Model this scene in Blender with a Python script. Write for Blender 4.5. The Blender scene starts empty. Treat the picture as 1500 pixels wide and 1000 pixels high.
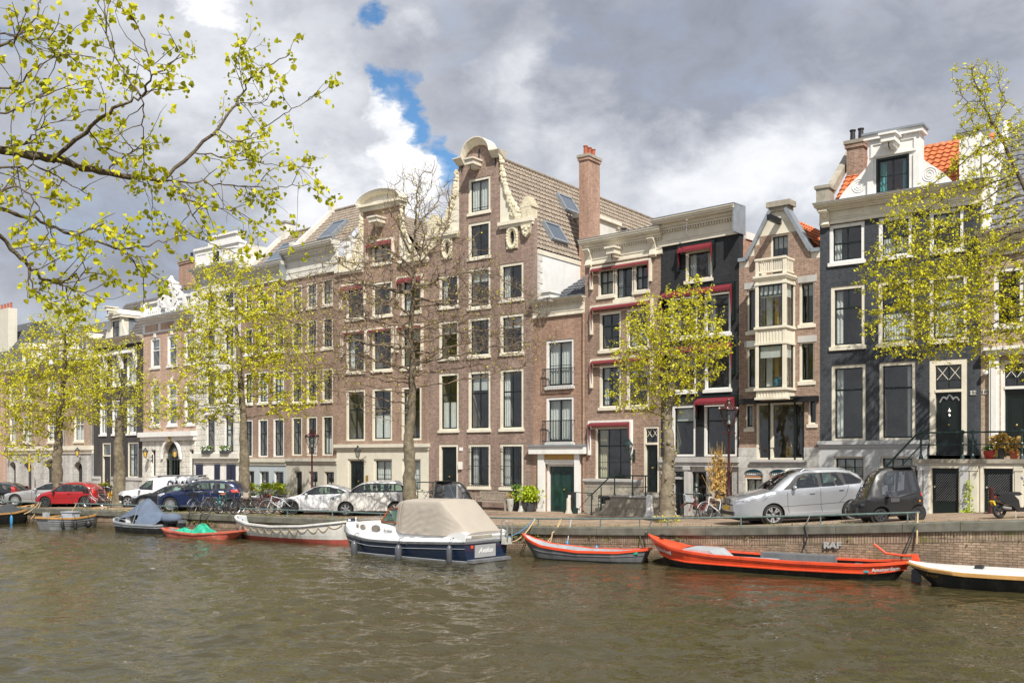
import bpy,math,random
import numpy as np
from mathutils import Vector,Matrix
from mathutils.geometry import delaunay_2d_cdt
R=math.radians
SC=bpy.context.scene
COL=SC.collection
rnd=random.Random(7)
# ---- camera frame: focal length and eye height worked out from the photo
F,CX,YH,H0=1450.0,750.0,670.0,3.6
def pt(px,s):return((px-CX)/s,F/s)
def zz(py,s):return H0+(YH-py)/s
def sw(px):return 0.01697*(px+1525)
PHW=math.atan(F/2275.0);CW,SW_=math.cos(PHW),math.sin(PHW)
def tn(x,y):
 wx,wy=pt(750,sw(750))
 dx,dy=x-wx,y-wy
 return dx*CW-dy*SW_,dx*SW_+dy*CW
def xy(t,n):
 wx,wy=pt(750,sw(750))
 return wx+t*CW+n*SW_,wy-t*SW_+n*CW
_cop=[(0,742),(240,750),(500,760),(740,771),(900,772),(1100,771),(1300,766.5),(1500,761)]
_T=[tn(*pt(p,sw(p)))[0]for p,_ in _cop]
_Z=[H0-(y-YH)/sw(p)for p,y in _cop]
_T=[-400]+_T+[_T[-1]+10,400];_Z=[_Z[0]]+_Z+[_Z[-1]+.35,_Z[-1]+.35]
def gt(t):
 s=0
 for d in(-1.5,0,1.5):s+=float(np.interp(t+d,_T,_Z))
 return s/3
def gz(x,y):return gt(tn(x,y)[0])
def wt(px):return tn(*pt(px,sw(px)))[0]
# ---- node materials
MATS={}
def _nt(name):
 m=bpy.data.materials.new(name);m.use_nodes=True
 nt=m.node_tree;b=nt.nodes['Principled BSDF']
 return m,nt,b
def _n(nt,typ,**kw):
 n=nt.nodes.new(typ)
 for k,v in kw.items():
  if k in n.inputs.keys()if isinstance(k,str)else False:n.inputs[k].default_value=v
  else:setattr(n,k,v)
 return n
def L(nt,a,b):nt.links.new(a,b)
def rgb(c):return(c[0],c[1],c[2],1)
def plain(name,col,rough=.6,metal=0,var=.12,vs=3.0,bump=0,bs=40,coat=0,spec=.5,dirt=None,dscale=.6,emit=None):
 m,nt,b=_nt(name)
 b.inputs['Roughness'].default_value=rough;b.inputs['Metallic'].default_value=metal
 b.inputs['Coat Weight'].default_value=coat;b.inputs['Specular IOR Level'].default_value=spec
 tc=_n(nt,'ShaderNodeTexCoord')
 out=None
 if var>0:
  no=_n(nt,'ShaderNodeTexNoise');no.inputs['Scale'].default_value=vs;no.inputs['Detail'].default_value=6
  L(nt,tc.outputs['Object'],no.inputs['Vector'])
  mx=_n(nt,'ShaderNodeMix',data_type='RGBA')
  mx.inputs['A'].default_value=rgb([c*(1-var)for c in col]);mx.inputs['B'].default_value=rgb([min(1,c*(1+var))for c in col])
  mr=_n(nt,'ShaderNodeMapRange');mr.inputs['From Min'].default_value=.3;mr.inputs['From Max'].default_value=.7
  L(nt,no.outputs['Fac'],mr.inputs['Value']);L(nt,mr.outputs['Result'],mx.inputs['Factor'])
  out=mx.outputs['Result']
 if dirt:
  n2=_n(nt,'ShaderNodeTexNoise');n2.inputs['Scale'].default_value=dscale;n2.inputs['Detail'].default_value=9;n2.inputs['Roughness'].default_value=.7
  mp=_n(nt,'ShaderNodeMapping');mp.inputs['Scale'].default_value=(1.6,1.6,.5)
  L(nt,tc.outputs['Object'],mp.inputs['Vector']);L(nt,mp.outputs['Vector'],n2.inputs['Vector'])
  r2=_n(nt,'ShaderNodeMapRange');r2.inputs['From Min'].default_value=.5;r2.inputs['From Max'].default_value=.72;r2.inputs['To Max'].default_value=.75
  m2=_n(nt,'ShaderNodeMix',data_type='RGBA');m2.inputs['B'].default_value=rgb(dirt)
  L(nt,n2.outputs['Fac'],r2.inputs['Value']);L(nt,r2.outputs['Result'],m2.inputs['Factor'])
  if out:L(nt,out,m2.inputs['A'])
  else:m2.inputs['A'].default_value=rgb(col)
  out=m2.outputs['Result']
 if out:L(nt,out,b.inputs['Base Color'])
 else:b.inputs['Base Color'].default_value=rgb(col)
 if bump:
  n3=_n(nt,'ShaderNodeTexNoise');n3.inputs['Scale'].default_value=bs;n3.inputs['Detail'].default_value=5
  bp=_n(nt,'ShaderNodeBump');bp.inputs['Strength'].default_value=bump;bp.inputs['Distance'].default_value=.02
  L(nt,tc.outputs['Object'],n3.inputs['Vector']);L(nt,n3.outputs['Fac'],bp.inputs['Height']);L(nt,bp.outputs['Normal'],b.inputs['Normal'])
 MATS[name]=m
 return m
def brick(name,c1,c2,mort,bw=.22,rh=.066,ms=.009,rough=.85,mode='wall',stain=(.3,.27,.22),stain_amt=.35,bump=.5,moss=None,off=.5,ss=.5,algae=False):
 m,nt,b=_nt(name);b.inputs['Roughness'].default_value=rough;b.inputs['Specular IOR Level'].default_value=.25
 tc=_n(nt,'ShaderNodeTexCoord');sx=_n(nt,'ShaderNodeSeparateXYZ');L(nt,tc.outputs['Object'],sx.inputs[0])
 cb=_n(nt,'ShaderNodeCombineXYZ')
 if mode=='wall':
  ad=_n(nt,'ShaderNodeMath',operation='ADD');L(nt,sx.outputs[0],ad.inputs[0]);L(nt,sx.outputs[1],ad.inputs[1])
  L(nt,ad.outputs[0],cb.inputs[0]);L(nt,sx.outputs[2],cb.inputs[1])
 else:
  L(nt,sx.outputs[0],cb.inputs[0]);L(nt,sx.outputs[1],cb.inputs[1])
 wn=_n(nt,'ShaderNodeTexNoise');wn.inputs['Scale'].default_value=1.5;L(nt,tc.outputs['Object'],wn.inputs['Vector'])
 vm=_n(nt,'ShaderNodeVectorMath',operation='MULTIPLY_ADD');vm.inputs[1].default_value=(.012,.012,0);L(nt,wn.outputs['Color'],vm.inputs[0]);L(nt,cb.outputs[0],vm.inputs[2])
 br=_n(nt,'ShaderNodeTexBrick');br.offset=off
 br.inputs['Scale'].default_value=1;br.inputs['Brick Width'].default_value=bw;br.inputs['Row Height'].default_value=rh;br.inputs['Mortar Size'].default_value=ms
 br.inputs['Color1'].default_value=rgb(c1);br.inputs['Color2'].default_value=rgb(c2);br.inputs['Mortar'].default_value=rgb(mort)
 br.inputs['Mortar Smooth'].default_value=.2;br.inputs['Bias'].default_value=0
 L(nt,vm.outputs[0],br.inputs['Vector'])
 ns=_n(nt,'ShaderNodeTexNoise');ns.inputs['Scale'].default_value=ss;ns.inputs['Detail'].default_value=8;ns.inputs['Roughness'].default_value=.65
 L(nt,tc.outputs['Object'],ns.inputs['Vector'])
 mr=_n(nt,'ShaderNodeMapRange');mr.inputs['From Min'].default_value=.42;mr.inputs['From Max'].default_value=.75;mr.inputs['To Max'].default_value=stain_amt
 L(nt,ns.outputs['Fac'],mr.inputs['Value'])
 mx=_n(nt,'ShaderNodeMix',data_type='RGBA');mx.inputs['B'].default_value=rgb(stain)
 L(nt,br.outputs['Color'],mx.inputs['A']);L(nt,mr.outputs['Result'],mx.inputs['Factor'])
 n4=_n(nt,'ShaderNodeTexNoise');n4.inputs['Scale'].default_value=7;n4.inputs['Detail'].default_value=4;L(nt,tc.outputs['Object'],n4.inputs['Vector'])
 r4=_n(nt,'ShaderNodeMapRange');r4.inputs['From Min'].default_value=.3;r4.inputs['From Max'].default_value=.7;r4.inputs['To Min'].default_value=.78;r4.inputs['To Max'].default_value=1.2
 L(nt,n4.outputs['Fac'],r4.inputs['Value'])
 mu=_n(nt,'ShaderNodeVectorMath',operation='SCALE');L(nt,mx.outputs['Result'],mu.inputs[0]);L(nt,r4.outputs['Result'],mu.inputs['Scale'])
 ms2=_n(nt,'ShaderNodeMapping');ms2.inputs['Scale'].default_value=(1.1,1.1,.16);L(nt,tc.outputs['Object'],ms2.inputs['Vector']);n5=_n(nt,'ShaderNodeTexNoise');n5.inputs['Scale'].default_value=1.3;n5.inputs['Detail'].default_value=7;L(nt,ms2.outputs[0],n5.inputs['Vector'])
 r5=_n(nt,'ShaderNodeMapRange');r5.inputs['From Min'].default_value=.35;r5.inputs['From Max'].default_value=.65;r5.inputs['To Min'].default_value=.80;r5.inputs['To Max'].default_value=1.12;L(nt,n5.outputs['Fac'],r5.inputs['Value'])
 mu2=_n(nt,'ShaderNodeVectorMath',operation='SCALE');L(nt,mu.outputs[0],mu2.inputs[0]);L(nt,r5.outputs['Result'],mu2.inputs['Scale'])
 out=mu2.outputs[0]
 if algae:
  ra=_n(nt,'ShaderNodeMapRange');ra.inputs['From Min'].default_value=.42;ra.inputs['From Max'].default_value=.05;L(nt,sx.outputs[2],ra.inputs['Value']);ml=_n(nt,'ShaderNodeMath',operation='MULTIPLY_ADD');L(nt,n5.outputs['Fac'],ml.inputs[0]);ml.inputs[1].default_value=1.6;L(nt,ra.outputs['Result'],ml.inputs[2]);ms3=_n(nt,'ShaderNodeMath',operation='SUBTRACT');ms3.use_clamp=True;L(nt,ml.outputs[0],ms3.inputs[0]);ms3.inputs[1].default_value=1.05
  ma=_n(nt,'ShaderNodeMix',data_type='RGBA');ma.inputs['B'].default_value=(.05,.05,.028,1);L(nt,ms3.outputs[0],ma.inputs['Factor']);L(nt,out,ma.inputs['A']);out=ma.outputs['Result']
 if moss:
  mm=_n(nt,'ShaderNodeMix',data_type='RGBA');mm.inputs['B'].default_value=rgb(moss[0])
  nm=_n(nt,'ShaderNodeTexNoise');nm.inputs['Scale'].default_value=moss[1];nm.inputs['Detail'].default_value=8;L(nt,tc.outputs['Object'],nm.inputs['Vector'])
  rm=_n(nt,'ShaderNodeMapRange');rm.inputs['From Min'].default_value=moss[2];rm.inputs['From Max'].default_value=moss[2]+.12;rm.inputs['To Max'].default_value=.85
  L(nt,nm.outputs['Fac'],rm.inputs['Value']);L(nt,rm.outputs['Result'],mm.inputs['Factor']);L(nt,out,mm.inputs['A']);out=mm.outputs['Result']
 L(nt,out,b.inputs['Base Color'])
 if bump:
  bp=_n(nt,'ShaderNodeBump',invert=True);bp.inputs['Strength'].default_value=bump;bp.inputs['Distance'].default_value=.01
  L(nt,br.outputs['Fac'],bp.inputs['Height']);L(nt,bp.outputs['Normal'],b.inputs['Normal'])
 MATS[name]=m
def glass(name,tint=(.82,.88,.86),ior=1.5,boost=1.0,wavy=.0):
 m=bpy.data.materials.new(name);m.use_nodes=True;nt=m.node_tree;nt.nodes.clear()
 o=_n(nt,'ShaderNodeOutputMaterial');mix=_n(nt,'ShaderNodeMixShader');tr=_n(nt,'ShaderNodeBsdfTransparent');gl=_n(nt,'ShaderNodeBsdfGlossy')
 tr.inputs[0].default_value=rgb(tint);gl.inputs['Roughness'].default_value=.02;gl.inputs['Color'].default_value=(1,1,1,1)
 fr=_n(nt,'ShaderNodeFresnel');ge=_n(nt,'ShaderNodeNewGeometry');mri=_n(nt,'ShaderNodeMapRange');mri.inputs['To Min'].default_value=ior;mri.inputs['To Max'].default_value=1/ior;L(nt,ge.outputs['Backfacing'],mri.inputs['Value']);L(nt,mri.outputs[0],fr.inputs['IOR'])
 mu=_n(nt,'ShaderNodeMath',operation='MULTIPLY');mu.inputs[1].default_value=boost;mu.use_clamp=True
 L(nt,fr.outputs[0],mu.inputs[0]);L(nt,mu.outputs[0],mix.inputs[0]);L(nt,tr.outputs[0],mix.inputs[1]);L(nt,gl.outputs[0],mix.inputs[2]);L(nt,mix.outputs[0],o.inputs[0])
 if wavy:
  tc=_n(nt,'ShaderNodeTexCoord');n3=_n(nt,'ShaderNodeTexNoise');n3.inputs['Scale'].default_value=1.3
  bp=_n(nt,'ShaderNodeBump');bp.inputs['Strength'].default_value=wavy;bp.inputs['Distance'].default_value=.05
  L(nt,tc.outputs['Object'],n3.inputs['Vector']);L(nt,n3.outputs['Fac'],bp.inputs['Height']);L(nt,bp.outputs['Normal'],gl.inputs['Normal']);L(nt,bp.outputs['Normal'],fr.inputs['Normal'])
 MATS[name]=m
def leafmat(name,a,b_,c,trans=.45):
 m=bpy.data.materials.new(name);m.use_nodes=True;nt=m.node_tree;nt.nodes.clear()
 o=_n(nt,'ShaderNodeOutputMaterial');mix=_n(nt,'ShaderNodeMixShader');mix.inputs[0].default_value=trans
 df=_n(nt,'ShaderNodeBsdfPrincipled');df.inputs['Roughness'].default_value=.5;df.inputs['Specular IOR Level'].default_value=.3;tl=_n(nt,'ShaderNodeBsdfTranslucent')
 tc=_n(nt,'ShaderNodeTexCoord');no=_n(nt,'ShaderNodeTexNoise');no.inputs['Scale'].default_value=9;no.inputs['Detail'].default_value=3
 cr=_n(nt,'ShaderNodeValToRGB');e=cr.color_ramp.elements;e[0].position=.35;e[0].color=rgb(a);e[1].position=.65;e[1].color=rgb(c);k=e.new(.5);k.color=rgb(b_)
 L(nt,tc.outputs['Object'],no.inputs['Vector']);L(nt,no.outputs['Fac'],cr.inputs[0]);L(nt,cr.outputs[0],df.inputs['Base Color']);L(nt,cr.outputs[0],tl.inputs[0])
 L(nt,df.outputs[0],mix.inputs[1]);L(nt,tl.outputs[0],mix.inputs[2]);L(nt,mix.outputs[0],o.inputs[0]);MATS[name]=m
# stone, wood and paint
plain('cream',(.72,.67,.55),.5,var=.06,dirt=(.5,.45,.35),bump=.1)
plain('white',(.78,.77,.74),.5,var=.05,dirt=(.58,.56,.5),bump=.1)
plain('offwhite',(.66,.64,.58),.55,var=.06,dirt=(.45,.42,.36),bump=.1)
plain('plaster',(.74,.74,.72),.8,var=.05,dirt=(.55,.53,.48),bump=.2)
plain('ornament',(.66,.60,.44),.6,var=.15,vs=9,dirt=(.34,.29,.19),dscale=3,bump=.6)
plain('greystone',(.46,.45,.43),.75,var=.1,vs=2,dirt=(.3,.29,.27),bump=.25)
plain('paleblue',(.42,.47,.50),.6,var=.05,bump=.1)
plain('palegrey',(.47,.48,.48),.65,var=.05,dirt=(.36,.36,.35),bump=.1)
plain('beige',(.50,.47,.40),.7,var=.07,dirt=(.36,.33,.27),bump=.15)
plain('creamground',(.62,.59,.49),.65,var=.05,dirt=(.47,.44,.36),bump=.1)
plain('oldstone',(.33,.30,.24),.85,var=.2,vs=5,dirt=(.16,.15,.12),bump=.5)
plain('greenwood',(.006,.012,.0105),.35,var=.1)
plain('blackwood',(.012,.013,.015),.35,var=.1)
plain('bluewood',(.015,.02,.05),.4,var=.1)
plain('tealdoor',(.012,.035,.030),.25,var=.3,vs=2,dirt=(.035,.10,.08),dscale=3)  # dirt slot: lighter teal mottling, the glass reflections painted into the colour
plain('ochre',(.5,.3,.08),.6)
plain('lead',(.30,.33,.36),.45,metal=.4,var=.15)
plain('iron',(.02,.024,.026),.5,var=.1)
plain('greeniron',(.012,.035,.032),.4,var=.1)
plain('redawning',(.16,.022,.026),.8,var=.1,bump=.1)
plain('maroon',(.16,.012,.02),.7,var=.1)
plain('lampred',(.055,.013,.013),.4,var=.15)
plain('room',(.24,.21,.17),.9,var=.5,vs=.9,dirt=(.05,.04,.03),dscale=1.2)
plain('curtain',(.72,.72,.70),.9,var=.08,vs=9)
plain('tealcurtain',(.10,.42,.42),.9,var=.1,vs=9)
plain('creamcurtain',(.66,.60,.42),.9,var=.08,vs=9)
plain('bluepanel',(.03,.17,.26),.5,var=.2,vs=20)
plain('orangebar',(.42,.17,.06),.6)
plain('lantern',(.75,.50,.12),.4,var=.1)
plain('brass',(.55,.38,.12),.35,metal=.8)
plain('tile_tan',(.25,.205,.16),.85,var=.3,vs=5,dirt=(.12,.10,.075),dscale=2.5,bump=.3)
plain('tile_grey',(.075,.08,.09),.6,var=.3,vs=5,dirt=(.13,.13,.13),dscale=2,bump=.3)
plain('tile_slate',(.14,.145,.16),.7,var=.25,vs=5,bump=.3)
plain('tile_orange',(.52,.15,.05),.8,var=.3,vs=5,dirt=(.25,.1,.05),dscale=2.5,bump=.3)
plain('tile_dark',(.10,.09,.085),.8,var=.3,vs=5,bump=.3)
plain('terracotta',(.36,.10,.05),.8)
# brickwork
brick('brick_brown',(.240,.145,.105),(.335,.222,.168),(.40,.335,.27),stain=(.27,.21,.16))
brick('brick_purple',(.205,.128,.102),(.30,.208,.168),(.38,.32,.27),stain=(.25,.19,.15))
brick('brick_red',(.29,.165,.115),(.38,.235,.165),(.42,.34,.26),stain=(.26,.16,.12))
brick('brick_salmon',(.46,.30,.225),(.52,.36,.28),(.52,.42,.34),stain=(.36,.25,.19),stain_amt=.2)
brick('brick_rose',(.32,.22,.155),(.41,.30,.22),(.46,.39,.31),stain=(.33,.27,.22))
brick('brick_tan',(0.370,0.263,0.179),(0.471,0.347,0.245),(0.427,0.371,0.303),stain=(.3,.23,.17))
brick('brick_orange',(.34,.19,.135),(.42,.25,.18),(.44,.35,.28),stain=(.3,.2,.14))
brick('brick_black',(.030,.032,.036),(.038,.040,.044),(.026,.027,.03),stain=(.05,.052,.056),stain_amt=.3,bump=.9)
brick('brick_grey',(.058,.064,.074),(.070,.076,.086),(.048,.053,.062),stain=(.085,.09,.10),stain_amt=.3,bump=.9)
brick('brick_char',(.060,.056,.055),(.075,.07,.068),(.05,.048,.047),stain=(.09,.085,.08),stain_amt=.3)
brick('brick_quay',(.27,.185,.125),(.38,.27,.19),(.15,.125,.09),bw=.24,rh=.075,ms=.011,stain=(.15,.125,.09),stain_amt=.6,bump=1.0,moss=((.10,.10,.035),1.0,.6),ss=.9,algae=True)
brick('brick_soldier',(.27,.19,.13),(.36,.26,.19),(.13,.11,.08),bw=.085,rh=.3,ms=.012,stain=(.16,.13,.09),stain_amt=.6,bump=1.0,off=0,moss=((.12,.12,.035),1.6,.56))
brick('paving',(.25,.175,.125),(.37,.27,.20),(.17,.14,.105),bw=.22,rh=.075,ms=.008,mode='floor',stain=(.36,.29,.2),stain_amt=.55,moss=((.24,.22,.09),.7,.62))
brick('ashlar',(.44,.43,.41),(.50,.49,.46),(.33,.32,.30),bw=.95,rh=.5,ms=.012,stain=(.4,.38,.34),bump=.3)
brick('rustic',(.64,.62,.56),(.68,.66,.60),(.42,.40,.36),bw=1.2,rh=.36,ms=.022,stain=(.55,.52,.46),bump=.8)
brick('ashlar_old',(.36,.33,.27),(.42,.38,.31),(.2,.18,.15),bw=1.0,rh=.42,ms=.012,stain=(.2,.18,.15),stain_amt=.7,bump=.4)
plain('coping',(.125,.12,.095),.85,var=.3,vs=3,dirt=(.06,.06,.028),dscale=.9,bump=.5)
plain('moss',(.14,.14,.03),.95,var=.4,vs=8,bump=.8)
# glass
glass('pane',(.80,.84,.82),1.5,2.1,wavy=.35)
glass('pane_green',(.40,.62,.52),1.45,1.6)
glass('carglass',(.56,.70,.64),1.5,2.4)
glass('plastic',(.80,.83,.88),1.5,3.5,wavy=1.0)
glass('lampglass',(.75,.78,.78),1.45,2.0)
# vehicles
def paint(name,c,metal=.3,rough=.28,coat=1.0,dirt=None):plain(name,c,rough,metal=metal,var=.04,vs=1.5,coat=coat,dirt=dirt,dscale=2.5)
paint('p_silver',(.52,.54,.57),.6);paint('p_sedan',(.50,.49,.48),.6);paint('p_red',(.34,.014,.018),.1);paint('p_white',(.74,.75,.76),0)
paint('p_dirtywhite',(.68,.67,.63),0,.45,.4,dirt=(.5,.47,.4));paint('p_black',(.018,.021,.024),.3);paint('p_blue',(.008,.019,.070),.3);paint('p_greypanel',(.36,.36,.36),0,.5,.3)
paint('p_matblack',(.016,.016,.017),0,.38,.4)
plain('rubber',(.022,.021,.02),.85,var=.3,vs=20);plain('blackplastic',(.018,.018,.019),.55,var=.1);plain('rim',(.62,.62,.62),.3,metal=.8,var=.05)
plain('rimdark',(.08,.085,.09),.4,metal=.6,var=.05);plain('chrome',(.75,.75,.76),.15,metal=1,var=0);plain('seat',(.035,.035,.038),.9);plain('headlight',(.6,.63,.66),.12,metal=.4,var=.3,vs=14,coat=1)
plain('taillight',(.5,.02,.015),.25,coat=1,var=.2,vs=20);plain('plateyellow',(.75,.48,.02),.5,var=0);plain('amber',(.7,.25,.02),.4);plain('mirrorglass',(.6,.65,.68),.1,metal=.6)
# boats
plain('b_red',(.78,.085,.028),.38,var=.06,dirt=(.48,.07,.035),dscale=3,coat=.3);plain('b_black',(.016,.017,.018),.5,var=.2,dirt=(.07,.07,.06),dscale=2)
plain('b_grey',(.13,.135,.145),.6,var=.2,dirt=(.22,.22,.22),dscale=2);plain('b_ltgrey',(.36,.385,.41),.6,var=.12,dirt=(.25,.26,.27),dscale=2)
plain('b_white',(.72,.71,.67),.5,var=.05,dirt=(.48,.40,.25),dscale=1.5);plain('b_clean',(.76,.76,.75),.35,var=.03,coat=.3)
plain('b_navy',(.012,.024,.055),.25,var=.05,coat=.7);plain('b_boot',(.42,.09,.065),.7,var=.15,dirt=(.3,.15,.1));plain('b_alu',(.32,.335,.35),.55,metal=.3,var=.15,dirt=(.22,.215,.21),dscale=1.5)
plain('b_wood',(.50,.27,.09),.5,var=.2,vs=8);plain('b_floor',(.22,.215,.20),.85,var=.2,dirt=(.13,.12,.11));plain('canvas',(.36,.32,.27),.95,var=.06,vs=1.5,bump=.15,bs=90)
plain('canvasblue',(.10,.13,.185),.9,var=.15,bump=.2);plain('canvasdark',(.05,.055,.06),.9,var=.2,bump=.2);plain('tarp',(.02,.36,.22),.6,var=.2,bump=.3,bs=8);plain('b_redold',(.50,.105,.065),.7,var=.15,dirt=(.52,.36,.28),dscale=2)
plain('rope',(.48,.36,.2),.9,var=.2,vs=30);plain('ropeblue',(.08,.2,.35),.9);plain('ropetan',(.55,.33,.10),.8,var=.2,vs=30);plain('fender',(.075,.08,.09),.35,var=.05,coat=.5);plain('mahogany',(.28,.085,.025),.35,var=.2,coat=.6)
plain('bottleblue',(.05,.22,.42),.4);plain('signgrey',(.34,.345,.345),.5,var=.05);plain('steel',(.5,.5,.5),.35,metal=.9)
plain('railgreen',(.11,.165,.155),.6,var=.25,vs=6,dirt=(.09,.08,.06),dscale=5)
# plants
plain('bark',(.165,.135,.09),.9,var=.4,vs=6,dirt=(.10,.10,.05),dscale=3,bump=1.0,bs=16);plain('twigs',(.20,.145,.10),.9,var=.3,vs=8,dirt=(.2,.18,.1));plain('bark_light',(.205,.17,.12),.9,var=.35,vs=5,dirt=(.15,.15,.08),dscale=3,bump=1.0,bs=14)
plain('bark_dark',(.10,.075,.05),.9,var=.4,vs=12,dirt=(.14,.14,.07),dscale=7,bump=1.0,bs=40)
leafmat('leaf_yellow',(.38,.40,.018),(.67,.645,.025),(.85,.79,.05),.32);leafmat('leaf_near',(.32,.35,.015),(.52,.53,.02),(.70,.66,.04),.4);leafmat('leaf_green',(.05,.13,.02),(.10,.20,.03),(.2,.28,.05),.3);leafmat('leaf_lime',(.25,.38,.02),(.42,.52,.03),(.55,.62,.05),.3)
leafmat('leaf_dry',(.3,.2,.06),(.5,.34,.1),(.6,.42,.14),.2);leafmat('leaf_grass',(.10,.13,.02),(.2,.22,.035),(.3,.27,.07),.3)
plain('clay_red',(.45,.04,.03),.5);plain('potgrey',(.05,.055,.06),.6);plain('potwhite',(.5,.5,.46),.6,dirt=(.35,.33,.28));plain('bench',(.30,.26,.21),.85,var=.2,vs=8,dirt=(.2,.17,.13),dscale=3);plain('flower',(.7,.5,.05),.6)
plain('p_teal',(.03,.35,.42),.4);plain('p_yellow',(.75,.42,.02),.4);plain('bikeblack',(.02,.02,.02),.4);plain('bikegrey',(.3,.31,.32),.4,metal=.5);plain('basketwood',(.45,.38,.30),.8);plain('leather',(.35,.13,.05),.6);plain('letters',(.34,.34,.33),.6,var=.2,vs=20)
# ---- mesh building
class MB:
 def __init__(s):s.v=[];s.f=[];s.m=[];s.mats=[]
 def mi(s,mat):
  if mat not in s.mats:s.mats.append(mat)
  return s.mats.index(mat)
 def add(s,vs,fs,mat):
  b=len(s.v);s.v+=[tuple(v)for v in vs];k=s.mi(mat)
  for f in fs:s.f.append(tuple(b+i for i in f));s.m.append(k)
 def box(s,x0,x1,y0,y1,z0,z1,mat):
  if x0>x1:x0,x1=x1,x0
  if y0>y1:y0,y1=y1,y0
  if z0>z1:z0,z1=z1,z0
  s.add([(x0,y0,z0),(x1,y0,z0),(x1,y1,z0),(x0,y1,z0),(x0,y0,z1),(x1,y0,z1),(x1,y1,z1),(x0,y1,z1)],[(0,3,2,1),(4,5,6,7),(0,1,5,4),(1,2,6,5),(2,3,7,6),(3,0,4,7)],mat)
 def obox(s,c,ax,ay,az,mat):
  c,ax,ay,az=map(Vector,(c,ax,ay,az))
  vs=[c+i*ax+j*ay+k*az for k in(-1,1)for(i,j)in((-1,-1),(1,-1),(1,1),(-1,1))]
  s.add(vs,[(0,3,2,1),(4,5,6,7),(0,1,5,4),(1,2,6,5),(2,3,7,6),(3,0,4,7)],mat)
 def beam(s,a,b,w,h,mat,up=(0,0,1)):
  a,b=Vector(a),Vector(b);d=b-a
  if d.length<1e-6:return
  u=Vector(up);x=d.cross(u)
  if x.length<1e-4:x=d.cross(Vector((1,0,0)))
  x.normalize();y=x.cross(d).normalized()
  s.obox((a+b)/2,d/2,x*w/2,y*h/2,mat)
 def quad(s,a,b,c,d,mat):s.add([a,b,c,d],[(0,1,2,3)],mat)
 def tube(s,pts,r,mat,n=6,cap=True):
  pts=[Vector(p)for p in pts];N=len(pts)
  if not hasattr(r,'__len__'):r=[r]*N
  vs=[];prev=None
  for i,p in enumerate(pts):
   d=(pts[min(i+1,N-1)]-pts[max(i-1,0)])
   d=d.normalized()if d.length>1e-9 else Vector((0,0,1))
   if prev is None:
    a=d.orthogonal().normalized()
   else:
    a=prev-d*prev.dot(d)
    a=a.normalized()if a.length>1e-6 else d.orthogonal().normalized()
   prev=a;b=d.cross(a)
   for k in range(n):
    t=2*math.pi*k/n;vs.append(p+(a*math.cos(t)+b*math.sin(t))*r[i])
  fs=[(i*n+k,i*n+(k+1)%n,(i+1)*n+(k+1)%n,(i+1)*n+k)for i in range(N-1)for k in range(n)]
  if cap:fs+=[tuple(range(n-1,-1,-1)),tuple((N-1)*n+k for k in range(n))]
  s.add(vs,fs,mat)
 def lathe(s,c,prof,mat,n=12,axis='z',cap=True):
  vs=[];N=len(prof)
  for r_,h in prof:
   for k in range(n):
    t=2*math.pi*k/n;a,b=r_*math.cos(t),r_*math.sin(t)
    if axis=='z':vs.append((c[0]+a,c[1]+b,c[2]+h))
    elif axis=='y':vs.append((c[0]+a,c[1]+h,c[2]+b))
    else:vs.append((c[0]+h,c[1]+a,c[2]+b))
  fs=[(i*n+k,i*n+(k+1)%n,(i+1)*n+(k+1)%n,(i+1)*n+k)for i in range(N-1)for k in range(n)]
  if cap and prof[0][0]>1e-4:fs.append(tuple(range(n-1,-1,-1)))
  if cap and prof[-1][0]>1e-4:fs.append(tuple((N-1)*n+k for k in range(n)))
  s.add(vs,fs,mat)
 def ball(s,c,rx,ry,rz,mat,n=8,m=5):
  prof=[(math.sin(math.pi*i/m),-math.cos(math.pi*i/m))for i in range(m+1)]
  vs=[]
  for r_,h in prof:
   for k in range(n):
    t=2*math.pi*k/n;vs.append((c[0]+rx*r_*math.cos(t),c[1]+ry*r_*math.sin(t),c[2]+rz*h))
  s.add(vs,[(i*n+k,i*n+(k+1)%n,(i+1)*n+(k+1)%n,(i+1)*n+k)for i in range(m)for k in range(n)],mat)
 def prism(s,poly,y0,y1,mat,plane='xz'):
  tris=tri2d(poly,[])
  P2,T=tris
  if plane=='xz':A=[(p[0],y0,p[1])for p in P2];B=[(p[0],y1,p[1])for p in P2];a=[(p[0],y0,p[1])for p in poly];b=[(p[0],y1,p[1])for p in poly]
  elif plane=='yz':A=[(y0,p[0],p[1])for p in P2];B=[(y1,p[0],p[1])for p in P2];a=[(y0,p[0],p[1])for p in poly];b=[(y1,p[0],p[1])for p in poly]
  else:A=[(p[0],p[1],y0)for p in P2];B=[(p[0],p[1],y1)for p in P2];a=[(p[0],p[1],y0)for p in poly];b=[(p[0],p[1],y1)for p in poly]
  s.add(A,[t[::-1]for t in T],mat);s.add(B,T,mat)
  n=len(poly);s.add(a+b,[(i,(i+1)%n,n+(i+1)%n,n+i)for i in range(n)],mat)
 def build(s,name,parent=None,off=(0,0,0),smooth=False,ang=None,fixn=True):
  me=bpy.data.meshes.new(name);us=sorted({i for f in s.f for i in f})
  if len(us)<len(s.v):mp={j:i for i,j in enumerate(us)};s.v=[s.v[i]for i in us];s.f=[tuple(mp[i]for i in f)for f in s.f]
  V=[(v[0]-off[0],v[1]-off[1],v[2]-off[2])for v in s.v]
  me.from_pydata(V,[],s.f)
  for mt in s.mats:me.materials.append(MATS[mt])
  me.polygons.foreach_set('material_index',s.m)
  if smooth:
   me.polygons.foreach_set('use_smooth',[True]*len(s.f))
   if ang:
    try:me.set_sharp_from_angle(angle=R(ang))
    except Exception:pass
  me.update()
  o=bpy.data.objects.new(name,me);COL.objects.link(o)
  if parent:o.parent=parent
  return o
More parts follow.
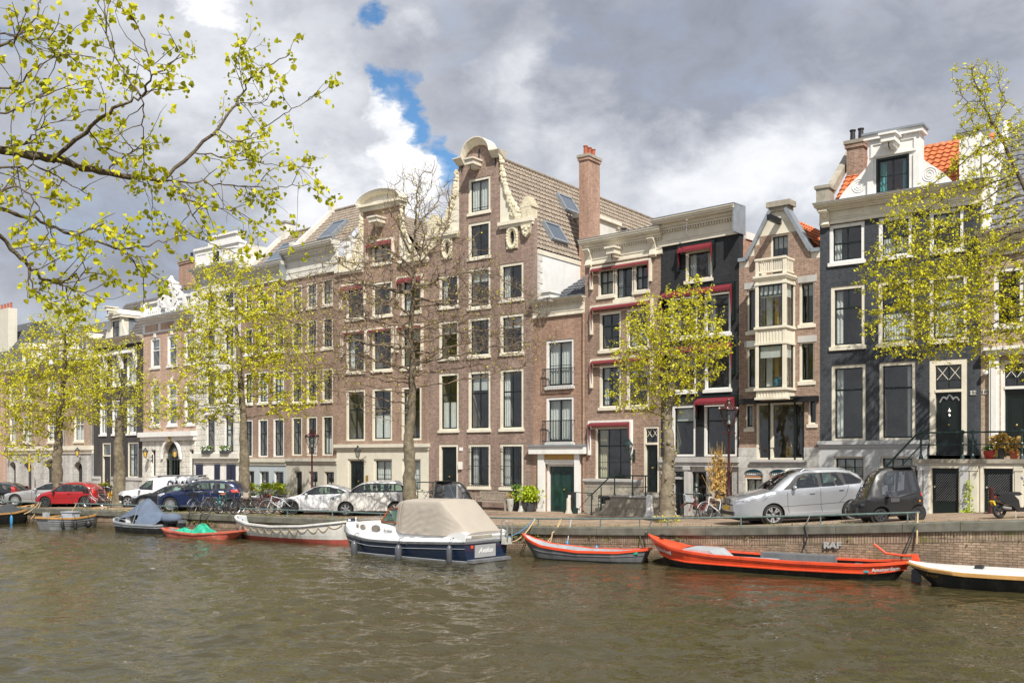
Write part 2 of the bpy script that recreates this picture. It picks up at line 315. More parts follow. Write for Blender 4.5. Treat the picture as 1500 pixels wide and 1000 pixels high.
def inside(p,poly):
 x,y=p;c=False;n=len(poly);j=n-1
 for i in range(n):
  xi,yi=poly[i];xj,yj=poly[j]
  if(yi>y)!=(yj>y)and x<(xj-xi)*(y-yi)/(yj-yi)+xi:c=not c
  j=i
 return c
def tri2d(outline,holes,extra=(),splits=()):
 vs=[];es=[]
 for loop in[outline]+list(holes)+list(splits):
  b=len(vs);n=len(loop);vs+=[Vector(p)for p in loop];es+=[(b+i,b+(i+1)%n)for i in range(n)]
 vs+=[Vector(p)for p in extra]
 V,E,Fc,*_=delaunay_2d_cdt(vs,es,[],0,1e-5)
 V=[tuple(v)for v in V];out=[]
 for f in Fc:
  c=(sum(V[i][0]for i in f)/len(f),sum(V[i][1]for i in f)/len(f))
  if inside(c,outline)and not any(inside(c,h)for h in holes):out.append(tuple(f))
 return V,out
def props(o,label=None,cat=None,group=None,kind=None):
 if label:o['label']=label
 if cat:o['category']=cat
 if group:o['group']=group
 if kind:o['kind']=kind
 return o
def thing(name,label,cat,loc=(0,0,0),rz=0,group=None):
 o=bpy.data.objects.new(name,None);o.empty_display_size=.3;COL.objects.link(o);o.location=loc;o.rotation_euler=(0,0,rz)
 return props(o,label,cat,group)
def copy_tree(o,parent=None):
 c=o.copy();COL.objects.link(c);c.parent=parent
 for ch in list(o.children):copy_tree(ch,c)
 return c
def rect(u0,u1,z0,z1):return[(u0,z0),(u1,z0),(u1,z1),(u0,z1)]
def text_mb(mb,txt,size,mat,xform,depth=.01,font_shear=0,bold=0):
 cu=bpy.data.curves.new('t','FONT');cu.body=txt;cu.size=size;cu.extrude=depth;cu.align_x='CENTER';cu.align_y='CENTER';cu.shear=font_shear;cu.offset=bold
 cu.resolution_u=3
 o=bpy.data.objects.new('t',cu);COL.objects.link(o)
 dg=bpy.context.evaluated_depsgraph_get();me=o.evaluated_get(dg).to_mesh()
 mb.add([xform(v.co)for v in me.vertices],[tuple(p.vertices)for p in me.polygons],mat)
 o.evaluated_get(dg).to_mesh_clear();bpy.data.objects.remove(o);bpy.data.curves.remove(cu)
# ---- the setting
def structure(o,name=None):o['kind']='structure';return o
wq0,wq1=-400,400
def ribbon(ts,prof):
 vs=[];k=None
 for t in ts:
  row=prof(t);k=len(row)
  for n,z in row:x,y=xy(t,n);vs.append((x,y,z))
 fs=[(i*k+j,(i+1)*k+j,(i+1)*k+j+1,i*k+j+1)for i in range(len(ts)-1)for j in range(k-1)]
 return vs,fs
TS=[-400,-300,-200,-120]+[-90+.75*i for i in range(160)]+[60,100,200,400]
def frame_obj(o):
 x0,y0=xy(0,0);M_=Matrix.Translation((x0,y0,0))@Matrix.Rotation(-PHW,4,'Z')
 o.data.transform(M_.inverted());o.matrix_world=M_;return o
m=MB();v,f=ribbon(TS,lambda t:[(.5,gt(t)-.004),(2.5,gt(t)),(5,gt(t)+.03),(7.5,gt(t)),(14,gt(t)),(40,gt(t)),(400,gt(t))]);m.add(v,f,'paving')
structure(frame_obj(m.build('street')))
m=MB();v,f=ribbon(TS,lambda t:[(0,-1.5),(0,gt(t)-.6)]);m.add(v,f,'brick_quay')
v,f=ribbon(TS,lambda t:[(0,gt(t)-.6),(-.012,gt(t)-.6),(-.012,gt(t)-.30)]);m.add(v,f,'brick_soldier')
QW=frame_obj(m.build('quay_wall'));props(QW,'long brown brick quay wall with a course of upright bricks along its top','quay wall')
m=MB()
t=-90.0
r_=random.Random(3)
while t<24:
 ln=1.5+r_.random()*.7;a,b=t,t+ln-.015;vs=[]
 for tt in(a,b):
  g=gt(tt)
  for n,z in((-.08,g-.30),(-.10,g-.27),(-.10,g-.03),(-.07,g),(.5,g),(.5,g-.30)):
   x,y=xy(tt,n);vs.append((x,y,z))
 m.add(vs,[(i,6+i,6+(i+1)%6,(i+1)%6)for i in range(6)]+[tuple(range(6))[::-1],tuple(range(6,12))],'coping');t+=ln
o=frame_obj(m.build('coping',parent=None));M0=o.matrix_world.copy();o.parent=QW;o.matrix_parent_inverse=Matrix.Identity(4);o.matrix_basis=QW.matrix_world.inverted()@M0
# the steel letters on the wall
for ch,px in(('R',1211.5),('A',1220.5),('F',1229.5)):
 s_=sw(px);t_=wt(px);z_=zz(798.5,s_)
 lm=MB();text_mb(lm,ch,.27,'letters',lambda co:(*xy(t_+co.x*1.15,-.05-co.z),z_+co.y),.03,bold=.012)
 for dx in(-.07,.07):lm.ball((*xy(t_+dx,-.09),z_-.06),.016,.016,.016,'b_alu',5,3)
 lo=lm.build('wall_letter');props(lo,'weathered steel letter %s bolted to the brick quay wall above the red barge'%ch,'letter','steel letters on the quay wall')
# water
m=MB();N=1
m.add([(-400,-60,0),(400,-60,0),(400,400,0),(-400,400,0)],[(0,1,2,3)],'water')if False else None
def water_mat():
 m,nt,b=_nt('water');b.inputs['Roughness'].default_value=.02;b.inputs['IOR'].default_value=1.33;b.inputs['Specular IOR Level'].default_value=.5
 tc=_n(nt,'ShaderNodeTexCoord')
 def noise(sx,sy,sc,det,rough=.5,dist=0,rot=0):
  mp=_n(nt,'ShaderNodeMapping');mp.inputs['Scale'].default_value=(sx,sy,1);mp.inputs['Rotation'].default_value=(0,0,rot);L(nt,tc.outputs['Object'],mp.inputs['Vector'])
  no=_n(nt,'ShaderNodeTexNoise');no.inputs['Scale'].default_value=sc;no.inputs['Detail'].default_value=det;no.inputs['Roughness'].default_value=rough;no.inputs['Distortion'].default_value=dist
  L(nt,mp.outputs[0],no.inputs['Vector']);return no.outputs['Fac']
 a=noise(1,1.4,1.5,2,.5,.6,.35);c=noise(1,1.5,4.5,2,.5,.8,-.2);d=noise(1,1,.35,3)
 ad=_n(nt,'ShaderNodeMath',operation='MULTIPLY_ADD');ad.inputs[1].default_value=.42;L(nt,c,ad.inputs[0]);L(nt,a,ad.inputs[2])
 gust=_n(nt,'ShaderNodeMapRange');gust.inputs['From Min'].default_value=.35;gust.inputs['From Max'].default_value=.65;gust.inputs['To Min'].default_value=.7;gust.inputs['To Max'].default_value=1.1;L(nt,d,gust.inputs['Value'])
 bp=_n(nt,'ShaderNodeBump');bp.inputs['Distance'].default_value=.05;L(nt,gust.outputs[0],bp.inputs['Strength']);L(nt,ad.outputs[0],bp.inputs['Height']);L(nt,bp.outputs['Normal'],b.inputs['Normal'])
 cr=_n(nt,'ShaderNodeMix',data_type='RGBA');cr.inputs['A'].default_value=(.036,.031,.013,1);cr.inputs['B'].default_value=(.064,.055,.024,1);L(nt,a,cr.inputs['Factor']);L(nt,cr.outputs['Result'],b.inputs['Base Color'])
 MATS['water']=m
water_mat()
m=MB();m.add([(-400,-60,-.09),(400,-60,-.09),(400,400,-.09),(-400,400,-.09)],[(0,1,2,3)],'water')
# the visible reach of canal is a finely divided sheet with real wavelets, finer close by
def wavelets():
 g=np.random.default_rng(4);na,nr=960,800;A=np.linspace(R(-44),R(44),na);Rr=9*np.exp(np.linspace(0,math.log(120/9),nr));RR,AA=np.meshgrid(Rr,A,indexing='ij');X,Y=RR*np.sin(AA),RR*np.cos(AA);Z=np.zeros_like(X);DX=np.zeros_like(X);DY=np.zeros_like(X)
 patch=.75+.35*np.sin(X*.16+.8)*np.sin(Y*.13+.1*X)+.2*np.sin(X*.5-Y*.37)
 for i in range(72):
  lam=.17*(1.9/.17)**g.random();th=R(-95)+g.normal(0,.75);k=2*math.pi/lam;am=.0058*lam**.98*g.uniform(.5,1.4);ph=g.uniform(0,6.28);kx,ky=k*math.cos(th),k*math.sin(th);fade=np.clip(lam/(.0045*RR)-.5,0,1);q=kx*X+ky*Y+ph+.6*np.sin(.31*X+i)+.5*np.sin(.27*Y+2*i);Z+=am*fade*np.cos(q);DX-=am*fade*.7*math.cos(th)*np.sin(q);DY-=am*fade*.7*math.sin(th)*np.sin(q)
 wx_,wy_=xy(0,0);dw=-((X-wx_)*SW_+(Y-wy_)*CW);patch*=.42+.58*np.clip((dw-1.5)/7.5,0,1)**.8
 Z*=patch;V=np.stack([X+DX*patch,Y+DY*patch,Z],-1).reshape(-1,3);i=np.arange(nr-1)[:,None]*na+np.arange(na-1)[None];q=np.stack([i,i+1,i+na+1,i+na],-1).reshape(-1,4)[:,::-1]
 me=bpy.data.meshes.new('water');me.vertices.add(len(V));me.vertices.foreach_set('co',V.ravel());me.loops.add(q.size);me.loops.foreach_set('vertex_index',q.ravel().astype(np.int32));me.polygons.add(len(q));me.polygons.foreach_set('loop_start',np.arange(0,q.size,4,dtype=np.int32));me.update(calc_edges=True);me.validate();me.polygons.foreach_set('use_smooth',[True]*len(q));me.materials.append(MATS['water']);o=bpy.data.objects.new('water',me);COL.objects.link(o);return structure(o)
wavelets();structure(m.build('far_water'))
m=MB();m.add([(-500,-80,-1.4),(500,-80,-1.4),(500,500,-1.4),(-500,500,-1.4)],[(0,1,2,3)],'oldstone');structure(m.build('canal_bed'))
m=MB();m.box(-120,120,-40,2.2,-1.45,1.9,'paving');structure(m.build('near_bank'))
# ---- houses
def YF(xl,s,xv):pass
class House:
 def __init__(s,name,label,xl,xr,xv,left=None,right=None,s0=None):
  s.th=math.atan(F/(CX-xv));s.c,s.s=math.cos(s.th),math.sin(s.th);s.xv=xv
  if left is not None:X0,Y0=left;sc=F/Y0;s.k=sc/(xl-xv)
  elif right is not None:X1,Y1=right;s.k=(F/Y1)/(xr-xv)
  else:s.k=s0
  s.xl,s.xr=xl,xr
  s.P0=pt(xl,s.k*(xl-xv));s.P1=pt(xr,s.k*(xr-xv))
  s.W=math.hypot(s.P1[0]-s.P0[0],s.P1[1]-s.P0[1])
  s.zb=min(gz(*s.P0),gz(*s.P1))-.02
  s.root=thing(name,label,'house',(s.P0[0],s.P0[1],s.zb),-s.th)
  s.holes=[];s.room=MB();s.off=(0,0,s.zb)
 def sc(s,px):return s.k*(px-s.xv)
 def u(s,px):
  x,y=pt(px,s.sc(px));return(x-s.P0[0])*s.c-(y-s.P0[1])*s.s
 def z(s,px,py):return zz(py,s.sc(px))
 def proj(s,u,v,z):
  x=s.P0[0]+u*s.c+v*s.s;y=s.P0[1]-u*s.s+v*s.c
  return CX+F*x/y,YH-(z-H0)*F/y
 def at(s,u,px):
  a=(px-CX)/F
  return(a*(s.P0[1]-u*s.s)-s.P0[0]-u*s.c)/(s.s-a*s.c)
 def world(s,u,v,z=0):return(s.P0[0]+u*s.c+v*s.s,s.P0[1]-u*s.s+v*s.c,z)
 def part(s,name,mb,parent=None,**k):return mb.build(name,parent or s.root,off=s.off,**k)
 def hole(s,poly):s.holes.append(poly)
 def wall(s,name,outline,mat,v=0,reveal=.16,back=.3,label=None,ret=True):
  mb=MB();hs=[h for h in s.holes if inside((sum(p[0]for p in h)/len(h),sum(p[1]for p in h)/len(h)),outline)]
  V,T=tri2d(outline,hs);mb.add([(x,v,y)for x,y in V],T,mat)
  for h in hs:
   n=len(h);mb.add([(x,v,y)for x,y in h]+[(x,v+reveal,y)for x,y in h],[(i,n+i,n+(i+1)%n,(i+1)%n)for i in range(n)],mat)
  n=len(outline)
  if ret:mb.add([(x,v,y)for x,y in outline]+[(x,v+back,y)for x,y in outline],[(i,(i+1)%n,n+(i+1)%n,n+i)for i in range(n)],mat)
  o=s.part(name,mb)
  if label:o['label']=label
  return o
 def side(s,u,v0,v1,z0,z1,mat,name='side_wall'):
  mb=MB();mb.box(u-.12,u,v0,v1,z0,z1,mat)if u>s.W/2 else mb.box(u,u+.12,v0,v1,z0,z1,mat);return s.part(name,mb)
 def win(s,u0,u1,z0,z1,frame='cream',sash='greenwood',nv=2,hs=(.5,),fw=.11,sill=True,curt='',top=None,sw_=.05,v=0,pane='pane',bars=False,name='window',label=None,nh=True,fdepth=.03,room=True,thick=None):
  if nh:s.hole(rect(u0,u1,z0,z1))
  m=MB();a,b,c,d=u0,u1,z0+(.1 if sill else 0),z1
  vf,vb=v+fdepth,v+.17
  m.box(a,a+fw,vf,vb,c,d,frame);m.box(b-fw,b,vf,vb,c,d,frame);m.box(a+fw,b-fw,vf,vb,d-fw,d,frame)
  if sill:
   m.box(a-.05,b+.05,v-.07,v-.002,z0-.06,z0+.08,frame);m.box(a+.001,b-.001,v-.002,vb,z0,z0+.1,frame)
   m.box(a+fw,b-fw,vf+.02,vb,c,c+.05,frame)
  else:m.box(a+fw,b-fw,vf,vb,c,c+fw*.7,frame)
  w=s.part(name,m)
  if label:w['label']=label
  a2,b2,c2,d2=a+fw,b-fw,c+(.05 if sill else fw*.7),d-fw
  sm=MB();q=.045;y0,y1=v+.10,v+.15
  sm.box(a2,a2+q,y0,y1,c2,d2,sash);sm.box(b2-q,b2,y0,y1,c2,d2,sash);sm.box(a2+q,b2-q,y0,y1,d2-q,d2,sash);sm.box(a2+q,b2-q,y0,y1,c2,c2+q*1.3,sash)
  for h in hs:
   hz=c2+(d2-c2)*abs(h);t=.035 if h>0 else .013
   sm.box(a2+q,b2-q,y0-(.02 if h>0 else-.01),y1,hz-t,hz+t,sash)
  for i in range(1,nv):
   x=a2+(b2-a2)*i/nv;t=thick or(.028 if nv==2 else .014);zt=d2-q if top is None else d2-q
   zl=c2+q if top is None else c2+(d2-c2)*top
   sm.box(x-t,x+t,y0+.01,y1-.003,zl,zt,sash)
  s.part('sash',sm,w)
  gm=MB();gm.quad((a2+.01,v+.127,c2+.01),(b2-.01,v+.127,c2+.01),(b2-.01,v+.127,d2-.01),(a2+.01,v+.127,d2-.01),pane);s.part('pane',gm,w)
  if not curt and room:curt=rnd.choice(['','','','l','lr','h','b','r'])
  if curt:
   cm=MB();wv=v+.28
   def drape(x0,x1,za,zb_,mat,amp=.03,per=.13):
    n=max(4,int((x1-x0)/.03));vs=[]
    for i in range(n+1):
     x=x0+(x1-x0)*i/n;y=wv+amp*math.sin(x/per*6.28+rnd.random()*.5)
     vs+=[(x,y,za),(x,y,zb_)]
    cm.add(vs,[(2*i,2*i+2,2*i+3,2*i+1)for i in range(n)],mat)
   w_=b2-a2;cc='tealcurtain' if 'T' in curt else('creamcurtain' if 'C' in curt else 'curtain')
   if 'l' in curt:drape(a2-.02,a2+w_*.24,c2-.1,d2+.1,cc)
   if 'r' in curt:drape(b2-w_*.22,b2+.02,c2-.1,d2+.1,cc)
   if 'f' in curt:drape(a2-.03,b2+.03,c2-.1,d2+.1,cc,.02,.16)
   if 'h' in curt:drape(a2-.03,b2+.03,c2-.1,c2+(d2-c2)*.5,cc,.02,.1)
   if 'b' in curt:cm.box(a2,b2,wv-.01,wv,d2-(d2-c2)*.3,d2,'curtain')
   if 'B' in curt:cm.box(a2,b2,wv-.01,wv,d2-(d2-c2)*.55,d2,'offwhite')
   s.part('curtain',cm,w)
  if bars:
   bm=MB();n=max(5,int((b2-a2)/.12));yb=v-.05
   for i in range(n+1):
    x=a2-.03+(b2-a2+.06)*i/n;bm.tube([(x,yb,c2-.05),(x,yb,d2+.03)],.011,'iron',5)
   for k in range(3):
    h=c2+(d2-c2)*(.06+.44*k);bm.box(a2-.08,b2+.08,yb-.012,yb+.012,h-.015,h+.015,'iron')
   s.part('window_bars',bm,w)
  if room:s.box_room(a2,b2,c2,d2,v+.175)
  return w
 def box_room(s,a,b,c,d,v,dep=1.6):
  e=.25;A=[(a-.02,v,c-.02),(b+.02,v,c-.02),(b+.02,v,d+.02),(a-.02,v,d+.02)]
  B=[(a-e,v+dep,c-e),(b+e,v+dep,c-e),(b+e,v+dep,d+.1),(a-e,v+dep,d+.1)]
  s.room.add(A+B,[(0,4,5,1),(1,5,6,2),(2,6,7,3),(3,7,4,0),(4,7,6,5)],'room')
 def row(s,cols,yref,ytop,ybot,**k):
  z0,z1=s.z(yref,ybot),s.z(yref,ytop);return[s.win(s.u(a),s.u(b),z0,z1,**k)for a,b in cols]
 def door(s,u0,u1,z0,z1,col='greenwood',frame='cream',fw=.12,transom=None,leafs=1,v=0,fan=False,name='door',label=None,panels=3,knob=True,nh=True):
  if nh:s.hole(rect(u0,u1,z0,z1))
  m=MB();vf,vb=v+.02,v+.2
  m.box(u0,u0+fw,vf,vb,z0,z1,frame);m.box(u1-fw,u1,vf,vb,z0,z1,frame);m.box(u0+fw,u1-fw,vf,vb,z1-fw,z1,frame)
  zt=z1-fw
  if transom:
   zt=transom;m.box(u0+fw,u1-fw,vf-.03,vb,zt,zt+.1,frame)
  w=s.part(name,m)
  if label:w['label']=label
  a,b=u0+fw,u1-fw
  if transom:
   tm=MB();t0,t1=zt+.1,z1-fw;tm.quad((a,v+.126,t0),(b,v+.126,t0),(b,v+.126,t1),(a,v+.126,t1),'pane')
   tm.box(a,a+.04,v+.1,v+.15,t0,t1,col);tm.box(b-.04,b,v+.1,v+.15,t0,t1,col);tm.box(a+.04,b-.04,v+.1,v+.15,t1-.04,t1,col);tm.box(a+.04,b-.04,v+.1,v+.15,t0,t0+.04,col)
   if fan:
    mid=(a+b)/2;tm.box(mid-.02,mid+.02,v+.1,v+.15,t0+.04,t1-.04,col);tm.box(a+.04,b-.04,v+.105,v+.148,t0+(t1-t0)*.36,t0+(t1-t0)*.36+.03,col)
    h0=t0+(t1-t0)*.4
    for(p,q)in((a+.04,mid-.02),(mid+.02,b-.04)):
     tm.beam((p,v+.09,h0),(q,v+.09,t1-.04),.02,.02,frame);tm.beam((q,v+.09,h0),(p,v+.09,t1-.04),.02,.02,frame)
   s.part('transom',tm,w);s.box_room(a,b,t0,t1,v+.16,.8)
  lw=(b-a)/leafs
  for i in range(leafs):
   dm=MB();x0,x1=a+i*lw+.004,a+(i+1)*lw-.004;dm.box(x0,x1,v+.13,v+.19,z0+.02,zt-.002,col)
   H_=zt-z0
   for k in range(panels):
    p0=z0+.18+k*(H_-.3)/panels;p1=p0+(H_-.3)/panels-.12
    for(qa,qb,qc,qd)in((x0+.12,x1-.12,p0,p0+.03),(x0+.12,x1-.12,p1-.03,p1),(x0+.12,x0+.15,p0+.03,p1-.03),(x1-.15,x1-.12,p0+.03,p1-.03)):dm.box(qa,qb,v+.11,v+.13,qc,qd,col)
    dm.box(x0+.2,x1-.2,v+.118,v+.13,p0+.08,p1-.08,col)
   lf=s.part('door_leaf',dm,w)
  if knob:
   km=MB();kx=(a+b)/2 if leafs==1 else a+lw+.08;km.ball((kx,v+.08,z0+1.1),.04,.04,.04,'brass',8,5);km.box(kx-.012,kx+.012,v+.08,v+.13,z0+1.09,z0+1.11,'brass');s.part('handle',km,w)
  return w
 def cornice(s,u0,u1,z0,z1,prot=.35,mat='cream',dentil=True,v=0,name='cornice',fr=.62,brackets=(),ret=True):
  m=MB();h=z1-z0;zf=z0+h*fr
  m.box(u0,u1,v-.06,v+.1,z0,zf,mat);m.box(u0,u1,v-.10,v+.1,z0-.02,z0+.07,mat);m.box(u0,u1,v-.085,v+.1,z0+(zf-z0)*.3,z0+(zf-z0)*.36,mat)
  steps=((.30,.12),(.55,.3),(.8,.75),(1.0,1.0),(1.0,1.06))
  pv=0
  e=.03 if ret else 0
  hh=z1-zf;zc=zf
  for k,(fz,fp)in enumerate(((.22,.25),(.28,.45),(.16,.85),(.20,1.0),(.14,1.1))):
   m.box(u0-e*fp*3,u1+e*fp*3,v-.06-prot*fp,v+.12,zc,zc+hh*fz-.002,mat);zc+=hh*fz
  m.box(u0-.12*(1 if ret else 0),u1+.12*(1 if ret else 0),v-.08-prot*1.1,v+.14,z1-.002,z1+.02,'lead')
  if dentil:
   n=int((u1-u0)/.13)
   for i in range(n):
    x=u0+(i+.3)*(u1-u0)/n;m.box(x,x+.065,v-.06-prot*.25,v-.05,zf-.10,zf-.02,mat)
  o=s.part(name,m)
  for bu in brackets:
   b=MB();w_=.16
   b.prism([(v-.06,z0-.12),(v-.2,z0-.02),(v-.14,z0+h*.2),(v-.22,z0+h*.42),(v-.1-prot*.8,zf-.03),(v-.1-prot*.8,zf+.01),(v-.06,zf+.01)],bu-w_,bu+w_,mat,'yz')
   b.ball((bu,v-.2,zf-.12),w_*.9,.13,.12,mat,8,5);s.part('bracket',b)
  return o
 def band(s,u0,u1,z0,z1,prot,mat,v=0,name='ledge',e=.05):
  m=MB();m.box(u0-e*.5,u1+e*.5,v-prot*.55,v+.05,z0,z0+(z1-z0)*.45,mat);m.box(u0-e,u1+e,v-prot,v+.05,z0+(z1-z0)*.45,z1,mat);return s.part(name,m)
 def tiles(s,p00,p10,p01,p11,mat,tw=.23,th=.30,name='roof',flat=False,amp=.035):
  p00,p10,p01,p11=map(Vector,(p00,p10,p01,p11));nrm=(p10-p00).cross(p01-p00).normalized()
  if nrm.z<0:nrm=-nrm
  la,lb=max((p10-p00).length,(p11-p01).length),((p01-p00).length+(p11-p10).length)/2
  na,nb=max(1,int(la/tw)),max(1,int(lb/th));sub=5;nu=na*sub;vs=[];fs=[]
  prof=[0,.55,1,.75,.2]
  for j in range(nb):
   for e_ in(0,1):
    t=(j+e_)/nb-(0 if e_==0 else 0)
    lift=(1-e_)*amp*.9
    for i in range(nu+1):
     a=i/nu;P=(p00.lerp(p10,a)).lerp(p01.lerp(p11,a),t);vs.append(P+nrm*(prof[i%sub]*amp+lift))
  k=nu+1
  for j in range(nb):
   for i in range(nu):
    b=2*j*k+i;fs.append((b,b+1,b+k+1,b+k))
    if j:fs.append((b-k,b-k+1,b+1,b))
  for i in range(nu):pass
  m=MB();m.add(vs,fs,mat);m.add([p00,p10,p11,p01],[(0,1,2,3)],mat);return s.part(name,m)
 def awning(s,u0,u1,z,drop=1.0,prot=.3,mat='redawning',side='cream',fold=.28,val=1.0):
  m=MB();m.box(u0-.09,u1+.09,-.13,-.002,z-.04,z+.05,side)
  for x in(u0-.09,u1):m.box(x,x+.09,-.16,-.002,z-drop,z-.041,side)
  w=s.part('awning',m);c=MB();n=max(4,int((u1-u0)/.16));vs=[];fs=[]
  c.add([(u0+.01,-.14,z-.05),(u1-.01,-.14,z-.05),(u1-.01,-.14-prot,z-.05-fold*.6),(u0+.01,-.14-prot,z-.05-fold*.6)],[(0,1,2,3)],mat)
  for i in range(n):
   a=u0+.01+(u1-u0-.02)*i/n;b=u0+.01+(u1-u0-.02)*(i+1)/n;mid=(a+b)/2;y=-.145-prot;zt=z-.05-fold*.6
   c.add([(a,y,zt),(b,y,zt),(b,y-.01,zt-.10*val),(mid,y-.012,zt-.14*val),(a,y-.01,zt-.10*val)],[(0,4,3,2,1)],mat)
  for x in(u0+.01,u1-.03):
   c.add([(x,-.14,z-.05),(x,-.14-prot,z-.05-fold*.6),(x,-.16,z-drop*.85),(x+.02,-.14,z-.05),(x+.02,-.14-prot,z-.05-fold*.6),(x+.02,-.16,z-drop*.85)],[(0,1,2),(3,5,4),(0,3,4,1),(1,4,5,2)],mat)
  s.part('awning_cloth',c,w);return w
 def scroll(s,side,u,zlo,w_,h_,v=-.02,mat='ornament',name='gable_scroll'):
  m=MB();pts=[]
  for i in range(13):
   t=i/12;pts.append((u+side*w_*(1-t)**2.1,zlo+h_*(t**.9)))
  poly=[(u-side*.02,zlo)]+pts+[(u-side*.02,zlo+h_)]
  if side<0:poly=poly[::-1]
  m.prism(poly,v,v+.22,'cream');r=random.Random(int(u*100)+5)
  for i in range(26):
   t=i/25;x=u+side*(w_*(1-t)**2.1*.72+.10);z_=zlo+.1+h_*(t**.9)*.93
   for k in range(2):q=.07+.08*(1-t)+r.random()*.04;m.ball((x+r.uniform(-.09,.09),v-.03,z_+r.uniform(-.07,.07)),q,.07+q*.4,q*r.uniform(.8,1.3),mat,7,5)
  cx,cz=u+side*w_*.62,zlo+.38*min(1,h_/2)
  for i in range(16):
   a=i*.55;rr=.30-.016*i;m.ball((cx+rr*math.cos(a),v-.06,cz+rr*math.sin(a)),.07,.09,.07,mat,6,4)
  return s.part(name,m)
 def gableback(s):pass
 def finish(s,zroof,depth=9,back=True):
  s.part('interior',s.room)
  m=MB();m.box(.13,s.W-.13,depth,depth+.2,s.zb,zroof,'plaster');m.box(.13,s.W-.13,2.6,depth,zroof-.25,zroof-.05,'tile_dark');s.part('rear_wall',m)
def hoist(h,u,z,w_=.5,l=.75,mat='cream',d=0):
 m=MB();m.box(u-w_/2,u+w_/2,d-l,d+.1,z-.12,z+.12,mat);m.box(u-w_/2-.07,u+w_/2+.07,d-l-.08,d+.1,z+.12,z+.2,mat);m.box(u-w_/3,u+w_/3,d-l*.8,d+.1,z-.26,z-.12,mat)
 m.tube([(u,d-l*.8,z-.12),(u,d-l*.8,z-.3),(u+.05,d-l*.8,z-.36),(u,d-l*.8,z-.4)],.02,'iron',5);return h.part('hoist_beam',m)
def skylight(h,P00,P10,P01,P11,a0,a1,b0,b1,glassm='pane'):
 P=[Vector(p)for p in(P00,P10,P01,P11)];n=(P[1]-P[0]).cross(P[2]-P[0]).normalized();n=n if n.z>0 else-n
 def at(a,b,k=.0):return P[0].lerp(P[1],a).lerp(P[2].lerp(P[3],a),b)+n*k
 m=MB();c=[at(a0,b0),at(a1,b0),at(a1,b1),at(a0,b1)];dx=(c[1]-c[0]).normalized();dy=(c[3]-c[0]).normalized()
 for p,q in((0,1),(1,2),(2,3),(3,0)):m.beam(c[p]+n*.14,c[q]+n*.14,.12,.24,'lead',up=n)
 w=h.part('skylight',m);g=MB();g.add([x+n*.21 for x in c]+[x+n*.225 for x in c],[(0,3,2,1),(4,5,6,7),(0,1,5,4),(1,2,6,5),(2,3,7,6),(3,0,4,7)],'carglass' if False else 'skyglass');h.part('pane',g,w);return w
plain('skyglass',(.04,.06,.09),.05,var=0,coat=1)
def chimney(h,u0,u1,v0,v1,z0,z1,mat='brick_orange',pots=3,name='chimney',along='v',bands=True):
 m=MB();m.box(u0,u1,v0,v1,z0,z1,mat);m.box(u0-.06,u1+.06,v0-.06,v1+.06,z1-.28,z1-.12,mat);m.box(u0-.1,u1+.1,v0-.1,v1+.1,z1-.12,z1+.02,'oldstone')
 if bands:
  for k in(.25,.68):
   zb_=z1-(z1-z0)*k;m.box(u0-.02,u1+.02,v0-.02,v1+.02,zb_,zb_+.05,'iron');
 w=h.part(name,m)
 for i in range(pots):
  t=(i+.5)/pots;c=((u0+u1)/2,v0+(v1-v0)*t,z1+.02)if along=='v' else(u0+(u1-u0)*t,(v0+v1)/2,z1+.02)
  p=MB();p.lathe(c,[(.13,0),(.11,.1),(.10,.42),(.13,.46),(.13,.5),(.0,.5)],'terracotta' if bands else 'blackplastic',10);h.part('chimney_pot',p,w)
 return w
def wall_lantern(h,u,z,out=.55,gl='lantern',label='',iron='iron',v=0,side=0):
 x,y,_=h.world(u,v);r=thing('wall_lantern',label,'lantern',(x,y,z),-h.th)
 m=MB();m.tube([(0,0,-.5),(.0,-.25,-.55),(0,-out*.8,-.42),(0,-out,-.3)],.02,iron,5);m.tube([(0,0,-.2),(0,-.2,-.3),(0,-out*.7,-.45)],.015,iron,5);m.box(-.05,.05,-.03,0,-.65,-.1,iron);m.build('bracket',r)
 g=MB();g.lathe((0,-out,-.28),[(.09,0),(.17,.38),(0,.38)],gl,6);g.build('lamp_glass',r)
 c=MB();c.lathe((0,-out,.1),[(.21,0),(.2,.04),(.08,.18),(.05,.2),(.05,.25),(.0,.3)],iron,6);c.lathe((0,-out,-.32),[(.05,0),(.1,.04)],iron,6)
 for k in range(6):a=k*math.pi/3;c.beam((.09*math.cos(a),-out+.09*math.sin(a),-.28),(.175*math.cos(a),-out+.175*math.sin(a),.1),.015,.015,iron)
 c.build('lamp_frame',r);return r
def tyre(m,c,R_,r,mat='rubber',n=20,k=6):
 vs=[]
 for i in range(n):
  a=2*math.pi*i/n
  for j in range(k):b=2*math.pi*j/k;vs.append((c[0]+(R_+r*math.cos(b))*math.cos(a),c[1]+r*math.sin(b),c[2]+(R_+r*math.cos(b))*math.sin(a)))
 m.add(vs,[(i*k+j,((i+1)%n)*k+j,((i+1)%n)*k+(j+1)%k,i*k+(j+1)%k)for i in range(n)for j in range(k)],mat)
def zp(h,px,py,p=.4):
 y=F/h.sc(px)-p*h.c;return zz(py,F/y)
House.zp=zp
ROOFQ={}
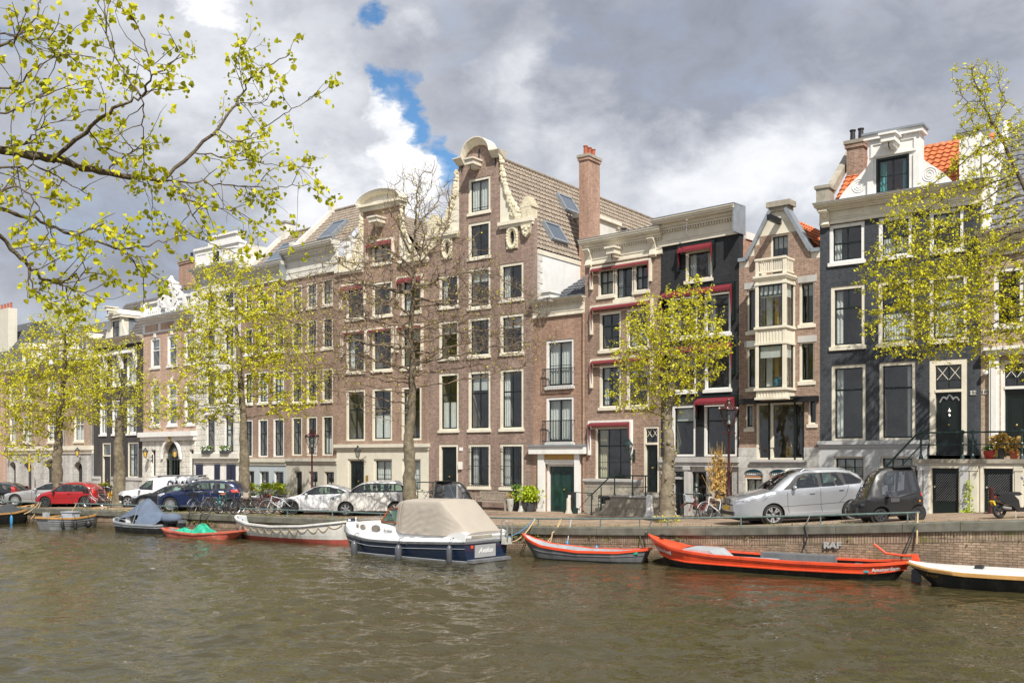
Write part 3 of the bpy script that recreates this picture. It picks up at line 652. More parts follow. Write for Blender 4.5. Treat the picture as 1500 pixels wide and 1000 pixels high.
# ---- the tall neck gable (everything else is chained to it)
H8=House('house','tall brown brick house with neck gable, cream scrollwork and barred ground floor windows',628,781,-1200,s0=.01497)
H9=House('house','low red brick house with two balcony windows above a white framed green glass door',781,857,-1000,left=H8.P1)
H10=House('house','red-brown brick house with red awnings, cream cornice and a stone entrance stair',857,968,-850,left=H9.P1)
H11=House('house','black painted house with maroon awnings under a deep cream cornice',968,1083,-780,left=H10.P1)
H12=House('house','narrow brick house with stepped gable, cream bay window and balcony',1083,1201,-1000,left=H11.P1)
H13=House('house','dark grey painted house with white attic gable, orange roof tiles and brick chimney',1201,1437,-1200,left=H12.P1)
H14=House('house','tan brick house with tall white door pilasters at the right end of the row',1437,1640,-1200,left=H13.P1)
H7=House('house','brown brick neck gable house with curved pediment, red awnings and cream ground floor',494,628,-1250,right=H8.P0)
H6=House('house','brown brick house with white cornice, tan tiled roof and beige stone ground floor',420,494,-900,right=H7.P0)
H5=House('house','brown brick house with pale blue ground floor, half hidden behind a leafy tree',353,420,-900,right=H6.P0)
H4=House('house','white stone house with panelled attic and dark blue shutters',287,353,-1100,right=H5.P0)
H3=House('house','salmon brick house with white balustrade, carved crest and arched door',210,287,-850,right=H4.P0)
H2=House('house','narrow black house with white window frames and a cream dormer',137,210,-850,right=H3.P0)
H1=House('house','wide rose brick house with grey stone ground floor, arched doors and three dormers',11,137,-850,right=H2.P0)
HL=House('house','brick house with grey hipped roof at the left edge of the photo',-100,11,-850,right=H1.P0)
# ---------------- H8
h=H8;W=h.W;g=h.zb
cols=dict(L=(643,672),M=(686,718.5),R=(732.5,767))
zr=lambda a,b:(h.z(702,b),h.z(702,a))
kw=dict(sash='greenwood',fw=.14)
def w8(c,a,b,**k):
 z0,z1=zr(a,b);return h.win(h.u(cols[c][0]),h.u(cols[c][1]),z0,z1,**{**kw,**k})
w8('M',260,313,nv=2,hs=(-.12,),curt='f');w8('M',325,379,nv=2,hs=(-.33,));w8('M',392,452,nv=2,hs=(),curt='b')
w8('L',396,446,nv=2,hs=(),curt='l');w8('R',392,446,nv=2,hs=(),curt='l')
for c,k in(('L','b'),('M',''),('R','')):w8(c,465,523,nv=2,hs=(-.5,),curt=k)
for c,k in(('L',''),('M',''),('R','l')):w8(c,543,631,nv=2,hs=(.64,),curt=k,sash='greenwood')
for c in 'MR':w8(c,650,715,nv=2,hs=(),bars=True,curt='l')
h.door(h.u(643),h.u(671),g+.55,h.z(702,650),'greenwood','cream',.13,panels=3)
um=W/2;nl,nr=h.u(672),h.u(733.5)
zsh=h.z(700,333);zs1=h.z(702,236);zt=h.z(704,212)
arch=[(nr,zs1),(nr-.35,zs1+.02)]
for i in range(11):
 a=math.pi*i/10;arch.append((um+(nr-nl)*.33*math.cos(a),zs1+.05+(zt-zs1)*math.sin(a)))
arch+=[(nl+.35,zs1+.02),(nl,zs1)]
out=[(0,g),(W,g),(W,zsh),(nr,zsh)]+arch+[(nl,zsh),(0,zsh)]
# two small oval windows in carved frames
for(a,b)in((648,663),(743,759)):
 u0,u1=h.u(a),h.u(b);zc0,zc1=h.z(702,372),h.z(702,341);mid=(u0+u1)/2;zm=(zc0+zc1)/2
 q=[(mid+.16*math.cos(k*math.pi/6),zm+.36*math.sin(k*math.pi/6))for k in range(12)];h.hole(q)
 m=MB();V,T=tri2d(rect(u0,u1,zc0,zc1),[q]);m.add([(x,-.07,y)for x,y in V],T,'ornament')
 m.add([(x,-.07,y)for x,y in rect(u0,u1,zc0,zc1)]+[(x,0,y)for x,y in rect(u0,u1,zc0,zc1)],[(i,(i+1)%4,4+(i+1)%4,4+i)for i in range(4)],'ornament')
 m.add([(x,-.07,y)for x,y in q]+[(x,.12,y)for x,y in q],[(i,12+i,12+(i+1)%12,(i+1)%12)for i in range(12)],'ornament')
 r=random.Random(5)
 for k in range(20):
  a_=k*math.pi/10;m.ball((mid+(u1-u0)*.45*math.cos(a_),-.08,zm+(zc1-zc0)*.46*math.sin(a_)),.07,.06,.09,'ornament',6,4)
 w=h.part('oval_window',m);gm=MB();gm.quad((mid-.2,.1,zm-.4),(mid+.2,.1,zm-.4),(mid+.2,.1,zm+.4),(mid-.2,.1,zm+.4),'pane');h.part('pane',gm,w);h.box_room(mid-.2,mid+.2,zm-.4,zm+.4,.17,.6)
h.wall('facade',out,'brick_purple',back=.35)
# curved cream coping of the neck
m=MB();top=arch;n=len(top)
cen=(um,zs1)
o2=[]
for x,z_ in top:o2.append((x+(.12 if x>um else-.12)*(abs(x-um)>(nr-nl)*.40),z_+.30))
ins=[(x,z_-.06)for x,z_ in top]
vs=[]
for(x,z_),(x2,z2)in zip(ins,o2):vs+=[(x,-.10,z_),(x,-.22,z_+.14),(x2,-.38,z2-.05),(x2,-.38,z2),(x2,.40,z2),(x,.40,z_)]
m.add(vs,[(i*6+j,(i+1)*6+j,(i+1)*6+(j+1)%6,i*6+(j+1)%6)for i in range(n-1)for j in range(6)]+[tuple(range(6)),tuple((n-1)*6+k for k in range(6))[::-1]],'cream')
h.part('gable_coping',m)
for sd,a,b in((-1,0,nl),(1,nr,W)):
 h.band(min(a,b),max(a,b),zsh-.32,zsh,.22,'cream')
 h.scroll(sd,nl if sd<0 else nr,zsh+.02,1.45,zs1-zsh-.1)
 m=MB();c=.33 if sd<0 else W-.33
 for k,(w_,z0,z1)in enumerate(((.30,0,.55),(.36,.55,.68),(.30,.68,.78),(.22,.78,.95),(.12,.95,1.08))):m.box(c-w_,c+w_,-.12-.5*(w_-.12)*.3,.4,zsh+z0,zsh+z1,'ornament')
 m.prism([(c-.3,zsh-.33),(c+.3,zsh-.33),(c+.2,zsh-.75),(c,zsh-.95),(c-.2,zsh-.75)],-.2,-.01,'ornament')
 r=random.Random(8)
 for k in range(12):m.ball((c+r.uniform(-.2,.2),-.2,zsh-.4-r.random()*.4),.07,.06,.07,'ornament',6,4)
 h.part('pedestal',m)
hoist(h,h.u(699),h.z(702,241),.55,.7)
m=MB()
for px,py0,py1 in((677,236,252),(702,219,238),(726,224,243)):m.box(h.u(px)-.025,h.u(px)+.025,-.04,0,h.z(px,py1),h.z(px,py0),'iron')
h.part('wall_anchor',m)
z8e=14.05;z8r=19.35;vd=h.at(um,968);zE=zp(h,781,362,0)
z8e=zE
h.tiles((W,.3,z8e),(W,vd,z8e),(um,.3,z8r),(um,vd,z8r),'tile_tan',tw=.27,th=.34,amp=.06)
h.tiles((0,.3,z8e),(0,vd,z8e),(um,.3,z8r),(um,vd,z8r),'tile_tan',tw=.27,th=.34,amp=.06)
m=MB();m.tube([(um,.3,z8r+.06),(um,vd,z8r+.06)],.12,'tile_tan',8);h.part('ridge',m)
m=MB();m.box(W-.12,W,.36,vd,g,z8e-.25,'plaster');m.box(W-.14,W+.04,.36,vd,z8e-.25,z8e-.02,'cream')
r=random.Random(2)
for k in range(24):m.box(W-.02,W+.03+.0*k,.36,.36+(.22 if k%2 else .42),z8e-.3-.28*(k+1),z8e-.3-.28*k-.02,'offwhite')
h.part('side_wall',m,)
h.side(0,.36,vd,g,z8e-.1,'plaster')
pr8=((W,.3,z8e),(W,vd,z8e),(um,.3,z8r),(um,vd,z8r))
def ab(px,py,P):
 best=None
 for i in range(60):
  for j in range(40):
   a,b=i/59,j/39;q=Vector(P[0]).lerp(Vector(P[1]),a).lerp(Vector(P[2]).lerp(Vector(P[3]),a),b);x,y=h.proj(*q);d=(x-px)**2+(y-py)**2
   if best is None or d<best[0]:best=(d,a,b)
 return best[1:]
a,b=ab(812,345,pr8);skylight(h,*pr8,a-.035,a+.035,b-.09,b+.09)
a,b=ab(830,303,pr8);skylight(h,*pr8,a-.035,a+.035,b-.09,b+.09)
# cream dormer on the slope
a0,b0=ab(868,345,pr8);a1,b1=ab(912,340,pr8);va,vb_=.3+a0*(vd-.3),.3+a1*(vd-.3)
va,vb_=h.at(W-.6,868),h.at(W-.6,908)
zlo=z8e+.9;m=MB();m.box(um+1.2,W-.75,va,vb_,zlo,zlo+2.0,'cream');m.box(um+.8,W-.55,va-.15,vb_+.15,zlo+2.0,zlo+2.2,'cream');m.box(W-.75,W-.70,va+.3,vb_-.3,zlo+.2,zlo+1.8,'offwhite');h.part('dormer',m)
m=MB();vp=h.at(W-.3,914);m.tube([(W-.3,vp,z8e),(W-.3,vp,z8e+2.6)],.11,'lead',8);m.lathe((W-.3,vp,z8e+2.65),[(.2,0),(.2,.06),(0,.1)],'iron',8);h.part('flue',m)
vc=h.at(W,850);vc2=h.at(W,867)
zc=zz(228,F/(h.P0[1]-W*h.s+vc*h.c));chimney(h,W-.08,W+.50,vc,vc2,g,zc,'brick_orange',3)
m=MB();m.box(h.u(672.6),h.u(677.5),-.1,-.002,h.z(675,687),h.z(675,676),'white');h.part('letterbox',m)
m=MB();m.box(h.u(673),h.u(678),-.03,-.002,h.z(675,660),h.z(675,655),'white');h.part('number_plate',m)
m=MB();m.box(h.u(640),h.u(673),-.9,0,g-.3,g+.53,'greystone');m.box(h.u(622),h.u(640)-.005,-.9,0,g-.3,g+.26,'greystone');h.part('doorstep',m)
h.finish(z8e,vd)
# ---------------- H9
h=H9;W=h.W;g=h.zb
zc0,zc1=h.z(820,462),zp(h,857,431.5,.3)
for a,b,k in((497,568,'f'),(581,650,'f')):
 z0,z1=h.z(820,b),h.z(820,a);w=h.win(h.u(800),h.u(840.5),z0,z1,frame='white',sash='greenwood',nv=2,hs=(-.46,)if a<550 else(),fw=.13,curt=k,thick=.045)
 m=MB();u0,u1=h.u(798.5),h.u(842);zr0,zr1=z0+.12,h.z(820,540 if a<550 else 616);y=-.22
 for x in np.linspace(u0,u1,19):m.box(x-.009,x+.009,y-.009,y+.009,zr0,zr1,'iron')
 for z_ in(zr0,zr1):
  m.box(u0-.02,u1+.02,y-.02,y+.02,z_-.02,z_+.02,'iron')
  for x in(u0,u1):m.box(x-.015,x+.015,y,-.002,z_-.012,z_+.012,'iron')
 h.part('balcony_rail',m)
z0,z1=g,h.z(820,679);d=h.door(h.u(799),h.u(843.5),z0,z1,'tealdoor','white',.12,leafs=2,panels=1,v=.12)
h.wall('facade',[(0,g),(W,g),(W,zc0+.1),(0,zc0+.1)],'brick_red')
h.cornice(.02,W-.02,zc0,zc1,.3,'cream',fr=.7)
m=MB();zl0,zl1=h.z(820,664.5),h.z(820,653.5);m.box(h.u(779.5),h.u(860),-.30,-.002,zl0,zl1,'white');m.box(h.u(779.5)-.05,h.u(860)+.03,-.38,-.002,zl1,zl1+.08,'lead')
for a,b in((790,799),(843.5,851)):m.box(h.u(a),h.u(b),-.14,-.002,g,zl0,'white');m.box(h.u(a)-.04,h.u(b)+.04,-.18,-.14,g,g+.25,'white')
m.box(h.u(799),h.u(843.5),-.05,-.002,h.z(820,679),h.z(820,673),'white');m.box(h.u(799),h.u(843.5),-.03,-.002,h.z(820,673),zl0,'ochre');h.part('door_surround',m)
ze=zc1-.1;zrd=ze+2.1
h.tiles((.4,.3,ze),(W,.3,ze),(1.9,3.2,zrd),(W,3.2,zrd),'tile_grey',tw=.22,th=.3,amp=.045)
h.tiles((.4,.3,ze),(.4,6,ze),(1.9,3.2,zrd),(1.9,6,zrd),'tile_grey')
hoist(h,h.u(812),zc1+.12,.5,.7,'white');h.finish(ze-.1,6)
m=MB();u_=W-.03;m.tube([(u_,-.08,g),(u_,-.08,zc0)],.05,'brick_red',6);h.part('downpipe',m)
# ---------------- H10
h=H10;W=h.W;g=h.zb;zc0,zc1=h.z(910,381),zp(h,905,343,.4);X=914
Z=lambda y:h.z(X,y)
zt0,zt1=Z(432),Z(389);ua,ub,uc,ud=h.u(876),h.u(900),h.u(928),h.u(951)
h.win(ua,ub,zt0,zt1,nv=2,hs=(.5,),curt='fC',fw=.1);h.win(ub,uc,zt0-.25,zt1,nv=2,hs=(-.35,),fw=.1,sash='greenwood',thick=.04);h.win(uc,ud,zt0,zt1,nv=2,hs=(.5,),fw=.1)
h.awning(h.u(869),h.u(953),Z(386),1.0,.12,fold=.14,val=.7)
for a,b in((878,910),(918,951)):h.win(h.u(a),h.u(b),Z(513),Z(454),nv=2,hs=(-.33,.66),fw=.12)
h.awning(h.u(869),h.u(955),Z(444),1.3,.12,fold=.14,val=.7)
for a,b in((878,910),(918,951)):h.win(h.u(a),h.u(b),Z(598),Z(532),nv=2,hs=(-.33,.66),fw=.12)
h.awning(h.u(869),h.u(955),Z(524),1.3,.12,fold=.14,val=.7)
h.win(h.u(872),h.u(926),h.z(900,703),h.z(900,625),nv=3,hs=(-.33,.66),fw=.09,sill=False,curt='lC')
h.awning(h.u(866),h.u(925),h.z(895,617),1.55,.14,side='white',fold=.14,val=.8)
h.door(h.u(943),h.u(965.5),h.z(955,721),h.z(955,624),'greenwood','cream',.1,transom=h.z(955,651),panels=3,fan=True)
zl=h.z(900,702);zl0=h.z(900,708)
h.wall('facade',[(0,zl),(h.u(940),zl),(h.u(940),zl0-.35),(W,zl0-.35),(W,zc0+.1),(0,zc0+.1)],'brick_brown')
h.win(h.u(877),h.u(896),g+.05,h.z(890,725),nv=3,hs=(),fw=.07,sill=False,frame='offwhite',bars=True)
h.wall('plinth',[(0,g),(W,g),(W,zl0-.36),(h.u(940),zl0-.36),(h.u(940),zl0),(0,zl0)],'ashlar_old',v=-.06)
h.band(0,h.u(940),zl0,zl+.02,.14,'greystone')
h.cornice(.02,W+.1,zc0,zc1,.38,'cream',fr=.6,brackets=(.3,W-.35));hoist(h,h.u(905),Z(372)+.1,.45,.6)
h.side(0,.31,7,g,zc1-.3,'brick_orange');h.finish(zc1-.4,7)
# entrance stair
m=MB();u0,u1=h.u(916),h.u(969);zt_=h.z(955,727);m.box(u0,u1,-1.15,-.06,g-.3,zt_,'ashlar_old');m.box(u0-.05,u1,-1.2,-.06,zt_,zt_+.07,'greystone')
nst=4
for k in range(nst):zz_=g+(zt_-g)*(k+1)/(nst+1);m.box(u0-.3*(nst-k),u0-.3*(nst-k-1)-.002,-1.1,-.07,g-.3,zz_,'oldstone')
st=h.part('entrance_stair',m);rm=MB()
zr=zt_+.95;y=-1.1
rm.tube([(u1+.1,y,zr),(u0+.2,y,zr),(u0-.1,y,zr-.1),(u0-1.1,y,g+.95),(u0-1.35,y,g+.95)],.03,'greeniron',6)
rm.tube([(u1+.1,y,zr-.5),(u0+.2,y,zr-.5)],.018,'greeniron',5)
for x,za,zb_ in((u0+.2,zt_,zr),(u1-.1,zt_,zr),((u0+u1)/2+.2,zt_,zr),(u0-1.1,g,g+.95),(u0-.55,g+.3,zr-.55)):rm.lathe((x,y,za),[(.07,0),(.05,.1),(.03,.15),(.03,(zb_-za)*.5),(.05,(zb_-za)*.52),(.028,(zb_-za)*.56),(.028,zb_-za),(.0,zb_-za+.02)],'greeniron',8)
h.part('stair_rail',rm,st)
wall_lantern(h,h.u(929),h.z(929,655),.4,'lampglass','green iron wall lantern beside the red awning of the stone stair house','greeniron')
# ---------------- H11
h=H11;W=h.W;g=h.zb;Z=lambda y:h.z(1024,y);zc0,zc1=h.z(1024,352),zp(h,1014,312,.5)
h.win(h.u(1004),h.u(1043.5),Z(412),Z(365),nv=1,hs=(),fw=.12,frame='cream',sash='blackwood',curt='')
h.awning(h.u(997),h.u(1046),Z(357),1.1,.18,'maroon','greenwood')
h.row([(981.5,1022),(1031.5,1070.5)],1024,431,494,nv=1,hs=(.72,),fw=.12,frame='white',sash='greenwood');h.awning(h.u(972),h.u(1075),Z(421),1.6,.2,'maroon','greenwood')
h.row([(983,1020),(1032,1071)],1024,516,574,nv=1,hs=(.7,),fw=.12,frame='white',sash='greenwood');h.awning(h.u(972),h.u(1075),Z(504),1.4,.18,'maroon','greenwood')
h.row([(984,1019),(1031,1080)],1024,592,668,nv=1,hs=(.7,),fw=.12,frame='white',sash='greenwood',sill=False,pane='pane');h.awning(h.u(1024),h.u(1079),Z(582),.9,.3,'maroon','greenwood')
zl0,zl1=Z(683),Z(669)
h.wall('facade',rect(0,W,zl1-.05,zc0+.1),'brick_black');h.band(0,W,zl0,zl1,.16,'greystone')
h.door(h.u(985),h.u(1004),g,Z(688),'blackwood','greystone',.07,transom=Z(702),panels=2,knob=False);h.win(h.u(1011),h.u(1036.5),g+.25,Z(688),nv=1,hs=(.6,),frame='greystone',fw=.08,sill=False,curt='');h.win(h.u(1046),h.u(1074),g+.25,Z(688),nv=1,hs=(.6,),frame='greystone',fw=.08,sill=False)
h.wall('plinth',rect(0,W,g,zl0+.02),'ashlar',v=.02)
m=MB()
for a,b in((1004,1011),(1036.5,1045)):m.box(h.u(a)+.02,h.u(b)-.02,-.14,.02,g,zl0-.15,'greystone');m.box(h.u(a)-.03,h.u(b)+.03,-.17,.02,zl0-.15,zl0,'greystone')
h.part('pilaster',m)
h.cornice(-.05,W-.05,zc0,zc1,.5,'cream',fr=.58)
m=MB();m.tube([(h.u(1015),-.5,Z(325)),(h.u(1015),-.5,Z(345)),(h.u(1015),-.47,Z(347))],.02,'steel',5);m.ball((h.u(1015),-.5,Z(324)),.06,.06,.06,'steel',6,4);h.part('hoist_hook',m)
m=MB();m.box(W-.02,W+.06,-.5,.4,zc0-.02,zc1+.05,'lead');h.part('cornice_end',m)
h.side(W,.31,8,g,zc1-1.3,'brick_orange');m=MB();m.box(W-.15,W+.05,.5,8,zc1-1.3,zc1-1.0,'white');h.part('parapet',m);h.side(0,.31,8,zc0-1,zc1-.5,'brick_orange');h.finish(zc1-1.4,8)
# ---------------- H12
h=H12;W=h.W;g=h.zb;Z=lambda y:h.z(1142,y)
# heights measured at the right of the facade are re-read at its middle
zg0,zg1=h.z(1142,402),h.z(1142,343)
gm_=h.u(1142)
h.win(h.u(1129),h.u(1155.5),zg0,zg1,nv=3,hs=(-.3,),frame='cream',sash='blackwood',fw=.06,sill=False,curt='b')
for yl,yr,ys in((595,870,0),(0,0,1)):
 pass
h.win(h.u(1094.5),h.u(1107.5),h.z(1095,489),h.z(1095,423),nv=1,hs=(),frame='cream',sash='greenwood',fw=.07);h.win(h.u(1171),h.u(1193.5),h.z(1193,477),h.z(1193,410),nv=2,hs=(),frame='cream',sash='greenwood',fw=.08)
h.win(h.u(1094.5),h.u(1107.5),h.z(1095,572),h.z(1095,509),nv=1,hs=(),frame='cream',sash='greenwood',fw=.07);h.win(h.u(1171),h.u(1193.5),h.z(1193,561),h.z(1193,499),nv=2,hs=(),frame='cream',sash='greenwood',fw=.08)
for a,b,y,ref in((1091,1108,419,1095),(1169,1197,407,1193),(1091,1108,504,1095),(1169,1197,495,1193)):m=MB();z_=h.z(ref,y);m.box(h.u(a),h.u(b),-.05,-.002,z_-.14,z_+.12,'greystone');h.part('lintel',m)
h.win(h.u(1092),h.u(1104),h.z(1098,630),h.z(1098,592),nv=1,hs=(),frame='cream',sash='greenwood',fw=.06);h.win(h.u(1184),h.u(1196.5),h.z(1190,624),h.z(1190,585),nv=1,hs=(),frame='cream',sash='greenwood',fw=.06)
u0,u1=h.u(1108.6),h.u(1178.5);zs0,zs1_=h.z(1142,673),h.z(1142,588);h.hole(rect(u0,u1,zs0,zs1_))
# shop front: three lights between green posts
sf=MB()
for x in(u0,h.u(1125.5),h.u(1163),u1-.08):sf.box(x,x+.09,-.02,.14,zs0,zs1_,'greenwood' if x!=u0 else 'cream')
sf.box(u0+.09,u1-.08,-.02,.14,zs1_-.12,zs1_,'cream');sf.box(u0+.09,u1-.08,-.02,.14,zs0,zs0+.08,'cream');sf.box(h.u(1125.5)+.09,h.u(1125.5)+.2,.0,.13,zs0+.08,zs1_-.12,'cream')
w=h.part('shop_window',sf);gl=MB();gl.quad((u0+.09,.07,zs0+.08),(u1-.08,.07,zs0+.08),(u1-.08,.07,zs1_-.12),(u0+.09,.07,zs1_-.12),'pane');h.part('pane',gl,w);h.box_room(u0,u1,zs0,zs1_,.16,1.5)
for sx in(h.u(1146),h.u(1151)):
 vm=MB();vm.lathe((sx,.5,zs0+.1),[(.07,0),(.09,.25),(.07,.45),(.035,.5),(.035,.62),(.0,.62)],'brass',10);o=vm.build('vase',off=(0,0,0));o.location=(h.P0[0],h.P0[1],0);o.rotation_euler=(0,0,-h.th);props(o,'tall brass-coloured vase behind the wide shop window, %s of two'%('left' if sx<h.u(1148)else 'right'),'vase','vases in the shop window')
out=[(0,g+.9),(W,g+.9)]
st=lambda px,py:(h.u(px),h.z(px,py))
R_=[st(1201,386),st(1189.5,376),st(1189.5,362),st(1180,362),st(1180,350),st(1172,350),st(1172,338.5),st(1163.5,338.5),st(1163.5,327)]
zq=[h.z(1195,377),h.z(1185,363),h.z(1176,350.5),h.z(1168,338.5)]
us=[W,h.u(1188),h.u(1179),h.u(1171),h.u(1163)]
zs=[h.z(1201,377),h.z(1188,363),h.z(1179,349),h.z(1168,338.5)]
ul=[0,2*gm_-us[1],2*gm_-us[2],2*gm_-us[3],2*gm_-us[4]]
ul=[0]+[max(.15*(k+1),x)for k,x in enumerate(ul[1:])]
for k in range(4):out+=[(us[k],zs[k]),(us[k+1],zs[k])]
for k in range(3,-1,-1):out+=[(ul[k+1],zs[k]),(ul[k],zs[k])]
zpl=h.z(1142,655)
out[0]=(0,zpl);out[1]=(W,zpl)
h.wall('facade',out,'brick_brown',v=-.03,ret=True,back=.2)
zs_hi=h.z(1142,309)
crm=[(0,zs[0]-.35),(W,zs[0]-.35),(W,zs[0]+.25),(W-.35,zs[0]+.25),(h.u(1152),zs_hi),(h.u(1129.5),zs_hi),(.35,zs[0]+.25),(0,zs[0]+.25)]
m=MB();V,T=tri2d(crm,[rect(h.u(1129),h.u(1155.5),zg0-1,zg1)]);m.add([(x,.0,y)for x,y in V],T,'cream');n=len(crm);m.add([(x,.0,y)for x,y in crm]+[(x,.3,y)for x,y in crm],[(i,(i+1)%n,n+(i+1)%n,n+i)for i in range(n)],'cream');h.part('gable',m)
m=MB()
for p,q in(((W,zs[0]+.25),(W-.35,zs[0]+.25)),((W-.35,zs[0]+.25),(h.u(1152),zs_hi)),((h.u(1129.5),zs_hi),(.35,zs[0]+.25)),((.35,zs[0]+.25),(0,zs[0]+.25))):m.beam((p[0],.1,p[1]+.06),(q[0],.1,q[1]+.06),.5,.14,'lead',up=(0,0,1))
h.part('gable_coping',m)
m=MB();a,b=h.u(1125),h.u(1159.5);m.box(a+.1,b-.1,-.12,.4,zs_hi,zs_hi+.16,'oldstone');m.box(a,b,-.2,.45,zs_hi+.16,zs_hi+.38,'oldstone');h.part('gable_cap',m)
m=MB();zz_=h.z(1142,325);m.box(gm_-.09,gm_+.09,-1.0,.1,zz_-.1,zz_+.12,'blackwood');h.part('hoist_beam',m)
zr=zs_hi-.1;h.tiles((W,.35,zs[0]+.3),(W,7,zs[0]+.3),(gm_,.35,zr),(gm_,7,zr),'tile_orange',tw=.25,th=.32,amp=.05);h.tiles((0,.35,zs[0]+.3),(0,7,zs[0]+.3),(gm_,.35,zr),(gm_,7,zr),'tile_orange',tw=.25,th=.32)
# bay window: three storeys of cream joinery, front to -pb
pb=.95
uL,uR=h.u(1110.5),h.u(1157);
def zf(py):return zz(py,F/(h.P0[1]-uR*h.s-pb*h.c))
# fix the bay's right front corner at photo x=1150.6
def ufront(px):
 lo,hi=-2.0,W+2
 for _ in range(50):
  mid=(lo+hi)/2
  if h.proj(mid,-pb,5)[0]<px:lo=mid
  else:hi=mid
 return lo
uL,uR=ufront(1106.5),ufront(1150.5)
lev=[zf(y)for y in(583,568,502,477,413,403)]
m=MB();P=.13
for x in(uL,uR-P):
 m.box(x,x+P,-pb,-pb+P,lev[1],lev[5],'cream')
for x in(uL,uR-P):m.box(x,x+P,-.14,-.035,lev[1],lev[5],'cream')
for za,zb_ in((lev[0],lev[1]),(lev[2],lev[3]),(lev[4],lev[5])):
 m.box(uL+.02,uR-.02,-pb+.02,-.035,za,zb_,'cream')
 m.box(uL-.05,uR+.05,-pb-.05,-.035,zb_-.06,zb_+.04,'cream');m.box(uL-.03,uR+.03,-pb-.03,-.035,za-.02,za+.07,'cream')
 if za!=lev[4]:
  for k in range(9):x=uL+.12+(uR-uL-.24)*k/8;m.box(x-.012,x+.012,-pb+.0,-pb+.02,za+.08,zb_-.08,'cream')
bay=h.part('bay_window',m)
sm=MB();gl=MB();cm=MB()
for za,zb_ in((lev[1],lev[2]),(lev[3],lev[4])):
 a,b,y0,y1=uL+P,uR-P,-pb+.04,-pb+.09
 sm.box(a,a+.05,y0,y1,za,zb_,'greenwood');sm.box(b-.05,b,y0,y1,za,zb_,'greenwood');sm.box(a+.05,b-.05,y0,y1,za+.04,za+.09,'greenwood');sm.box(a+.05,b-.05,y0,y1,zb_-.08,zb_-.02,'greenwood');gl.quad((a,y0+.02,za),(b,y0+.02,za),(b,y0+.02,zb_),(a,y0+.02,zb_),'pane')
 for x in(uL,uR-P):
  c,d=-pb+P,-.14;sm.box(x+.04,x+.09,c,c+.05,za,zb_,'greenwood');sm.box(x+.04,x+.09,d-.05,d,za,zb_,'greenwood');sm.box(x+.04,x+.09,c+.05,d-.05,za+.04,za+.09,'greenwood');gl.quad((x+.06,c,za),(x+.06,d,za),(x+.06,d,zb_),(x+.06,c,zb_),'pane')
 cm.box(a,b,y0+.07,y0+.08,zb_-(zb_-za)*.30,zb_,'curtain');cm.box(uR-P+.01,uR-P+.02,-pb+P,-.14,zb_-(zb_-za)*.3,zb_,'curtain')
 cm.box(a+.05,a+.3,-.3,-.29,za,zb_,'curtain');cm.box((a+b)/2-.1,(a+b)/2+.05,-.3,-.28,za,zb_,'ochre')
a,b=uL+P,uR-P
for k in range(4):x=a+(b-a)*(k+1)/5;sm.box(x-.012,x+.012,-pb+.045,-pb+.085,lev[4]-.42,lev[4]-.02,'greenwood')
sm.box(a+.05,b-.05,-pb+.045,-pb+.085,lev[4]-.46,lev[4]-.42,'greenwood')
h.part('sash',sm,bay);h.part('pane',gl,bay);h.part('blind',cm,bay)
m=MB();m.box(uL+.15,uR-.15,-.033,-.03,lev[1],lev[4],'room');h.part('bay_interior',m)
vz=MB();vz.lathe(((uL+uR)/2+.15,-.55,lev[1]+.02),[(.08,0),(.17,.12),(.19,.25),(.12,.38),(.09,.42),(.13,.46),(0,.46)],'bluepanel',12)
o=vz.build('vase');o.location=(h.P0[0],h.P0[1],0);o.rotation_euler=(0,0,-h.th);props(o,'round blue vase standing in the lower bay window','vase')
# balcony on top of the bay
m=MB();zb0=lev[5]+.05;zb1=zf(375)
m.box(uL-.08,uR+.08,-pb-.08,-.035,lev[5]+.0,zb0+.04,'cream')
for x in(uL,uR-.12):m.box(x,x+.12,-pb,-pb+.12,zb0,zb1+.04,'cream')
m.box(uL-.03,uR+.03,-pb-.03,-pb+.1,zb1-.05,zb1+.03,'cream');m.box(uL-.0,uR,-pb+.02,-pb+.08,zb0+.15,zb0+.22,'cream')
for x in(uL+.02,uR-.10):m.box(x,x+.08,-pb+.1,-.035,zb1-.05,zb1+.03,'cream');m.box(x,x+.06,-pb+.1,-.035,zb0+.15,zb0+.22,'cream')
for k in range(11):x=uL+.2+(uR-uL-.4)*k/10;m.box(x-.025,x+.025,-pb+.03,-pb+.07,zb0+.2,zb1-.05,'cream')
for x in(uL+.06,uR-.06):
 for k in range(5):y=-pb+.25+.14*k;m.box(x-.02,x+.02,y-.02,y+.02,zb0+.2,zb1-.05,'cream')
h.part('balcony',m)
m=MB();za,zb_=h.z(1142,590),h.z(1142,582);m.box(h.u(1087),h.u(1201)-.02,-.25,-.035,za,zb_,'blackwood');m.box(h.u(1112),h.u(1176),-.6,-.25,zb_-.08,zb_,'greenwood')
m.prism([(-.035,za),(-.5,zb_-.08),(-.035,zb_-.08)],h.u(1163),h.u(1163)+.08,'greenwood','yz');m.prism([(-.035,za),(-.5,zb_-.08),(-.035,zb_-.08)],h.u(1112),h.u(1112)+.08,'greenwood','yz');h.part('lintel_beam',m)
z5=h.z(1142,680);h.band(h.u(1103),h.u(1182),h.z(1142,679),h.z(1142,673),.2,'greystone')
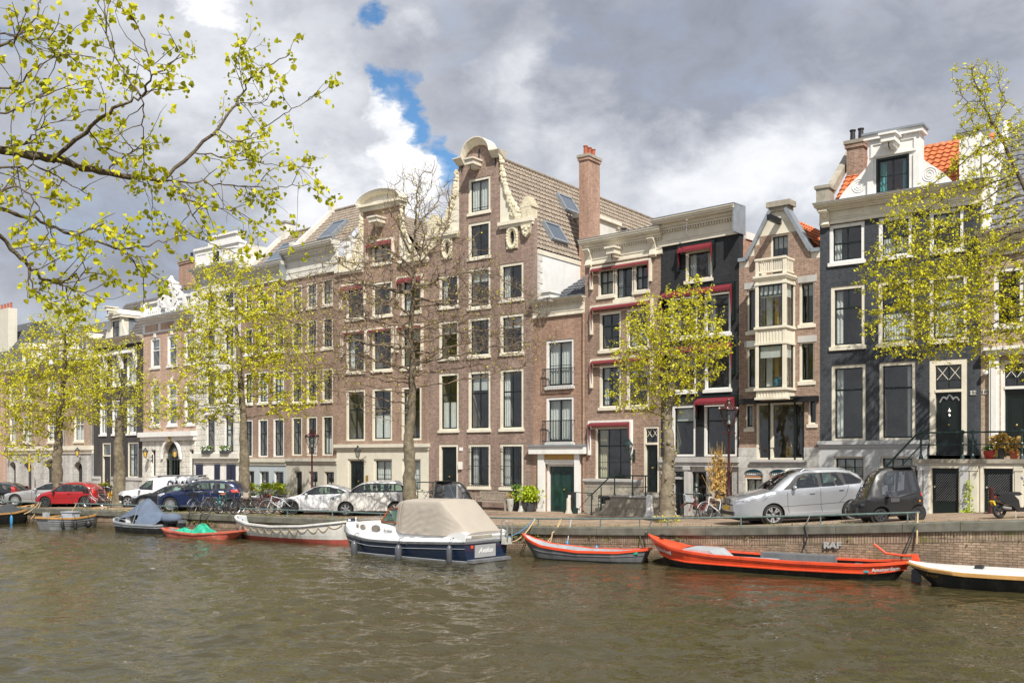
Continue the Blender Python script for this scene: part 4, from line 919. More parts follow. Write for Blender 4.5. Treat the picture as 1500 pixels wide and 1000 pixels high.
for a,b in((1090.6,1118.5),(1127,1155.5),(1166,1195)):
 ua,ub=h.u(a),h.u(b);zt_=h.z(1142,695);zm=h.z(1142,687);mid=(ua+ub)/2
 q=[(ua,g+.12),(ub,g+.12),(ub,zt_)]+[(mid+(ub-ua)/2*math.cos(k*math.pi/8),zt_+(zm-zt_)*math.sin(k*math.pi/8))for k in range(1,8)]+[(ua,zt_)]
 h.win(ua+.02,ub-.02,g+.12,zt_-.12,nv=2,hs=(),fw=.06,sill=False,curt='f',nh=False);h.hole(q)
 m=MB();m.box(ua,ub,.02,.06,zt_-.12,zt_-.06,'orangebar');m.box(ua,ub,.05,.10,zt_-.06,zm-.02,'bluepanel')
 for k in range(10):x=ua+(ub-ua)*(k+.5)/10;m.box(x-.03,x+.03,.03,.05,zt_-.02,zt_+.08,'curtain')
 h.part('window_valance',m)
h.wall('plinth',[(0,g),(W,g),(W,zpl),(h.u(1178.5),zpl),(h.u(1178.5),zs0),(h.u(1108.6),zs0),(h.u(1108.6),zpl),(0,zpl)],'ashlar',v=-.07)
h.side(W,.31,7,g,zs[0],'brick_brown');h.side(0,.31,7,g,zs[0],'brick_brown');h.finish(zs[0]-.2,7)
# ---------------- H13
h=H13;W=h.W;g=h.zb;Z=lambda y,x=1290:h.z(x,y)
zc0,zc1=h.z(1240,325),zp(h,1270,288,.45)
h.win(h.u(1215),h.u(1266.5),h.z(1240,386),h.z(1240,327),nv=2,hs=(.52,),fw=.13,curt='l',frame='white',sash='greenwood');h.win(h.u(1287),h.u(1336),h.z(1240,386),h.z(1240,327),nv=2,hs=(.52,),fw=.13,frame='white');h.win(h.u(1361.6),h.u(1412),h.z(1240,386),h.z(1240,327),nv=2,hs=(.52,),fw=.13,frame='white')
h.win(h.u(1217),h.u(1267),h.z(1242,510),h.z(1242,418),nv=2,hs=(.66,),top=.66,fw=.13,curt='l',frame='cream');h.win(h.u(1286.5),h.u(1340),h.z(1242,510),h.z(1242,418),nv=2,hs=(.66,),top=.66,fw=.13,frame='cream');h.win(h.u(1361.6),h.u(1417),h.z(1242,510),h.z(1242,418),nv=1,hs=(.66,),fw=.13,curt='f',frame='cream')
h.win(h.u(1218),h.u(1268),h.z(1243,645),h.z(1243,534),nv=1,hs=(.69,),fw=.12,sill=False,curt='l',frame='cream');h.win(h.u(1288),h.u(1341),h.z(1243,645),h.z(1243,534),nv=1,hs=(.69,),fw=.12,sill=False,frame='cream')
zpf=h.z(1390,666)
zl0,zl1=h.z(1280,655),h.z(1280,645)
h.door(h.u(1361.6),h.u(1417),zpf,h.z(1390,526),'greenwood','cream',.2,transom=h.z(1390,574),panels=1,fan=True)
h.wall('facade',[(0,zl1-.02),(h.u(1358),zl1-.02),(h.u(1358),zpf-.02),(W,zpf-.02),(W,zc0+.1),(0,zc0+.1)],'brick_grey')
m=MB();r=random.Random(4)
u0,u1=h.u(1372),h.u(1408)
for k in range(40):
 t=k/39;x=u0+.1+(u1-u0-.2)*t;z_=h.z(1390,583)+.12*abs(math.sin(t*9))-.25*abs(t-.5);m.ball((x,.09,z_),.03,.02,.04,'steel',5,4)
mid=(u0+u1)/2;zk=h.z(1390,603)
m.lathe((mid,.08,zk-.2),[(0.01,0),(.05,.06),(.02,.12),(.07,.22),(.02,.3),(.0,.36)],'steel',8);h.part('door_ornament',m)
h.band(0,h.u(1358),zl0,zl1,.16,'palegrey')
for a,b in((1221.6,1267),(1290,1339)):h.win(h.u(a),h.u(b),h.z(1280,712),h.z(1280,668),nv=3,hs=(-.66,-.33),fw=.07,sill=False,curt='f',frame='cream',thick=.025,bars=False)
h.wall('plinth',rect(0,h.u(1358),g,zl0+.01),'palegrey',v=-.04)
h.cornice(.0,W+.05,zc0,zc1,.45,'cream',dentil=False,fr=.62,brackets=(.25,))
m=MB()
for k in range(4):a=.7+(W-1)*k/4;b=.7+(W-1)*(k+.82)/4;zf0,zf1=zc0+.22,zc0+(zc1-zc0)*.52;m.box(a,b,-.085,-.06,zf0,zf0+.04,'cream');m.box(a,b,-.085,-.06,zf1,zf1+.04,'cream');m.box(a,a+.04,-.085,-.06,zf0+.04,zf1,'cream');m.box(b-.04,b,-.085,-.06,zf0+.04,zf1,'cream')
h.part('frieze_panel',m)
# attic gable
na,nb=h.u(1274),h.u(1350);za=zc1+.02;zt_=h.z(1310,203);hl=h.u(1245);v0=-.25
poly=[(na,za),(nb,za),(nb,zt_),(na,zt_)]
h.win(h.u(1286),h.u(1334.5),za+.02,h.z(1310,231),nv=2,hs=(-.5,),fw=.08,frame='greenwood',sash='blackwood',curt='lrT',v=v0,sill=False,thick=.04)
h.wall('attic_gable',poly,'white',v=v0,back=.6,reveal=.15)
m=MB();m.box(na-.12,nb+.12,v0-.14,v0+.6,zt_,zt_+.18,'white');m.box(na-.18,nb+.18,v0-.2,v0+.6,zt_+.18,zt_+.26,'lead');zz_=h.z(1310,229);m.box(na+.12,nb-.12,v0-.06,v0-.002,zz_,zz_+.08,'white');m.box(na+.12,nb-.12,v0-.04,v0-.002,zt_-.2,zt_-.12,'white')
for x in(na+.12,nb-.2):m.box(x,x+.08,v0-.05,v0-.002,zz_+.08,zt_-.2,'white')
for x in(na,nb-.22):m.box(x,x+.22,v0-.06,v0-.001,za,zz_-.1,'white')
for sd,e in((-1,na),(1,nb)):
 pts=[(e,za)];hw=1.15;hh=zt_-za-.5
 for i in range(13):t=i/12;pts.append((e+sd*(hw*(1-t)**1.6+.12*math.sin(t*6)),za+.02+hh*t))
 pts.append((e,za+hh));m.prism(pts if sd>0 else pts[::-1],v0+.02,v0+.3,'white')
 for k in range(3):tyre(m,(e+sd*.34,v0+.02,za+.48),.25-k*.085,.022,'white',20,5)
h.part('gable_trim',m);hoist(h,(na+nb)/2,h.z(1310,212),.5,.75,'white',v0)
# roofs behind: orange tiles, parapets, chimney
ze=zc1-.1;zr=ze+2.7;vr=3.2
h.tiles((.35,.3,ze),(W-.1,.3,ze),(.35,vr,zr),(W-.1,vr,zr),'tile_orange',tw=.25,th=.33,amp=.055)
m=MB();m.beam((.16,.1,ze+.3),(.16,3.2,zr+.2),.3,.3,'oldstone');m.box(-.1,.4,-.15,.5,ze+.1,ze+.75,'oldstone');m.box(-.16,.46,-.2,.55,ze+.75,ze+.87,'oldstone');h.part('parapet',m)
uc0=h.u(1243);vch=2.0
def uat(px,v):
 lo,hi=-3,W+3
 for _ in range(50):
  mid=(lo+hi)/2
  if h.proj(mid,v,9)[0]<px:lo=mid
  else:hi=mid
 return lo
uc0=uat(1240,vch);uc1=uat(1264,vch);zch=zz(208,F/(h.P0[1]-uc0*h.s+vch*h.c));chimney(h,uc0,uc1,vch,vch+.55,ze,zch,'brick_brown',2,along='u',bands=False)
m=MB();u_=uat(1430,0);m.box(W-.75,W-.05,.1,3,ze+.05,ze+2.0,'white');m.box(W-.85,W,.0,3,ze+2.0,ze+2.12,'lead');h.part('dormer',m)
h.side(0,.31,8,g,ze,'brick_grey');h.side(W,.31,8,g,ze+1,'brick_tan');h.finish(ze-.1,8)
m=MB()
x0,x1,y0,y1=h.u(1421),h.u(1430),h.z(1425,578),h.z(1425,572);m.box(x0,x1,-.03,-.002,y0,y1,'offwhite');text_mb(m,'186',.17,'iron',lambda co:((x0+x1)/2+co.x,-.034-co.z,(y0+y1)/2+co.y),.003);h.part('number_plate',m)
# stoop in front of both right-hand houses
vS=-1.7
h=H13;ua_=ufr=None
def us_at(hh,px,v):
 lo,hi=-6,20
 for _ in range(50):
  mid=(lo+hi)/2
  if hh.proj(mid,v,3)[0]<px:lo=mid
  else:hi=mid
 return lo
u0=us_at(h,1345,vS);u1=us_at(h,1520,vS);sS=F/(h.P0[1]-u0*h.s+vS*h.c);zt_=zz(672,sS);g2=gz(*h.world(u0,vS)[:2])
st=thing('stoop','raised stone stoop with two dark cellar doors below its platform','stoop',(*h.world(u0,vS)[:2],g2),-h.th)
LN=u1-u0;ux=lambda px,h_=h,v_=vS,q_=u0:us_at(h_,px,v_)-q_
m=MB();m.box(-.12,LN,-.1,1.6,zt_-.14,zt_,'oldstone');m.box(-.05,LN,-.05,1.6,zt_-.22,zt_-.14,'beige');m.build('platform',st,off=(0,0,g2))
m=MB();hs_=[]
D=((1365,1405),(1441,1484));zd=zz(685,sS)
V,T=tri2d([(0,g2-.2),(LN,g2-.2),(LN,zt_-.22),(0,zt_-.22)],[rect(ux(a),ux(b),g2-.19,zd)for a,b in D])
m.add([(x,0,y)for x,y in V],T,'creamground')
for a,b in D:
 for x in(ux(a),ux(b)):m.add([(x,0,g2-.2),(x,.2,g2-.2),(x,.2,zd),(x,0,zd)],[(0,1,2,3)],'creamground')
 m.add([(ux(a),0,zd),(ux(b),0,zd),(ux(b),.2,zd),(ux(a),.2,zd)],[(0,1,2,3)],'creamground')
m.box(0,.12,.02,1.6,g2-.2,zt_-.23,'palegrey');m.build('front_wall',st,off=(0,0,g2))
m=MB()
for a,b,mt in((1345,1352,'palegrey'),(1353.5,1360.5,'palegrey'),(1407,1419.5,'palegrey'),(1421,1432,'creamground'),(1487,1497,'creamground')):
 m.box(ux(a),ux(b),-.07,-.002,g2-.1,zt_-.4,mt);m.box(ux(a)-.03,ux(b)+.03,-.09,-.002,zt_-.4,zt_-.24,mt);m.box(ux(a)-.03,ux(b)+.03,-.09,-.002,g2-.1,g2+.12,mt)
for a,b in D:m.box(ux(a)-.1,ux(a),-.04,-.002,g2-.1,zd+.08,'cream');m.box(ux(b),ux(b)+.1,-.04,-.002,g2-.1,zd+.08,'cream');m.box(ux(a)-.0,ux(b),-.04,-.002,zd,zd+.08,'cream')
m.build('pilaster',st,off=(0,0,g2))
for a,b in D:
 m=MB();xa,xb=ux(a)+.01,ux(b)-.01;m.box(xa,xb,.1,.16,g2-.1,zd-.01,'greenwood');m.box(xa+.1,xb-.1,.08,.1,g2+.1,g2+.35,'greenwood')
 for i in range(9):
  for j in range(10):x=xa+.14+(xb-xa-.28)*i/8;z_=g2+.55+(zd-g2-.8)*j/9;m.beam((x-.04,.085,z_-.05),(x+.04,.085,z_+.05),.012,.012,'steel');m.beam((x+.04,.085,z_-.05),(x-.04,.085,z_+.05),.012,.012,'iron')
 d=m.build('cellar_door',st,off=(0,0,g2));k=MB();k.ball((xa+.08,.06,g2+1.0),.04,.04,.04,'chrome',8,5);k.build('handle',d,off=(0,0,g2))
m=MB();zr=zt_+.93
posts=[ux(p)for p in(1349,1410,1425,1497)]
for x in posts:m.lathe((x,.0,zt_),[(.09,0),(.06,.12),(.035,.18),(.035,.5),(.055,.53),(.035,.57),(.035,.86),(.07,.9),(.07,.97),(.03,1.0),(0,1.02)],'greeniron',8)
m.tube([(posts[0],0,zr),(LN,0,zr)],.032,'greeniron',6);m.tube([(posts[0],0,zt_+.5),(LN,0,zt_+.5)],.02,'greeniron',6)
xs=ux(1270);m.tube([(posts[0],0,zr),(posts[0]-.15,0,zr-.05),(xs,0,g2+.95)],.035,'greeniron',6);m.tube([(posts[0],0,zt_+.5),(xs+.3,0,g2+.7)],.022,'greeniron',6);m.tube([(xs,0,g2),(xs,0,g2+.95)],.04,'greeniron',6);m.build('railing',st,off=(0,0,g2))
m=MB();ns=6
for k in range(ns):xa=xs+.25+(-.13-xs-.25)*k/ns;xb=xs+.25+(-.13-xs-.25)*(k+1)/ns;m.box(xa,xb-.003,.05,1.4,g2-.2,g2+(zt_-g2)*(k+1)/(ns+1),'greystone')
m.build('steps',st,off=(0,0,g2))
STO=(h,u0,vS,zt_,g2,ux,sS)
# ---------------- H14
h=H14;W=h.W;g=h.zb;Z=lambda y:h.z(1470,y)
zc0,zc1=Z(372),zp(h,1470,335,.4)
h.row([(1456,1500),(1520,1562),(1583,1625)],1470,392,480,nv=2,hs=(.5,),fw=.14,frame='white')
zpf=h.z(1470,668)
h.door(h.u(1466),h.u(1512),zpf,Z(528),'greenwood','white',.12,transom=Z(570),panels=1,fan=True);h.win(h.u(1535),h.u(1570),Z(640),Z(535),nv=2,frame='white')
h.wall('facade',[(0,zpf-1.2),(W,zpf-1.2),(W,zc0+.1),(0,zc0+.1)],'brick_tan')
m=MB()
for a,b in((1450,1464),(1514,1528)):m.box(h.u(a),h.u(b),-.14,-.002,zpf,Z(520),'white');m.box(h.u(a)+.07,h.u(b)-.07,-.18,-.14,zpf+.2,Z(530),'white');m.box(h.u(a)-.04,h.u(b)+.04,-.2,-.002,zpf,zpf+.2,'white')
m.box(h.u(1446),h.u(1532),-.26,-.002,Z(520),Z(513),'white');m.box(h.u(1443),h.u(1535),-.36,-.002,Z(513),Z(508),'white');h.part('door_surround',m)
m=MB();x0,x1,y0,y1=h.u(1439),h.u(1447.5),h.z(1443,577),h.z(1443,571);m.box(x0,x1,-.03,-.002,y0,y1,'offwhite');text_mb(m,'184',.16,'iron',lambda co:((x0+x1)/2+co.x,-.034-co.z,(y0+y1)/2+co.y),.003);h.part('number_plate',m)
h.cornice(0,W,zc0,zc1,.45,'cream');ze=zc1-.1;h.tiles((.1,.3,ze),(W,.3,ze),(.1,4.5,ze+5.2),(W,4.5,ze+5.2),'tile_slate',tw=.25,th=.3)
m=MB();m.box(.0,.18,.1,4.5,ze,ze+3.6,'white');m.prism([(.1,ze),(4.6,ze),(4.6,ze+5.3),(4.2,ze+5.3)],0,.2,'white','yz');h.part('parapet',m);h.finish(ze,7)
m=MB();m.ball((h.u(1444.5),-.15,h.z(1444,546)),.1,.1,.1,'white',10,6);m.box(h.u(1444.5)-.02,h.u(1444.5)+.02,-.12,0,h.z(1444,546)-.02,h.z(1444,546)+.02,'iron');h.part('globe_lamp',m)
# ---------------- H7
h=H7;W=h.W;g=h.zb;Z=lambda y:h.z(560,y);cols=[(507,535),(545,574.5),(588,617.5)]
h.win(h.u(545),h.u(573.5),Z(387),Z(354),nv=2,hs=(-.35,),fw=.12);h.awning(h.u(540),h.u(576),Z(352),1.1,.12)
h.row(cols,560,412,464,nv=1,hs=(-.4,),fw=.14)
h.awning(h.u(501),h.u(535),Z(411),1.3,.12);h.awning(h.u(585),h.u(619),Z(411),1.3,.12)
h.row(cols,560,482,544,nv=1,hs=(),fw=.14)
for a,b in cols:h.awning(h.u(a)-.2,h.u(b)+.06,Z(481),1.4,.06,fold=.08,val=.5)
h.row(cols,560,568,645,nv=2,hs=(.62,),fw=.14,sill=False)
zl0,zl1=Z(659),Z(650)
um=h.u(558.5);nl,nr=h.u(532),h.u(586);zsh=Z(387);zs1=Z(306)
out=[(0,zl1-.02),(W,zl1-.02),(W,zsh),(nr,zsh),(nr,zs1),(nl,zs1),(nl,zsh),(0,zsh)]
h.wall('facade',out,'brick_brown',back=.4)
m=MB();hw=(nr-nl)/2+.22;um=(nl+nr)/2;rise=Z(281)-zs1-.3
m.box(um-hw+.1,um+hw-.1,-.16,.42,zs1,zs1+.22,'cream');m.box(um-hw,um+hw,-.32,.42,zs1+.22,zs1+.34,'cream')
arcp=[(um+hw*math.cos(math.pi*i/16),zs1+.34+rise*math.sin(math.pi*i/16))for i in range(17)]
m.prism(arcp,-.06,.42,'cream')
vs=[]
for i in range(17):
 a=math.pi*i/16;x,z_=math.cos(a),math.sin(a)
 for rr,y in((-.22,-.07),(-.12,-.3),(-.04,-.34),(.03,-.38),(.03,.42),(-.22,.42)):vs.append((um+(hw+rr)*x,y,zs1+.34+(rise+rr)*z_+.02))
m.add(vs,[(i*6+j,(i+1)*6+j,(i+1)*6+(j+1)%6,i*6+(j+1)%6)for i in range(16)for j in range(6)]+[tuple(range(6)),tuple(range(96,102))[::-1]],'cream')
h.part('pediment',m)
for sd,a,b in((-1,0,nl),(1,nr,W)):h.band(a,b,zsh-.26,zsh,.2,'cream');h.scroll(sd,nl if sd<0 else nr,zsh,1.35,3.0)
for c in(.35,W-.3):
 m=MB();m.box(c-.26,c+.26,-.1,.4,zsh,zsh+.4,'ornament');r=random.Random(3)
 for k in range(14):m.ball((c+r.uniform(-.22,.22),r.uniform(-.1,.25),zsh+.45+r.random()*.35),.1,.1,.1,'ornament',6,4)
 h.part('pedestal',m)
hoist(h,um,Z(325),.6,.7)
h.band(0,W,zl0,zl1,.22,'creamground',e=.1)
h.door(h.u(510),h.u(534.5),g+.25,Z(672),'greenwood','creamground',.1,panels=3,leafs=2)
for a,b in((548,575),(590,617)):h.win(h.u(a),h.u(b),g+.9,Z(672),nv=2,hs=(-.5,),fw=.1,frame='creamground',sash='greenwood',sill=False,curt='f')
h.wall('ground_floor',rect(0,W,g,zl0+.01),'creamground',v=-.05)
ze=zsh-.2;zr=zs1+.0
h.tiles((W,.45,ze),(W,9,ze),(um,.45,zr),(um,9,zr),'tile_tan');h.tiles((0,.45,ze),(0,9,ze),(um,.45,zr),(um,9,zr),'tile_tan')
m=MB();q=[(0,ze),(0,ze+1.7),(.35,ze+1.9),(um-.6,zr+.05),(um,zr+.3),(um,ze)];m.prism(q,.5,.75,'plaster');h.part('party_wall',m)
m=MB();m.box(um-.55,um-.1,.45,.9,zr+.1,zr+.5,'plaster');m.box(um-.6,um-.05,.4,.95,zr+.5,zr+.6,'oldstone');m.box(.05,.5,.45,.9,ze+1.7,ze+2.1,'plaster');m.box(0,.55,.4,.95,ze+2.1,ze+2.2,'oldstone');h.part('parapet_post',m)
h.side(0,.41,9,g,ze+.3,'plaster');h.side(W,.41,9,g,ze,'plaster');h.finish(ze-.1,9)
wall_lantern(h,h.u(537),Z(662),.7,'lampglass','iron wall lantern over the dark door of the cream ground floor')
m=MB();m.box(h.u(537),h.u(540.5),-.08,-.05,Z(706),Z(696),'brass');h.part('name_plate',m)
# ---------------- H6
h=H6;W=h.W;g=h.zb;X=456;Z=lambda y:h.z(X,y);cols=[(427,442.5),(449,464.5),(471.5,487.5)]
h.row(cols,X,413,452,nv=2,hs=(.5,),fw=.12,curt='f');h.row(cols,X,468,514,nv=3,hs=(-.25,.5,-.75),fw=.12);h.row(cols,X,541,590,nv=2,hs=(.5,),fw=.12,curt='');h.row(cols,X,609,667,nv=2,hs=(.62,),fw=.12,sill=False,curt='')
zl0,zl1=Z(679),Z(671);zc0,zc1=Z(404),zp(h,X,358,.5)
h.wall('facade',rect(0,W,zl1-.02,zc0+.1),'brick_brown');h.band(0,W,zl0,zl1,.18,'beige')
h.door(h.u(432),h.u(443),g+.1,Z(690),'blackwood','beige',.06,panels=2,knob=False)
for a,b in((453,466),(476,490)):h.win(h.u(a),h.u(b),g+.7,Z(690),nv=2,hs=(-.5,),fw=.06,frame='beige',sash='greenwood',sill=False,curt='h')
h.wall('ground_floor',rect(0,W,g,zl0+.01),'beige',v=-.04)
h.cornice(0,W,zc0,zc1,.5,'offwhite',fr=.68)
def troof(h,ze,rise,dep,mat,sk=()):
 P=((0,.3,ze),(h.W,.3,ze),(0,dep,ze+rise),(h.W,dep,ze+rise));h.tiles(*P,mat,tw=.25,th=.34)
 m=MB();m.tube([(0,dep,ze+rise+.05),(h.W,dep,ze+rise+.05)],.12,mat,8);h.part('ridge',m)
 for a0,a1,b0,b1 in sk:skylight(h,*P,a0,a1,b0,b1)
ze=zc1-.15;troof(h,ze,3.2,3.6,'tile_tan',((.42,.68,.18,.55),))
m=MB();m.beam((.0,.4,ze+.3),(.0,3.5,ze+3.25),.3,.3,'offwhite');m.box(-.2,.2,3.3,3.7,ze+3.1,ze+3.7,'offwhite');m.box(-.2,.25,.3,.7,ze+.2,ze+.75,'offwhite');h.part('parapet',m);h.side(0,.31,7,g,ze,'offwhite');h.finish(ze-.1,7)
m=MB();m.box(-.04,.06,-.5,.3,zc0,zc1,'lead');h.part('cornice_end',m)
# ---------------- H5
h=H5;W=h.W;g=h.zb;X=408;Z=lambda y:h.z(X,y);cols=[(358,370),(378,392.5),(400,416)]
h.row(cols,X,421,456,nv=2,hs=(.5,),fw=.12,frame='white');h.row(cols,X,473,516,nv=2,hs=(.5,),fw=.12,frame='white');h.row(cols,X,541,590,nv=2,hs=(.5,),fw=.12,frame='white',curt='f');h.row(cols,X,612,669,nv=2,hs=(.62,),fw=.12,sill=False,frame='white')
zl0,zl1=Z(681),Z(671);zc0,zc1=Z(411),zp(h,X,384,.45)
h.wall('facade',rect(0,W,zl1-.02,zc0+.1),'brick_brown');h.band(0,W,zl0,zl1,.18,'creamground')
h.door(h.u(364),h.u(373),g+.1,Z(690),'blackwood','paleblue',.05,panels=2,knob=False)
for a,b in((381,394.5),(402,416)):h.win(h.u(a),h.u(b),g+.5,Z(690),nv=2,hs=(.5,),fw=.06,frame='white',sash='greenwood',sill=False)
h.wall('ground_floor',rect(0,W,g,zl0+.01),'paleblue',v=-.04);h.cornice(0,W,zc0,zc1,.45,'offwhite',fr=.55)
ze=zc1-.15;troof(h,ze,3.0,3.4,'tile_tan',((.35,.75,.15,.6),))
m=MB();m.box(.0,.7,2.9,3.7,ze+2.2,ze+3.7,'offwhite');m.box(-.06,.76,2.84,3.76,ze+3.7,ze+3.82,'oldstone');m.beam((.1,.4,ze+.3),(.1,3.3,ze+3.0),.3,.3,'offwhite');h.part('parapet',m);h.side(0,.31,7,g,ze,'offwhite');h.finish(ze-.1,7)
# ---------------- H4
h=H4;W=h.W;g=h.zb;X=325;Z=lambda y:h.z(X,y);cols=[(302.5,315),(329,342.5)]
h.row(cols,X,428,455,nv=1,hs=(.5,),fw=.08,frame='white',sash='blackwood');h.row(cols,X,480,526,nv=1,hs=(.5,),fw=.08,frame='white',sash='blackwood');h.row(cols,X,543,594,nv=1,hs=(.5,),fw=.08,frame='white',sash='blackwood');h.row(cols,X,607,663,nv=1,hs=(.6,),fw=.08,frame='white',sash='blackwood',sill=False)
zl0,zl1=Z(677),Z(664);zc0,zc1=Z(402),zp(h,308,391,.5)
h.wall('facade',rect(0,W,zl1-.02,zc0+.1),'rustic');h.band(0,W,zl0,zl1,.3,'offwhite')
m=MB()
for a,b in cols:
 for y in(428,480,543,607):
  z_=Z(y);ua,ub=h.u(a)-.1,h.u(b)+.1;m.box(ua,ub,-.14,-.002,z_+.02,z_+.14,'white');m.prism([(ua,z_+.14),(ub,z_+.14),((ua+ub)/2,z_+.34)],-.14,-.002,'white')
h.part('window_hood',m)
h.cornice(0,W,zc0,zc1,.5,'offwhite',fr=.35)
ze=zc1;za=Z(361);m=MB();m.box(.05,W-.05,-.1,.4,ze,za,'white');m.box(0,W,-.2,.45,za,za+.15,'white');ua,ub=h.u(308),h.u(349);m.box(ua,ub,-.18,.4,za+.15,za+.6,'white');m.box(ua-.1,ub+.1,-.28,.4,za+.6,za+.74,'white')
for a,b in((.3,1.3),(1.6,W*.45),(W*.6,W-.4)):m.box(a,b,-.13,-.1,ze+.3,ze+.36,'white');m.box(a,b,-.13,-.1,za-.3,za-.24,'white')
m.box(h.u(316),h.u(323),-.2,-.1,Z(382),Z(368),'blackwood');h.part('attic',m)
h.wall('ground_floor',rect(0,W,g,zl0+.01),'white',v=-.03)
for a,b,c in((289,298,'bluewood'),(316,323,'bluewood')):
 m=MB();m.box(h.u(a),h.u(b),-.12,-.032,g+.3,Z(680),c)
 for k in range(10):z_=g+.4+(Z(680)-g-.5)*k/10;m.box(h.u(a)+.06,h.u(b)-.06,-.135,-.12,z_,z_+.07,c)
 h.part('shutter',m)
m=MB();m.box(h.u(303),h.u(315),-.05,-.032,g+.3,Z(681),'curtain');m.box(h.u(303),h.u(315),-.08,-.05,g+.3,g+.36,'white');h.part('ground_window',m)
m=MB();m.box(h.u(333),h.u(346),-.08,-.032,g,Z(680),'bluewood');m.box(h.u(339),h.u(340),-.1,-.08,g+.2,Z(682),'blackwood');h.part('door',m)
h.side(0,.31,7,g,za,'offwhite');h.side(W,.31,7,g,za,'offwhite');h.finish(ze,7)
for a,b in cols:
 x,y,_=h.world((h.u(a)+h.u(b))/2,-.3);fb=thing('flower_box','window box of flowers on the ledge of the white stone house, %s of two'%('left' if a<310 else 'right'),'flower box',(x,y,zl1),-h.th,'window boxes')
 m=MB();m.box(-.45,.45,-.12,.12,0,.2,'potgrey');m.build('planter',fb);m=MB();r=random.Random(a)
 for k in range(150):c=Vector((r.uniform(-.48,.48),r.uniform(-.15,.15),.2+r.random()*.3));d=Vector((r.uniform(-1,1),r.uniform(-1,1),r.uniform(-1,1)))*.05;e=d.orthogonal();m.add([c-d,c+e,c+d,c-e],[(0,1,2,3)],'leaf_green' if k%4 else 'curtain')
 m.build('plants',fb)
# ---------------- H3
h=H3;W=h.W;g=h.zb;X=250;Z=lambda y:h.z(X,y);cols=[(220.5,234.5),(245,259.5),(270,285)]
h.row(cols,X,491,537,nv=1,hs=(.6,),fw=.13,frame='white',sash='white',curt='b');h.row(cols,X,562,624,nv=1,hs=(.66,),fw=.13,frame='white',sash='white',curt='B')
zl0,zl1=Z(645),Z(632);zc0=Z(486);zc1=zp(h,X,460,.5)
zbr=Z(484)
h.wall('facade',rect(0,W,zl1-.02,zbr+.1),'brick_salmon')
m=MB()
for a,b in cols:
 mid=(h.u(a)+h.u(b))/2
 for y in(490,561):z_=Z(y);m.box(mid-.14,mid+.14,-.06,-.002,z_-.02,z_+.42,'white')
h.part('keystone',m)
m=MB();za,zb_=Z(484),Z(470);m.box(0,W,-.04,.1,za,zb_,'white');n=3
for k in range(3):a=.35+(W-.5)*k/3;b=a+(W-.5)/3-.4;m.box(a,b,-.06,-.04,za+.14,zb_-.06,'brick_salmon')
h.part('frieze',m);h.cornice(0,W,zb_,zc1,.5,'white',fr=.25,dentil=False)
# balustrade with carved crest
zb0=zc1;zb1=zb0+1.15;m=MB();m.box(0,W,-.15,.15,zb0,zb0+.3,'white');m.box(0,W,-.16,.16,zb1-.14,zb1,'white')
cu0,cu1=h.u(237),h.u(272)
for a,b in((0,.5),(cu0-.25,cu0+.1),(cu1-.1,cu1+.25),(W-.35,W)):m.box(a,b,-.2,.2,zb0,zb1+.06,'white')
for a,b in((.5,cu0-.25),(cu1+.25,W-.35)):
 n=max(2,int((b-a)/.25))
 for k in range(n):x=a+(b-a)*(k+.5)/n;m.lathe((x,0,zb0+.3),[(.06,0),(.04,.06),(.09,.22),(.09,.32),(.04,.5),(.06,.68),(.06,.72)],'white',8)
h.part('balustrade',m)
m=MB();c=(cu0+cu1)/2;R1=(cu1-cu0)/2
zc_=zb0+1.1
ring=[(c+.75*math.cos(k*math.pi/12),zc_+.80*math.sin(k*math.pi/12))for k in range(24)];hole_=[(c+.32*math.cos(k*math.pi/8),zc_+.45*math.sin(k*math.pi/8))for k in range(16)]
V,T=tri2d(ring,[hole_]);m.add([(x,-.28,y)for x,y in V],T,'white');m.add([(x,-.28,y)for x,y in ring]+[(x,.2,y)for x,y in ring],[(i,24+i,24+(i+1)%24,(i+1)%24)for i in range(24)],'white');m.add([(x,-.28,y)for x,y in hole_]+[(x,.2,y)for x,y in hole_],[(i,(i+1)%16,16+(i+1)%16,16+i)for i in range(16)],'white')
m.box(c-.4,c+.4,.1,.15,zc_-.5,zc_+.5,'room');r=random.Random(9)
for k in range(90):
 a=r.random()*6.28;rr=r.uniform(.9,1.25);x=c+rr*1.05*math.cos(a);z_=zc_+rr*.88*math.sin(a)
 if z_<zb0+.1:continue
 m.ball((x,-.15+r.uniform(-.12,.1),z_),r.uniform(.1,.22),.16,r.uniform(.1,.22),'white',7,5)
for k in range(7):m.ball((c+(k-3)*.13,-.2,zc_+1.0+.25*math.cos((k-3)*.5)),.13,.15,.2,'white',7,5)
m.ball((c,-.15,zc_+1.38),.14,.15,.18,'white',8,6);h.part('crest',m)
# white ground floor with arched door
du0,du1=h.u(241),h.u(265);mid=(du0+du1)/2;zsp=Z(672);rad=(du1-du0)/2
q=[(du0,g+.01),(du1,g+.01),(du1,zsp)]+[(mid+rad*math.cos(k*math.pi/10),zsp+rad*1.1*math.sin(k*math.pi/10))for k in range(1,10)]+[(du0,zsp)]
h.hole(q)
for a,b in((223,229.5),(279,285)):h.win(h.u(a),h.u(b),Z(698),Z(658),nv=1,hs=(.62,),fw=.06,frame='white',sash='greenwood',sill=False)
h.wall('ground_floor',rect(0,W,g,zl0+.01),'rustic',v=-.08,reveal=.35)
h.band(0,W,zl0,zl1,.4,'white',e=.12)
m=MB();V,T=tri2d(q,[]);m.add([(x,.22,y)for x,y in V],T,'pane_green');m.box(mid-.05,mid+.05,.14,.26,g,zsp+rad*1.05,'greenwood')
for x in(du0+.03,mid-.4,mid+.32,du1-.11):m.box(x,x+.08,.15,.25,g,zsp+(.2 if abs(x-mid)<rad*.7 else 0),'greenwood')
